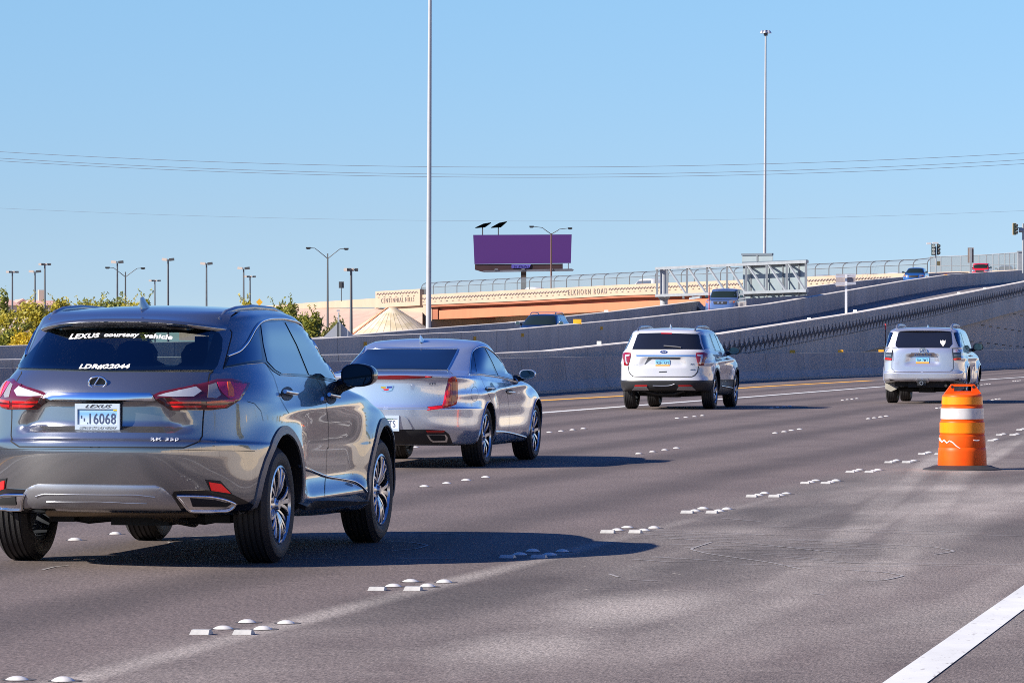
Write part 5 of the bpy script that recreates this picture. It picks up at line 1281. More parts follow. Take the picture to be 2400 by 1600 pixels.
def under(car, wb, tr, zr=.42):
    b = MB(); b.tube([(0, -tr / 2 + .15, .33), (.05, 0, .30), (0, tr / 2 - .15, .33)], .05, 8); b.box((-.1, -.18, .25), (.3, .18, .36)); b.build('rear_axle', UNDER, car.root, 40)
    b = MB(); b.box((-.72, -tr / 2 + .12, zr - .04), (-.05, tr / 2 - .12, zr + .08)); b.box((-.05, -.55, zr - .08), (wb, .55, zr + .05)); b.build('underbody', UNDER, car.root)
def handles(car, Zf, pts, dx, m=CHROME, r=.011):
    for x, y in pts:
        car.patch([Zf((x + dx * 1.1 * math.cos(a * math.pi / 8), y + dx * .8 * math.sin(a * math.pi / 8)))[0] for a in range(16)], 'handle_recess', BLACK, .003, .004, 8, mirror=True)
        car.trim(Zf((x - dx, y - 2), (x, y), (x + dx, y + 5)), r, 'door_handle', m, .024, mirror=True, step=3)

def build_sedan():
    Z = zz_(800, 760, 4.48)
    car = Car('silver_sedan', 'silver sedan with tall red tail lamp just ahead of the dark grey crossover', 'car', Vector((-1.195, 47.83, 0)))
    P_ = paint('silver_metallic_paint', (.54, .60, .70), .7, .22, .05, 2.1); R = .35; RA = .395
    K = [[-.75, .26, 3.5, .22, .76, .22, .6, 3, .8, 3], [-1.05, .28, 3.72, .25, .83, .24, .7, 2.8, .9, 3], [-1.14, .36, 3.80, .33, .88, .31, .8, 2.6, 1, 3],
         [-1.19, .46, 3.83, .45, .908, .43, .85, 2.6, 1, 2.8], [-1.205, .60, 3.82, .58, .920, .56, .9, 2.5, 1, 2.7], [-1.205, .685, 3.80, .66, .925, .66, .9, 2.5, 1, 2.6],
         [-1.178, .70, 3.79, .68, .925, .68, .9, 2.5, 1, 2.6], [-1.165, .85, 3.72, .76, .925, .79, .95, 2.5, 1.05, 2.5], [-1.16, .99, 3.5, .86, .912, .90, .95, 2.6, 1.1, 2.5],
         [-1.175, 1.055, 3.3, .91, .90, .955, .95, 2.7, 1.1, 2.5], [-1.15, 1.074, 3.1, .94, .89, .975, .92, 2.7, 1.0, 2.5], [-.85, 1.095, 2.6, .99, .875, 1.01, .8, 2.6, .8, 2.6],
         [-.52, 1.12, 2.32, 1.03, .85, 1.045, .8, 2.6, .7, 2.7], [-.40, 1.155, 2.2, 1.08, .82, 1.09, .8, 2.6, .7, 2.7], [-.02, 1.265, 1.84, 1.26, .765, 1.28, .8, 2.6, .7, 2.8],
         [.28, 1.35, 1.50, 1.385, .70, 1.41, .7, 2.6, .7, 2.8], [.44, 1.385, 1.32, 1.43, .62, 1.45, .6, 2.6, .6, 2.8]]
    me = loft(K, sub=5, NR=24, NS=50, NF=12, crown=.035, disp=std_disp((0, 2.837), R, .028, .03, (.86, .03)))
    me = cut_arches(me, [P_, BLACK], [(0, R), (2.837, R)], RA, .60); car.set_body(me, P_)
    car.patch(Z((150, 392), (210, 330), (272, 268), (500, 263), (745, 262), (1225, 267), (1180, 350), (1112, 476), (740, 471), (300, 471), (120, 420)), 'rear_window', mat('navy_glass', (.004, .008, .02), .02, coat=.5, spec=.5, coatr=.0), .005, .008, 6)
    car.trim(Z((275, 261), (500, 257), (745, 256), (1225, 260)), .006, 'roof_edge_highlight', CHROME, .006)  # bright strip stands for the highlight along the roof edge
    car.trim(Z((1225, 262), (1182, 350), (1114, 478)), .005, 'window_trim', CHROME, .008)
    bl = car.patch(Z((300, 541), (600, 537), (962, 545), (946, 557), (600, 575), (300, 572)), 'brake_light', mat('dark_red_strip', (.16, .004, .01), .1, coat=1), .006, .008, 6)
    car.patch(Z((880, 541), (950, 545), (935, 555), (880, 557)), 'light_bar', REDL, .010, .003, 6, parent=bl)
    lm = car.patch(Z((1125, 568), (1160, 553), (1198, 549), (1217, 600), (1222, 760), (1205, 840), (1150, 862), (1050, 885), (900, 902), (915, 866), (1060, 850), (1075, 800), (1095, 690)), 'tail_lamp', mat('bright_red_lens', (.52, .008, .012), .08, coat=1.0), .008, .012, 6, bulge=.012)
    car.patch(Z((1128, 640), (1140, 620), (1138, 720), (1118, 850), (1096, 857), (1100, 800), (1116, 710)), 'light_bar', mat('orange_red_lens', (.80, .035, .006), .15, coat=1, emit=((1, .06, .01), .06)), .020, .004, 5, parent=lm)
    car.patch(Z((1165, 575), (1195, 572), (1205, 760), (1180, 835), (1150, 845), (1165, 720)), 'light_bar', mat('crimson_lens', (.30, .003, .02), .1, coat=1), .020, .004, 5, parent=lm)
    car.patch(Z((935, 878), (1060, 868), (1060, 874), (925, 890)), 'light_bar', REDL, .018, .004, 5, parent=lm)
    l2 = car.mirror(lm); [car.mirror(o, l2) for o in list(lm.children)]
    # crest badge
    bd = car.patch(Z((398, 646), (450, 640), (475, 645), (500, 640), (550, 643), (530, 690), (500, 700), (470, 703), (420, 690)), 'badge', CHROME, .008, .006, 5)
    car.patch(Z((410, 650), (468, 652), (468, 670), (425, 675)), 'badge_field', mat('gold_enamel', (.65, .42, .08), .3, .6), .011, .002, 5, parent=bd)
    car.patch(Z((478, 650), (540, 648), (530, 668), (478, 670)), 'badge_field', mat('blue_enamel', (.03, .04, .25), .3), .011, .002, 5, parent=bd)
    car.patch(Z((440, 676), (500, 675), (495, 692), (470, 696), (445, 690)), 'badge_field', mat('red_enamel', (.5, .02, .03), .3), .011, .002, 5, parent=bd)
    car.text('XTS', Z((915, 634), (990, 634), (990, 613), (915, 613)), 'badge_lettering', mat('dark_lettering', (.05, .06, .09), .4), .005, .02, 0, 1.3)
    car.line(Z((485, 884), (900, 881), (906, 866), (1065, 846)), .005, 'boot_gap', GAP, mirror=True)
    car.line(Z((1112, 478), (1165, 518), (1190, 548)), .005, 'boot_gap', GAP, mirror=True)
    car.patch(Z((600, 958), (660, 958), (690, 985), (742, 1082), (740, 1098), (600, 1100)), 'plate_recess_side', P_, .012, .02, 6)
    h, nn = car.rear(0, .52); plate(car, 0, .52, h.x - .012, .305, .152, [(0, (.8, .82, .85)), (1, (.6, .7, .8))], ('LV 4TS', .1, .9, .2, .7), mat('plate_blue_ink', (.03, .05, .12), .6), frame=True, extras=[('NEVADA', .2, .8, .78, .92, mat('green_ink', (.05, .3, .08), .6), .004)])
    car.patch(Z((470, 1106), (900, 1101), (1080, 1112), (1130, 1150), (1168, 1246), (1100, 1252), (470, 1246)), 'lower_bumper', mat('dark_valance', (.02, .02, .022), .45), .006, .012, 6, mirror=True)
    car.patch(Z((888, 1113), (1082, 1113), (1072, 1132), (902, 1133)), 'reflector', RED, .014, .01, 6, mirror=True)
    ex = car.patch(Z((893, 1153), (1092, 1153), (1112, 1180), (1106, 1228), (958, 1230), (930, 1212)), 'exhaust_tip', CHROME, .014, .02, 6)
    car.patch(Z((916, 1163), (1084, 1163), (1096, 1185), (1092, 1218), (968, 1221), (945, 1206)), 'exhaust_opening', GAP, .017, .004, 6, parent=ex)
    e2 = car.mirror(ex); [car.mirror(o, e2) for o in list(ex.children)]
    car.patch(Z((1345, 528), (1352, 400), (1364, 308), (1392, 262), (1468, 229), (1502, 232), (1600, 300), (1712, 430), (1800, 535), (1850, 600), (1640, 552), (1420, 530)), 'window_surround', GLOSSB, .003, .008, 6, mirror=True)
    for pl in ([(1374, 296), (1396, 400), (1415, 519), (1366, 517), (1362, 400)], [(1384, 280), (1420, 254), (1478, 242), (1556, 378), (1618, 532), (1424, 520), (1402, 400)], [(1506, 250), (1600, 318), (1722, 452), (1806, 578), (1645, 541), (1584, 400)]):
        car.patch(Z(*pl), 'side_window', GLASS, .007, .004, 6, mirror=True)
    car.trim(Z((1344, 528), (1352, 400), (1364, 308), (1392, 262), (1468, 229), (1502, 232), (1600, 300), (1712, 430), (1800, 535), (1850, 598)), .008, 'chrome_trim', CHROME, .006, mirror=True, step=4)
    car.trim(Z((1346, 530), (1500, 534), (1640, 553), (1845, 602)), .006, 'chrome_trim', CHROME, .006, mirror=True, step=4)
    handles(car, Z, ((1548, 676), (1766, 706)), 34)
    car.line(Z((1458, 545), (1500, 640), (1560, 760), (1600, 860)), .005, 'door_gap', GAP, mirror=True)
    car.line(Z((1690, 572), (1740, 700), (1762, 880), (1762, 1060), (1740, 1200)), .005, 'door_gap', GAP, mirror=True)
    car.line([Z((1398 + 38 * math.sin(a * math.pi / 12), 728 - 76 * math.cos(a * math.pi / 12)))[0] for a in range(25)], .003, 'fuel_door_gap', GAP)
    car.trim(Z((1612, 1128), (1660, 1122), (1780, 1140), (1928, 1180)), .014, 'sill_trim', CHROME, .008, mirror=True)
    M_ = Matrix.Translation((1.93, -1.02, 1.055)); 
    for s in (-1, 1): mirror_shape(car, Matrix.Translation((1.93, s * 1.02, 1.055)), (.08, .10, .058), car.root, P_, GLASSM, [Vector((1.98, s * .84, 1.0)), Vector((1.95, s * .96, 1.02))])
    fin(car, .62, P_, 1.2)
    def face(spoke, a): spoke(a, a + .12, .030, .040, y0=.02, y1=0); spoke(a + .18, a + .06, .016, .018, y0=.02, y1=.0)
    for x in (0, 2.837):
        for s in (-1, 1): wheel(car, x, s, 1.60, R, .258, .245, WHEELM, 9, face, dark=RIMDK)
    arch_lip(car, (0, 2.837), RA, R, .012, P_, .3); under(car, 2.837, 1.57, .32)
    return car

NV = [(0, (.45, .22, .04)), (.18, (.75, .30, .03)), (.30, (.65, .40, .12)), (.42, (.25, .55, .75)), (.8, (.20, .52, .78)), (1, (.10, .30, .55))]
def build_white():
    Z = zz_(1420, 740, 6.533)
    car = Car('white_suv', 'white sport utility vehicle with black lower cladding in the lane behind the sedan', 'car', Vector((3.42, 88.3, 0)))
    P_ = paint('white_paint', (.50, .50, .52), 0.0, .35, 0, 1.9); CL = mat('grey_cladding', (.018, .019, .022), .5)
    R = .378; RA = .45
    K = [[-.7, .40, 3.5, .28, .84, .28, .6, 3, .8, 3], [-1.0, .42, 3.72, .30, .90, .30, .6, 3, .9, 3], [-1.08, .50, 3.78, .40, .95, .40, .65, 3, .9, 3], [-1.105, .60, 3.80, .50, .975, .50, .65, 3, .9, 3],
         [-1.09, .635, 3.80, .56, .978, .56, .65, 3, .9, 2.8], [-1.065, .70, 3.80, .66, .982, .66, .65, 3, .9, 2.8], [-1.05, .83, 3.78, .78, .985, .79, .65, 3, .9, 2.7], [-1.04, 1.0, 3.74, .92, .98, .95, .65, 3, .9, 2.6], [-1.03, 1.16, 3.62, 1.03, .965, 1.06, .65, 3, 1, 2.6],
         [-1.01, 1.24, 3.2, 1.10, .95, 1.13, .65, 3, 1, 2.6], [-.98, 1.285, 2.5, 1.17, .92, 1.20, .65, 3, .8, 2.8], [-.93, 1.38, 2.25, 1.30, .875, 1.33, .65, 3, .7, 2.8],
         [-.82, 1.54, 1.85, 1.53, .81, 1.56, .65, 3, .7, 2.8], [-.76, 1.635, 1.62, 1.64, .76, 1.67, .6, 3, .7, 2.8], [-.68, 1.68, 1.5, 1.68, .68, 1.715, .55, 3, .6, 2.8]]
    me = loft(K, sub=6, NR=30, NS=44, NF=10, crown=.03, disp=std_disp((0, 2.865), R, .03, .04, (1.0, .02), (.88, 1.12, .40, .4, .03)))
    me = cut_arches(me, [P_, BLACK, CL], [(0, R + .01), (2.865, R + .01)], RA, .62)
    for p in me.polygons:
        if p.center.z < .625 and p.material_index == 0: p.material_index = 2
    car.set_body(me, P_)
    car.patch(Z((405, 514), (486, 286), (520, 269), (840, 262), (1010, 268), (1398, 280), (1425, 300), (1445, 420), (1482, 512), (900, 513)), 'rear_window', GLASSD, .005, .008, 5)
    car.patch(Z((1450, 290), (1528, 300), (1565, 370), (1598, 504), (1508, 514), (1470, 400)), 'side_window', GLASS, .005, .006, 5, mirror=True)
    car.patch(Z((842, 262), (1012, 265), (1012, 279), (846, 277)), 'brake_light', RED, .010, .006, 5)
    car.trim(Z((888, 464), (960, 470), (1060, 475), (1150, 490)), .015, 'rear_wiper', mat('wiper_grey', (.12, .12, .13), .5), .018)
    car.patch(Z((650, 630), (1132, 634), (1126, 664), (700, 657), (600, 742), (590, 742)), 'plate_recess_shade', mat('recess_shade_grey', (.06, .065, .075), .4), .006, .006, 5)  # dark patch painted as the shade inside the plate recess
    car.patch(Z((462, 598), (900, 600), (1376, 598), (1376, 618), (900, 622), (470, 618)), 'chrome_strip', CHROME, .008, .012, 5)
    bd = car.patch([Z((887 + 56 * math.cos(a * math.pi / 10), 553 + 22 * math.sin(a * math.pi / 10)))[0] for a in range(20)], 'badge', CHROME, .008, .008, 4)
    car.patch([Z((887 + 50 * math.cos(a * math.pi / 10), 553 + 18 * math.sin(a * math.pi / 10)))[0] for a in range(20)], 'badge_field', mat('navy_enamel', (.01, .025, .12), .3), .012, .002, 4, parent=bd)
    car.text('Ford', Z((858, 561), (915, 561), (915, 545), (858, 545)), 'badge_lettering', STICK, .014, .0, .1, parent=bd)
    lm = car.patch(Z((1380, 568), (1480, 562), (1550, 574), (1551, 640), (1520, 662), (1496, 755), (1420, 763), (1395, 700), (1378, 620)), 'tail_lamp', mat('deep_red_lens', (.22, .003, .01), .1, coat=1), .012, .015, 5, bulge=.01)
    car.patch(Z((1395, 590), (1480, 592), (1480, 640), (1455, 738), (1418, 734), (1448, 690), (1455, 622), (1397, 612)), 'clear_lens', mat('silver_lens', (.5, .5, .56), .2, .4, coat=1), .024, .004, 5, parent=lm)
    l2 = car.mirror(lm); car.mirror(lm.children[0], l2)
    h, nn = car.rear(0, .99); plate(car, 0, .985, h.x - .012, .305, .152, NV, ('92H RP1', .06, .94, .36, .78), mat('plate_blue_ink', (.03, .05, .12), .6), extras=[('NEVADA', .3, .7, .84, .96, mat('plate_blue_ink', (.03, .05, .12), .6), .0)])
    dkl = mat('dark_lettering', (.05, .06, .09), .4)
    car.text('XLT', Z((1292, 748), (1350, 748), (1350, 730), (1292, 730)), 'badge_lettering', dkl, .005, .02, 0, 1.2)
    car.text('4WD', Z((1292, 832), (1365, 830), (1365, 814), (1292, 815)), 'badge_lettering', dkl, .005, .02, 0, 1.2)
    car.text('EXPLORER', Z((428, 748), (490, 748), (490, 738), (428, 738)), 'badge_lettering', mat('soft_lettering', (.45, .42, .42), .4), .005, .0, 0, 1.1)
    car.patch(Z((808, 866), (820, 852), (935, 846), (930, 862)), 'tailgate_grip', BLACK, .004, .006, 5)
    car.line(Z((1420, 770), (1402, 860), (1360, 910), (1315, 932), (850, 932)), .02, 'hatch_gap', GAP, mirror=True, step=4)
    for q in ([(405, 1132), (440, 1086), (480, 1079), (622, 1079), (662, 1134)], [(1084, 1130), (1125, 1079), (1320, 1080), (1378, 1134)]): car.patch(Z(*q), 'bumper_insert', SATIN, .012, .014, 5)
    for q in ([(446, 1058), (634, 1058), (634, 1076), (440, 1078)], [(1108, 1060), (1300, 1060), (1332, 1076), (1114, 1078)]): car.patch(Z(*q), 'reflector', RED, .012, .01, 5)
    car.trim(Z((720, 1066), (860, 1070), (1010, 1066), (1052, 1040)), .012, 'bumper_crease', SATIN, .012)
    car.patch(Z((1578, 272), (1640, 270), (1680, 275), (1730, 316), (1800, 432), (1848, 556), (1760, 545), (1672, 540), (1630, 430)), 'window_surround', GLOSSB, .003, .008, 5, mirror=True)
    for pl in ([(1590, 282), (1640, 279), (1692, 390), (1745, 538), (1682, 534), (1640, 430)], [(1665, 286), (1720, 322), (1788, 432), (1832, 548), (1762, 538), (1716, 420)]): car.patch(Z(*pl), 'side_window', GLASS, .007, .004, 5, mirror=True)
    handles(car, Z, ((1722, 632), (1860, 656)), 22, P_, .014)
    car.line(Z((1672, 545), (1700, 620), (1745, 760), (1760, 830)), .008, 'door_gap', GAP, mirror=True, step=4); car.line(Z((1762, 550), (1800, 640), (1850, 760), (1862, 1000), (1850, 1090)), .008, 'door_gap', GAP, mirror=True, step=4)
    car.trim(Z((1762, 1072), (1840, 1086), (1932, 1102)), .014, 'sill_trim', CHROME, .01, mirror=True)
    for s in (-1, 1): mirror_shape(car, Matrix.Translation((1.93, s * 1.10, 1.245)), (.09, .125, .085), car.root, BLACK, GLASSM, [Vector((1.98, s * .9, 1.18)), Vector((1.95, s * 1.02, 1.2))])
    rails(car, -.55, 1.35, .62, .055, RAILM, .022); fin(car, .05, P_, 1.3)
    def face(spoke, a): spoke(a, a, .05, .07, y0=.02, y1=0); spoke(a + .12, a + .3, .02, .022, y0=.03, y1=.01)
    for x in (0, 2.865):
        for s in (-1, 1): wheel(car, x, s, 1.70, R, .258, .255, WHEELM, 5, face, dark=RIMDK)
    arch_lip(car, (0, 2.865), RA, R + .01, .05, CL); under(car, 2.865, 1.68, .42)
    b = MB(); b.tube([(-.85, -.45, .40), (-.7, -.2, .33), (-.6, 0, .32), (-.7, .2, .33), (-.85, .45, .40)], .03, 8); b.build('exhaust_pipe', UNDER, car.root, 60)
    return car

def build_silver():
    Z = zz_(2030, 740, 6.533)
    car = Car('silver_suv', 'silver boxy off-road vehicle with tow hitch ahead of the orange drum', 'car', Vector((9.80, 96.75, 0)))
    P_ = paint('pale_silver_paint', (.50, .51, .56), .65, .27, .06, 1.9); R = .39; RA = .47
    K = [[-.8, .50, 3.4, .38, .80, .38, .4, 3.5, .7, 3], [-.98, .51, 3.68, .42, .87, .43, .4, 3.6, .8, 3], [-1.07, .54, 3.74, .5, .91, .50, .42, 3.6, .8, 3], [-1.10, .60, 3.76, .58, .925, .57, .42, 3.6, .8, 3], [-1.10, .70, 3.76, .66, .93, .66, .42, 3.6, .8, 3],
         [-1.075, .738, 3.76, .70, .932, .71, .42, 3.6, .8, 3], [-1.02, .75, 3.75, .73, .932, .74, .42, 3.6, .8, 3], [-1.01, .86, 3.74, .82, .935, .83, .42, 3.5, .8, 2.8], [-1.0, 1.05, 3.68, .98, .932, 1.0, .42, 3.5, .8, 2.8], [-.99, 1.2, 3.58, 1.08, .925, 1.12, .42, 3.5, .9, 2.8],
         [-.975, 1.28, 3.1, 1.15, .91, 1.19, .42, 3.5, .9, 2.8], [-.95, 1.32, 2.3, 1.22, .90, 1.25, .40, 4.5, .7, 3], [-.91, 1.42, 2.1, 1.36, .875, 1.38, .40, 4.5, .6, 3], [-.84, 1.62, 1.72, 1.6, .825, 1.63, .40, 4.5, .6, 3],
         [-.80, 1.70, 1.55, 1.68, .79, 1.71, .40, 4.5, .6, 3], [-.70, 1.745, 1.45, 1.72, .71, 1.757, .4, 4, .5, 3]]
    me = loft(K, sub=6, NR=30, NS=44, NF=10, crown=.03, disp=std_disp((0, 2.79), R, .055, .03, (1.05, .0), (.88, 1.16, .30, .25, .04)))
    me = cut_arches(me, [P_, BLACK], [(0, R + .02), (2.79, R + .02)], RA, .60); car.set_body(me, P_)
    car.patch(Z((450, 428), (498, 252), (556, 240), (1000, 243), (1280, 240), (1304, 262), (1320, 430), (1270, 491), (800, 488), (490, 491), (455, 470)), 'rear_window', GLASSD, .006, .008, 5)
    b = MB(); rows = []
    for i in range(13):
        u = -1 + i / 6; y = -.66 * u; bow = abs(u) ** 3; rows.append([Vector((-.60, y, 1.752)), Vector((-.86 + .1 * bow, y, 1.725 - .02 * bow)), Vector((-.885 + .1 * bow, y, 1.705 - .02 * bow)), Vector((-.78 + .05 * bow, y * .97, 1.685))])
    b.add([v for r in rows for v in r], [(i * 4 + j, i * 4 + j + 1, (i + 1) * 4 + j + 1, (i + 1) * 4 + j) for i in range(12) for j in range(3)]); b.add(rows[0], [(0, 1, 2, 3)]); b.add(rows[-1], [(3, 2, 1, 0)]); b.build('spoiler', P_, car.root, 50)
    lm = car.patch(Z((1330, 508), (1398, 500), (1450, 560), (1452, 672), (1342, 682), (1328, 600)), 'tail_lamp', mat('smoked_lens', (.03, .032, .035), .1, coat=1), .012, .015, 5, bulge=.01)
    car.patch(Z((1336, 512), (1396, 508), (1440, 562), (1336, 562)), 'clear_lens', mat('silver_lens', (.5, .5, .56), .2, .4, coat=1), .024, .004, 5, parent=lm)
    car.patch(Z((1338, 652), (1448, 640), (1448, 668), (1344, 677)), 'red_lens', REDL, .024, .004, 5, parent=lm); car.patch(Z((1345, 588), (1440, 588), (1440, 615), (1345, 618)), 'dark_lens', mat('grey_lens', (.12, .14, .16), .1, coat=1), .024, .004, 5, parent=lm)
    car.patch(Z((1365, 525), (1390, 525), (1395, 548), (1370, 550)), 'red_lens', RED, .029, .002, 5, parent=lm)
    l2 = car.mirror(lm); [car.mirror(o, l2) for o in list(lm.children)]
    gn = car.patch(Z((640, 614), (690, 568), (1045, 566), (1092, 622), (1060, 628), (1030, 606), (700, 606)), 'garnish', CHROME, .022, .03, 5)
    car.text('4RUNNER', Z((735, 597), (1015, 597), (1005, 578), (745, 578)), 'badge_lettering', mat('navy_lettering', (.03, .06, .16), .4), .030, .01, 0, 1.25)
    e_ = MB(); h, nn = car.ray(*Z((870, 533))[0]); c0 = h + Vector((-.03, 0, 0)); el = lambda t, a, b_: c0 + Vector((0, a * math.cos(t), b_ * math.sin(t)))
    e_.tube([el(2 * math.pi * k / 24, .088, .06) for k in range(25)], .010, 6); e_.tube([el(2 * math.pi * k / 24, .03, .055) for k in range(25)], .007, 6); e_.tube([el(2 * math.pi * k / 24, .066, .022) + Vector((0, 0, .025)) for k in range(25)], .007, 6); e_.build('badge', CHROME, car.root, 60)
    h, nn = car.rear(0, .99); plate(car, 0, 1.0, h.x - .012, .305, .152, NV, ('784 7MT', .06, .94, .36, .78), mat('plate_blue_ink', (.03, .05, .12), .6))
    car.line(Z((430, 520), (418, 580), (416, 690)), .006, 'hatch_gap', GAP, step=4)
    car.line(Z((1318, 500), (1334, 690), (1334, 810), (1285, 858), (870, 862)), .014, 'hatch_gap', GAP, mirror=True, step=4)
    car.patch(Z((345, 962), (560, 1010), (760, 1022), (1180, 1022), (1300, 1000), (1420, 962), (1430, 1000), (1300, 1040), (420, 1040)), 'lower_bumper', BLACK, .004, .01, 5)
    for q in ([(575, 975), (705, 972), (725, 1000), (575, 1002)], [(1000, 975), (1150, 972), (1140, 1000), (1000, 1002)]): car.patch(Z(*q), 'bumper_slot', mat('grey_slot', (.20, .19, .21), .5), .004, .006, 5)
    car.patch(Z((760, 980), (785, 950), (940, 950), (965, 985), (945, 1020), (790, 1020)), 'bumper_center', P_, .03, .04, 5)
    b = MB(); b.box((-1.16, -.10, .42), (-.9, .10, .53)); b.build('tow_hitch', BLACK, car.root); b = MB(); b.lathe([(.045, -.02), (.045, .02), (.03, .02), (.03, -.02)], 16, Matrix.Translation((-1.18, 0, .48)) @ Matrix.Rotation(math.radians(90), 4, 'Z'), close=True); b.build('hitch_ring', CHROME, car.root)
    for s in (-1, 1):
        b = MB(); b.prism([(-.47, s * .62, .56), (-.47, s * .93, .56), (-.50, s * .93, .34), (-.50, s * .80, .27), (-.49, s * .66, .33)], (.012, 0, 0)); b.build('mud_flap', mat('beige_flap', (.32, .30, .26), .5), car.root)
    st = MB(); st_p = [(1135, 372), (1152, 392), (1175, 372), (1198, 392), (1216, 372), (1212, 420), (1178, 470), (1140, 420)]; car.patch(Z(*st_p), 'window_sticker', STICK, .014, .002, 5)
    car.patch(Z((1338, 262), (1400, 246), (1445, 244), (1490, 290), (1572, 492), (1545, 525), (1500, 478), (1420, 478), (1375, 380)), 'window_surround', GLOSSB, .003, .008, 5, mirror=True)
    for pl in ([(1350, 266), (1402, 254), (1436, 300), (1490, 462), (1424, 470), (1385, 380)], [(1446, 256), (1482, 294), (1562, 490), (1535, 512), (1506, 458)]): car.patch(Z(*pl), 'side_window', GLASS, .007, .004, 5, mirror=True)
    handles(car, Z, ((1560, 560), (1600, 610)), 16, P_, .014)
    car.line(Z((1500, 480), (1530, 560), (1555, 700)), .008, 'door_gap', GAP, mirror=True, step=4)
    for s in (-1, 1): mirror_shape(car, Matrix.Translation((1.78, s * 1.05, 1.32)), (.09, .12, .09), car.root, BLACK, GLASSM, [Vector((1.83, s * .88, 1.24)), Vector((1.8, s * .98, 1.27))])
    rails(car, -.6, 1.2, .64, .075, SATIN, .03); fin(car, .3, P_, 1.0)
    def face(spoke, a): spoke(a, a, .06, .08, y0=.02, y1=0)
    for x in (0, 2.79):
        for s in (-1, 1): wheel(car, x, s, 1.62, R, .225, .265, mat('silver_rim', (.4, .4, .42), .3, .8), 6, face, dark=RIMDK)
    arch_lip(car, (0, 2.79), RA, R + .02, .045, P_, .35); under(car, 2.79, 1.6, .44)
    b = MB(); b.box((-.85, -.55, .38), (-.45, .35, .5)); b.tube([(-1.0, -.55, .42), (-.3, -.5, .4)], .035, 8); b.build('muffler', UNDER, car.root)
    return car
silver = build_sedan(); white = build_white(); boxy = build_silver()

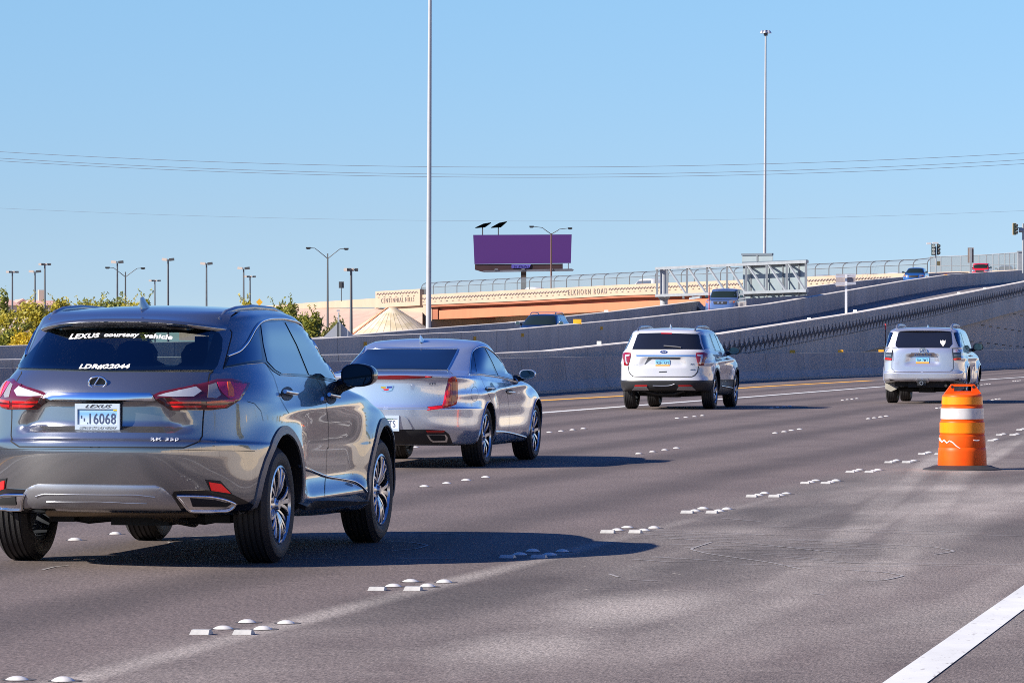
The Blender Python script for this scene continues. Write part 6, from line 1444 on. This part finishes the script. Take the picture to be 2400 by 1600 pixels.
# ------------------------------------------------------------------ vehicles coming down the far ramp
def oncoming(name, label, xpx, yroof, a, H, dims, col, opts):
    """front-facing vehicle on the far ramp; dims = (length, half width, bonnet height, roof half width, windscreen base, header, style)"""
    Y = a / ((xpx - 1200) / F - TAN); top = PX(xpx, yroof, Y); loc = Vector((top.x, top.y, top.z - H)); L_, w, hb, wr, xb, xh, sq = dims
    car = Car(name, label, 'car', loc, TH + math.pi, 'vehicles coming down the far ramp')
    P_ = paint('paint_' + name, col, opts.get('metal', .4), .3); R = .35; wb = L_ - 2.0
    n2 = opts.get('n', 2.8); xe = L_ - 1.05
    K = [[-.8, .3, xe - .3, .25, w * .88, .25, .5, n2, .6, n2], [-.98, .4, xe - .05, .4, w * .95, .4, .5, n2, .7, n2], [-1.0, .6, xe, .6, w, .6, .5, n2, .7, n2], [-.98, hb - .15, xe - .03, hb - .16, w, hb - .14, .5, n2, .7, n2],
         [-.95, hb + .05, xe - .12, hb - .05, w * .985, hb, .5, n2, .7, n2], [-.92, hb + .12, xe - .5, hb + .0, w * .95, hb + .06, .5, n2, .7, n2], [-.9, hb + .16, xb, hb + .07, w * .92, hb + .12, .5, n2, .5, n2],
         [-.8, hb + (H - hb) * .5, (xb + xh) / 2, hb + (H - hb) * .55, (w * .92 + wr) / 2, hb + (H - hb) * .55, .5, n2, .5, n2], [-.65, H - .12, xh + .08, H - .09, wr + .03, H - .08, .5, n2, .5, n2], [-.5, H - .05, xh - .1, H - .045, wr - .05, H - .03, .4, n2, .4, n2]]
    me = loft(K, sub=4, NR=8, NS=24, NF=14, crown=.03, disp=std_disp((0, wb), R, .02, .02)); me = cut_arches(me, [P_, BLACK], [(0, R), (wb, R)], .40, .6); car.set_body(me, P_)
    zb, zt = hb + .12, H - .10; wb_, wt = w * .84, wr * .93
    car.patch([(-wb_, zb), (wb_, zb), (wt + .02, zt - .04), (wt - .05, zt), (-wt + .05, zt), (-wt - .02, zt - .04)], 'windscreen', mat('windscreen_dark', (.012, .02, .02), .08, spec=.22), .006, .01, .12, 'front')
    # far side and near side glass
    for pl in ([(xb - .45, hb + .14), (xh - .05, H - .14), (wb / 2 - .15, H - .12), (wb / 2 - .1, hb + .16)], [(wb / 2 - .2, hb + .16), (wb / 2 - .25, H - .12), (.1, H - .14), (-.15, hb + .2)]):
        car.patch(pl, 'side_window', GLASS, .006, .008, .12, 'side', mirror=True)
    for s in (-1, 1):
        pts = [(s * (w - .42), hb - .23), (s * (w - .10), hb - .17), (s * (w - .08), hb - .02), (s * (w - .20), hb + .0), (s * (w - .42), hb - .06)]
        hl = car.patch(pts if s > 0 else pts[::-1], 'headlight', CLEAR, .01, .012, .06, 'front')
        if opts.get('amber'): car.patch([(s * (w - .2), hb - .2), (s * (w - .1), hb - .17), (s * (w - .1), hb - .08), (s * (w - .2), hb - .1)][::s], 'turn_lens', AMBER, .018, .003, .06, 'front', parent=hl)
        mirror_shape(car, Matrix.Translation((xb - .45, s * (w + .08), hb + .2)) @ Matrix.Rotation(math.pi, 4, 'Z'), (.08, .11, .08), car.root, opts.get('mcap', BLACK), GLASSM, [Vector((xb - .5, s * (w - .1), hb + .15)), Vector((xb - .45, s * w, hb + .17))])
        for x in (0, wb):
            wheel(car, x, s, 2 * w - .26, R, .23, .22, WHEELM, 5, lambda sp, a_: sp(a_, a_, .05, .06), dark=RIMDK)
    car.patch([(-.38, hb - .28), (.38, hb - .28), (.42, hb - .1), (-.42, hb - .1)], 'grille', opts.get('grille', BLACK), .008, .01, .08, 'front')
    if opts.get('fog'): 
        for y in (-.12, .12): car.patch([(y + .07 * math.cos(k * math.pi / 5), hb - .19 + .05 * math.sin(k * math.pi / 5)) for k in range(10)], 'driving_lamp', CLEAR, .02, .01, .06, 'front')
    if opts.get('rack'):
        rails(car, -.5, xh - .15, wr - .06, .09, RAILM, .025)
        for x in (.1, xh - .5): b = MB(); b.tube([(x, -wr + .05, H + .07), (x, wr - .05, H + .07)], .02, 6); b.build('roof_bar', RAILM, car.root)
    return car
oncoming('dark_crossover', 'dark blue crossover with roof bars descending behind the middle barrier', 1288, 735.5, -38.5, 1.66, (4.6, .94, 1.02, .64, 2.75, 1.75, 0), (.012, .02, .05), {'rack': 1, 'mcap': mat('mirror_cap_silver', (.5, .5, .55), .2, .8)})
oncoming('blue_suv', 'boxy blue off-road vehicle with lit round lamps beside the red marker', 1709, 676.5, -38.5, 1.80, (4.5, .95, 1.12, .74, 2.35, 1.75, 0), (.10, .16, .34), {'n': 3.6, 'amber': 1, 'fog': 1})
oncoming('blue_crossover', 'bright blue compact crossover below the traffic signals', 2151, 627.5, -38.5, 1.62, (4.4, .90, 1.02, .60, 2.6, 1.7, 0), (.02, .10, .32), {'amber': 1})
oncoming('red_jeep', 'bright red flat-fronted off-roader near the top of the ramp', 2303, 617, -38.5, 1.82, (4.2, .88, 1.18, .72, 2.15, 1.8, 0), (.65, .012, .02), {'n': 5, 'metal': 0, 'mcap': BLACK})
oncoming('dark_sedan', 'dark low car at the top of the ramp nearest the right edge', 2361, 622.5, -38.5, 1.46, (4.7, .90, .92, .56, 2.8, 1.7, 0), (.03, .045, .09), {'amber': 1})
# on the overpass: vehicles seen over the parapet
def bridge_car(name, lab, x, ytop, wpx, col, hpx=14):
    p = BL(x, ytop, 6); s = p.y / F; w = wpx * s; H = 1.85; o = empty(name, Vector((p.x, p.y, p.z - H)), math.atan2(BDn.y, BDn.x)); tag(o, lab, 'car', 'vehicles on the overpass')
    K = [[-w / 2, .5, w / 2, .5, .85, .5, .3, 3, .3, 3], [-w / 2 - .05, 1.0, w / 2 + .05, 1.0, .9, 1.0, .3, 3, .3, 3], [-w / 2 + .1, 1.1, w / 2 - .15, 1.1, .86, 1.1, .3, 3, .3, 3], [-w * .42, 1.6, w * .30, 1.6, .72, 1.65, .3, 3, .3, 3], [-w * .38, 1.74, w * .22, 1.74, .6, 1.78, .3, 3, .3, 3]]
    me = loft(K, sub=3, NR=6, NS=10, NF=6, crown=.04); smooth(me, 40); bd = link('body', me, paint('paint_' + name, col, 0, .35), o)
    bm = bmesh.new(); bm.from_mesh(me); bv = BVHTree.FromBMesh(bm); bm.free()
    for sg in (-1, 1):
        b = MB(); V = []
        for u, z in ((-w * .40, 1.12), (w * .36, 1.12), (w * .26, 1.55), (-w * .38, 1.55)):
            h, n, _, _ = bv.ray_cast(Vector((u, sg * 3, z)), Vector((0, -sg, 0))); h = h or Vector((u, sg * .8, z)); V.append(h + Vector((0, sg * .02, 0)))
        b.add(V, [(0, 1, 2, 3)]); b.build('side_window', GLASS, o)
    for sx in (-1, 1): 
        for sy in (-1, 1): b = MB(); b.lathe([(0, -.1), (.33, -.1), (.33, .1), (0, .1)], 16, Matrix.Translation((sx * w * .32, sy * .78, .33))); b.build('wheel', RUBBER, o)
BWH = (.75, .74, .72)
bridge_car('white_pickup', 'white cab on the overpass just left of the sign truss post', 1521, 652, 95, BWH)
bridge_car('white_car', 'white roof peeking over the parapet right of the billboard post', 1251, 671.5, 70, BWH)
bridge_car('grey_car', 'grey roof peeking over the parapet left of the white-post sign', 1925, 643, 75, (.25, .25, .27))
bridge_car('tan_car', 'tan roof peeking over the parapet right of the white-post sign', 2035, 640, 75, (.35, .30, .25))
bridge_car('silver_car', 'silver roof peeking over the parapet left of the blue crossover', 2098, 637, 80, (.5, .5, .52))
# ------------------------------------------------------------------ raised lane markers
def dome_mesh():
    b = MB(); b.lathe([(.0, .019), (.018, .0175), (.034, .012), (.045, .005), (.051, 0)], 20, Matrix.Rotation(math.radians(90), 4, 'X') @ Matrix.Identity(4))
    b2 = [(.074 * math.cos(k * math.pi / 10) + .008, .080 * math.sin(k * math.pi / 10), .0008) for k in range(20)]; b.v = [(x, y, abs(z)) for x, y, z in b.v]; b.add(b2, [tuple(range(20))], 1)
    me = b.mesh('raised_marker'); smooth(me, 60); return me
def block_mesh():
    b = MB(); b.add([(-.05, -.05, 0), (.05, -.05, 0), (.05, .05, 0), (-.05, .05, 0), (-.046, -.018, .022), (.046, -.018, .022), (.046, .022, .022), (-.046, .022, .022)],
                    [(0, 1, 5, 4), (1, 2, 6, 5), (2, 3, 7, 6), (3, 0, 4, 7), (4, 5, 6, 7)]); return b.mesh('reflective_marker')
dm, bk_ = dome_mesh(), block_mesh()
zmin = min(v.co.z for v in dm.vertices)
if False:
    for v in dm.vertices: v.co.z = -v.co.z
    dm.flip_normals()
GLUE_SHADE = mat('glue_pad_and_shadow', (.075, .065, .06), .7, var=.3, vscale=30)  # dark disc for the glue stain and the dome's painted shadow
dm.materials.append(DOTM); dm.materials.append(GLUE_SHADE); bk_.materials.append(mat('marker_block', (.40, .39, .37), .5, var=.15, vscale=30))
def marker(kind, p, lab, grp):
    o = bpy.data.objects.new('raised_marker' if kind == 'd' else 'reflective_marker', dm if kind == 'd' else bk_); sc.collection.objects.link(o); o.location = (p.x, p.y, .001); o.rotation_euler = (0, 0, random.uniform(-.05, .05) - TH * (kind == 'b'))
    s = random.uniform(.93, 1.06); o.scale = (s, s, random.uniform(.85, 1.05)); tag(o, lab, 'lane marker', grp)
# double row: one cluster each 3.66 m, two files of block + two domes
s0 = GP(451, 1485.5); s1 = GP(571, 1485.5)
u0 = [GP(472, 1485.5), GP(523, 1473), GP(579, 1458)]; u1 = [GP(571, 1485.5), GP(616, 1474), GP(670, 1460)]
for c in range(-1, 34):
    dl = FWD * 3.66 * c
    for f, U in ((0, u0), (1, u1)):
        for i, p in enumerate(U):
            q = p + dl
            if q.y > 6 and q.y < 140: marker('b' if i == 0 else 'd', q, 'white ' + ('square block' if i == 0 else 'ceramic dome') + ' in the double row of clusters leading to the drum', 'markers of the double row')
for base_y, a_, n0, n1, lab in ((40.9, -9.50, -1, 14, 'white ceramic dome in the nearer single row between the traffic lanes'), (65.2, -13.15, -3, 12, 'white ceramic dome in the farther single row near the white line')):
    for g in range(n0, n1):
        for k in range(4):
            Y = base_y + g * 11.92 + k * .93 - (0 if a_ > -10 else 0); marker('d', RD(a_ + random.uniform(-.01, .01), Y), lab, 'markers of the ' + ('nearer' if a_ > -10 else 'farther') + ' single row')
# ------------------------------------------------------------------ traffic drum
dr = empty('traffic_drum', Vector((5.10, 46.4, 0))); dr.scale = (1, 1, 1.03); tag(dr, 'orange and white traffic drum with scuffed lower bands on a black rubber base', 'traffic drum')
mm, N, L, P = nt('drum_plastic'); tc = N.new('ShaderNodeTexCoord'); sp = N.new('ShaderNodeSeparateXYZ'); L.new(tc.outputs['Object'], sp.inputs[0])
P.inputs['Roughness'].default_value = .42; P.inputs['Specular IOR Level'].default_value = .2; P.inputs['Base Color'].default_value = (.80, .085, .002, 1); P.inputs['Subsurface Weight'].default_value = .0
nz = N.new('ShaderNodeTexNoise'); nz.inputs['Scale'].default_value = 5; nz.inputs['Detail'].default_value = 8; L.new(tc.outputs['Object'], nz.inputs[0])
r = N.new('ShaderNodeValToRGB'); e = r.color_ramp.elements; e[0].position = .35; e[0].color = (.72, .07, .003, 1); e[1].position = .7; e[1].color = (.84, .10, .004, 1); L.new(nz.outputs[0], r.inputs[0]); L.new(r.outputs[0], P.inputs['Base Color']); DRUM = mm
PR = [(.277, .03), (.275, .10), (.272, .20), (.268, .235), (.262, .245), (.264, .26), (.262, .33), (.258, .375), (.250, .385), (.252, .40), (.252, .52), (.248, .53), (.240, .54), (.242, .555), (.240, .68), (.236, .69), (.228, .70), (.230, .715), (.226, .80), (.222, .815), (.205, .83), (.10, .842), (0, .845)]
MX = Matrix.Rotation(math.radians(90), 4, 'X')
def lz(mbx, prof, n=56, **k): mbx.lathe([(r_, -z_) for r_, z_ in prof], n, MX, **k)
b = MB(); vs = []; n = 64
PR2 = [(r_, z_) for r_, z_ in PR]
for kk in range(n):
    a = 2 * math.pi * kk / n
    for r_, z_ in PR2: vs.append((r_ * math.cos(a), r_ * math.sin(a), z_))
m_n = len(PR2); b.add(vs, [(kk * m_n + j, ((kk + 1) % n) * m_n + j, ((kk + 1) % n) * m_n + j + 1, kk * m_n + j + 1) for kk in range(n) for j in range(m_n - 1)])
b.build('drum_body', DRUM, dr, 30)
def band(z0, z1, m, name, r0, r1):
    b = MB(); V = []
    for kk in range(64):
        a = 2 * math.pi * kk / 64; V += [((r0 + .0025) * math.cos(a), (r0 + .0025) * math.sin(a), z0), ((r1 + .0025) * math.cos(a), (r1 + .0025) * math.sin(a), z1)]
    b.add(V, [(2 * kk, 2 * ((kk + 1) % 64), 2 * ((kk + 1) % 64) + 1, 2 * kk + 1) for kk in range(64)]); return b.build(name, m, dr, 60)
WB = mat('white_sheeting', (.55, .53, .52), .3, var=.18, vscale=7); OB = mat('orange_sheeting', (.90, .24, .004), .35, coat=.1, spec=.25, var=.16, vscale=3, stretch=(2.5, 2.5, .4))
band(.405, .518, OB, 'orange_band', .252, .252); band(.558, .676, WB, 'white_band', .242, .240); band(.718, .80, OB, 'orange_band', .230, .226)
b = MB(); 
def dpt(px, py, r_): 
    x = (px - 2255) / (F / 46.2); a = math.asin(max(-1, min(1, x / r_))); return Vector((r_ * math.sin(a), -r_ * math.cos(a), CH + (800 - py) / (F / 46.2)))
D8 = lambda x, y: (2120 + x / 6.032, 860 + y / 6.032)
for poly in ([(492, 1040), (515, 1072), (540, 1045), (575, 1085), (610, 1055), (650, 1075), (700, 1125), (750, 1155)],): 
    b.tube([dpt(*D8(x, y), .266) for x, y in poly], [.011, .010, .009, .008, .008, .007, .006, .003], 5)
b.tube([dpt(*D8(x, y), .266) for x, y in ((945, 1042), (985, 1050), (1025, 1046))], .007, 5)
b.tube([dpt(*D8(x, y), .266) for x, y in ((488, 1020), (500, 1060))], .012, 5)
b.build('scrape_mark', mat('scraped_white', (.8, .72, .68), .5), dr)
# handle: trapezoid plate with a slot and two bolt holes
b = MB(); zb, zt = .842, .938
o_ = [(-.205, zb - .01), (.215, zb - .01), (.125, zt), (-.115, zt)]; t_ = .03
for (xa, za), (xb, zb_), (xc, zc), (xd, zd) in (((-.205, .832), (-.06 - .035, .842), (-.06 - .035, .938), (-.125, .938)), ((.105, .842), (.215, .832), (.135, .938), (.105, .938)), ((-.095, .915), (.105, .915), (.105, .938), (-.095, .938)), ((-.095, .835), (.105, .835), (.105, .862), (-.095, .862))):
    b.prism([(xa, -t_, za), (xb, -t_, zb_), (xc, -t_, zc), (xd, -t_, zd)], (0, 2 * t_, 0))
b.build('handle', DRUM, dr)
for x in (-.115, .125):
    b = MB(); b.lathe([(0, -.034), (.016, -.034), (.016, -.03), (0, -.03)], 14, Matrix.Translation((x, 0, .908))); b.build('bolt', BLACK, dr)
b = MB(); V = []; PB = [(.0, .05), (.29, .05), (.33, .045), (.37, .03), (.44, .012), (.45, .0)]
for kk in range(48):
    a = 2 * math.pi * kk / 48
    for r_, z_ in PB: V.append((r_ * math.cos(a), r_ * math.sin(a), z_))
b.add(V, [(kk * 6 + j, ((kk + 1) % 48) * 6 + j, ((kk + 1) % 48) * 6 + j + 1, kk * 6 + j + 1) for kk in range(48) for j in range(5)]); b.build('rubber_base', mat('base_rubber', (.025, .024, .024), .7, var=.3, vscale=8), dr, 30)
# ------------------------------------------------------------------ red marker stick by the blue vehicle on the far ramp
p = LN(A_MID - 1.0, 1662, 706); o = MB(); o.tube([p + Vector((0, 0, -.9)), p + Vector((0, 0, .75))], .028, 6); q = o.build('delineator', mat('rust_red_marker', (.45, .05, .05), .6)); tag(q, 'thin red marker stick left of the boxy blue vehicle', 'marker')
# ------------------------------------------------------------------ trees
def leaf_mat(name, cols):
    m, N, L, P = nt(name); g = N.new('ShaderNodeNewGeometry'); r = N.new('ShaderNodeValToRGB'); L.new(g.outputs['Random Per Island'], r.inputs[0]); e = r.color_ramp.elements
    while len(e) < len(cols): e.new(.5)
    for i, c in enumerate(cols): e[i].position = i / (len(cols) - 1); e[i].color = (*c, 1)
    L.new(r.outputs[0], P.inputs['Base Color']); P.inputs['Roughness'].default_value = .6
    tr = N.new('ShaderNodeBsdfTranslucent'); L.new(r.outputs[0], tr.inputs[0]); mx = N.new('ShaderNodeMixShader'); mx.inputs[0].default_value = .35
    L.new(P.outputs[0], mx.inputs[1]); L.new(tr.outputs[0], mx.inputs[2]); L.new(mx.outputs[0], N['Material Output'].inputs[0]); return m
LM = {'olive': leaf_mat('olive_leaves', [(.20, .19, .025), (.40, .34, .04), (.52, .42, .045), (.26, .25, .035)]),
      'yellow': leaf_mat('yellow_leaves', [(.45, .32, .02), (.65, .46, .03), (.36, .30, .03), (.72, .52, .04)]),
      'green': leaf_mat('green_leaves', [(.10, .13, .025), (.22, .24, .04), (.36, .33, .05), (.15, .18, .035)]),
      'pink': leaf_mat('pink_blossom', [(.30, .28, .06), (.65, .48, .40), (.75, .60, .52), (.20, .20, .04)]),
      'bare': leaf_mat('sparse_leaves', [(.20, .20, .05), (.30, .28, .08), (.15, .16, .05)])}
BARK = mat('bark', (.16, .12, .09), .9)
def tree(name, lab, x, ytop, Y, wpx, kind, n=1500, ls=.13, group=None, dens=1.0, blobs=9, zb=0.0):
    n = int(n * 3.2); ls *= .78
    s = Y / F; H = CH + (800 - ytop) * s - zb; W = wpx * s; base = PX(x, 800, Y); base.z = zb; rnd = random.Random(int(x * 7 + ytop))
    o = empty(name, base); tag(o, lab, 'tree' if H > 2.6 else 'bush', group)
    cl = []
    for i in range(blobs):
        a = rnd.uniform(0, 2 * math.pi); rr = W * .34 * math.sqrt(rnd.random()); z = H * rnd.uniform(.35, .80); cl.append((Vector((rr * math.cos(a), rr * math.sin(a), z)), rnd.uniform(.16, .30) * W, rnd.uniform(.10, .2) * H))
    b = MB(); b.tube([(0, 0, 0), (.03 * H, 0, H * .25), (0, .02, H * .5)], [.035 * H * .6, .028 * H * .6, .018 * H * .6], 7)
    for c, rx, rz in cl: b.tube([(0, 0, H * .2), c * .55 + Vector((0, 0, H * .12)), c], [.02 * H * .5, .012 * H * .5, .004 * H], 5)
    b.build('trunk', BARK, o, 60)
    V = []; Fc = []; per = int(n / blobs)
    for c, rx, rz in cl:
        for k in range(per):
            u = Vector((rnd.gauss(0, 1), rnd.gauss(0, 1), rnd.gauss(0, 1))).normalized() * (rnd.random() ** .45) * (1.25 if rnd.random() < .12 else 1); p = c + Vector((u.x * rx, u.y * rx, u.z * rz * 1.15))
            if p.z > H * 1.0: p.z = H * rnd.uniform(.85, 1.0)
            if p.z < .1: continue
            d = Vector((rnd.gauss(0, 1), rnd.gauss(0, 1), rnd.gauss(0, 1))).normalized(); e_ = d.orthogonal().normalized(); q = ls * rnd.uniform(.6, 1.5); i0 = len(V)
            V += [p - d * q, p + e_ * q * .45, p + d * q, p - e_ * q * .45]; Fc.append((i0, i0 + 1, i0 + 2, i0 + 3))
    # twigs poking out of the crown
    for k in range(int(10 * dens)):
        c, rx, rz = rnd.choice(cl); a = rnd.uniform(0, 6.28); p0 = c + Vector((math.cos(a) * rx * .5, math.sin(a) * rx * .5, rz)); 
        for j in range(14):
            p = p0 + Vector((math.cos(a) * .03 * j, math.sin(a) * .03 * j, H * .012 * j)) + Vector((rnd.gauss(0, .05), rnd.gauss(0, .05), 0)); d = Vector((rnd.gauss(0, 1), rnd.gauss(0, 1), rnd.gauss(0, 1))).normalized(); e_ = d.orthogonal().normalized(); q = ls * .8; i0 = len(V)
            if p.z < H * 1.06: V += [p - d * q, p + e_ * q * .45, p + d * q, p - e_ * q * .45]; Fc.append((i0, i0 + 1, i0 + 2, i0 + 3))
    me = bpy.data.meshes.new('crown'); me.from_pydata([tuple(v) for v in V], [], Fc); me.update(); link('crown', me, LM[kind], o); return o
TG = 'trees and bushes beyond the ramps on the left'
for a in [('desert_tree', 'tall thin green tree cut by the left edge', -4, 662, 185, 60, 'green', 700), ('desert_tree', 'dark olive tree in front of the pink-roofed houses', 45, 718, 190, 120, 'olive', 2200), ('desert_tree', 'bright olive tree right of the houses', 108, 692, 200, 120, 'olive', 2200),
          ('desert_tree', 'wide yellow-green tree left of the crossover roof', 165, 698, 205, 140, 'olive', 2400), ('desert_tree', 'broad olive tree under the left double-arm street lamp', 235, 699, 215, 150, 'olive', 2000), ('desert_tree', 'spiky green treetop left of the double-arm street lamp', 205, 695, 225, 80, 'green', 900),
          ('desert_tree', 'green treetop between two thin lamp poles', 262, 690, 225, 100, 'green', 1200), ('desert_tree', 'bushy treetop right of the double-arm street lamp', 312, 698, 220, 100, 'olive', 1200), ('desert_tree', 'small upright treetop above the crossover antenna', 343, 688, 215, 42, 'green', 700),
          ('desert_bush', 'yellow bush against the barrier at the left edge', 25, 762, 165, 80, 'green', 1300), ('desert_bush', 'bright yellow bush beside the crossover rear window', 66, 775, 160, 90, 'yellow', 2200), ('desert_bush', 'pink blossoming bush above the yellow bush', 62, 752, 170, 110, 'pink', 1500), ('desert_bush', 'yellow bush partly hidden by the crossover pillar', 112, 762, 162, 70, 'yellow', 1400),
          ('desert_bush', 'olive bush low behind the crossover roof', 140, 735, 180, 110, 'olive', 1800), ('desert_bush', 'green bush low at the left edge', 5, 735, 180, 80, 'olive', 1400),
          ('desert_tree', 'small yellowish tree beside the yellow warning sign', 574, 697, 300, 36, 'olive', 600), ('desert_tree', 'green tree left of the grey diamond sign, taller of the two', 664, 697, 260, 66, 'green', 1400), ('desert_tree', 'lower green tree just left of the grey diamond sign', 732, 723, 240, 58, 'green', 1300),
          ('desert_tree', 'round green tree mostly behind the crossover windows', 695, 722, 250, 60, 'green', 1100), ('desert_tree', 'nearly bare shrub behind the grey diamond sign', 785, 724, 262, 62, 'bare', 420)]:
    name, lab, x, yt, Y, w, kd, n = a; tree(name, lab, x, yt, Y, w, kd, n, .12 * Y / 200, TG, blobs=11 if n > 1000 else 7)
# ------------------------------------------------------------------ houses behind the trees
ROOF = mat('pink_tile_roof', (.50, .30, .24), .85, var=.15, vscale=2); STUC = mat('beige_stucco', (.55, .45, .36), .9, var=.06, vscale=1); WIN = mat('dark_window', (.03, .04, .06), .15)
def house(lab, x, yr, ye, w, Y, flip=0, chim=False):
    s = Y / F; b0 = PX(x, 800, Y); b0.z = 0; zr = CH + (800 - yr) * s; ze = CH + (800 - ye) * s; W = w * s / 2; D = 5.0; o = empty('house', b0, math.radians(12)); tag(o, lab, 'house', 'houses behind the trees')
    b = MB(); b.box((-W, -D, 0), (W, D, ze)); b.add([(-W, -D, ze), (-W, D, ze), (-W * .9, 0, zr - .15)] , [(0, 1, 2)]); b.build('wall', STUC, o)
    e = .5; b = MB(); t = .22
    if flip:   # gable to the front
        b.prism([(-W - e, -D - e, ze - .1), (0, -D - e, zr), (W + e, -D - e, ze - .1), (W + e, -D - e, ze - .1 - t), (0, -D - e, zr - t * 1.3), (-W - e, -D - e, ze - .1 - t)], (0, 2 * D + 2 * e, 0)); b2 = MB(); b2.prism([(-W + .05, -D + .01, ze), (W - .05, -D + .01, ze), (0, -D + .01, zr - .35)], (0, 2 * D - .02, 0)); b2.build('gable', STUC, o)
    else:
        b.add([(-W - e, -D - e, ze), (W + e, -D - e, ze), (W * .7, 0, zr), (-W * .7, 0, zr), (-W - e, D + e, ze), (W + e, D + e, ze)], [(0, 1, 2, 3), (5, 4, 3, 2), (4, 0, 3), (1, 5, 2), (0, 4, 5, 1)])
    rf = b.build('roof', ROOF, o)
    if chim: b = MB(); b.box((W * .3, -1, zr - 1), (W * .3 + .9, 0, zr + 1.3)); b.build('chimney', STUC, rf)
    for wx in (-.55, .0, .55):
        b = MB(); b.box((W * wx - .6, -D - .05, ze - 1.9), (W * wx + .6, -D + .02, ze - .7)); f = b.build('window', mat('window_frame_white', (.7, .68, .64), .6), o); b = MB(); b.box((W * wx - .5, -D - .07, ze - 1.8), (W * wx + .5, -D - .052, ze - .8)); b.build('pane', WIN, f)
house('pink-roofed house at the left edge behind the trees', 8, 702, 716, 46, 520); house('pink gabled house in the middle of the row behind the trees', 46, 701, 716, 40, 540, 1); house('pink-roofed house with a pale chimney, right of the gabled house', 82, 703, 716, 44, 530, 0, True); house('small pink-roofed house seen through the olive treetops', 116, 704, 716, 30, 560)
# chain link and low wall at the left behind the barrier
b = MB(); 
# ------------------------------------------------------------------ roadside outside the picture on the right (seen only as reflections)
SW = m_concrete('sound_wall_block', (.62, .52, .38), .05)
m_ = MB(); P0_, P1_ = RD(17, -30), RD(17, 330)
n_ = 45
for i in range(n_):
    a, c = P0_.lerp(P1_, i / n_), P0_.lerp(P1_, (i + 1) / n_); m_.prism([a, c, c + Vector((0, 0, 3.4)), a + Vector((0, 0, 3.4))], RGT * .25)
    m_.box((a.x - .05, a.y - .3, 0), (a.x + .5, a.y + .3, 3.7))
tag(m_.build('sound_wall', SW), 'cream block wall with pilasters along the right roadside', 'wall')
m_ = MB(); wall_mesh(m_, [RD(5.6, -30, .85), RD(5.6, 330, .85)], 0, .3, base=[-.02, -.02]); tag(m_.build('roadside_barrier', CONC), 'low concrete barrier along the right shoulder', 'barrier')
for i in range(16):
    rnd = random.Random(i); p = RD(23 + rnd.uniform(-2, 3), 12 + i * 15 + rnd.uniform(-4, 4)); t_ = tree('roadside_tree', 'dark green roadside tree behind the cream block wall', 1200, 800 - 9600 * (rnd.uniform(5.5, 8) - CH) / 200, 200, 150, 'green', 900, .22, 'trees behind the roadside wall', blobs=8); t_.location = p
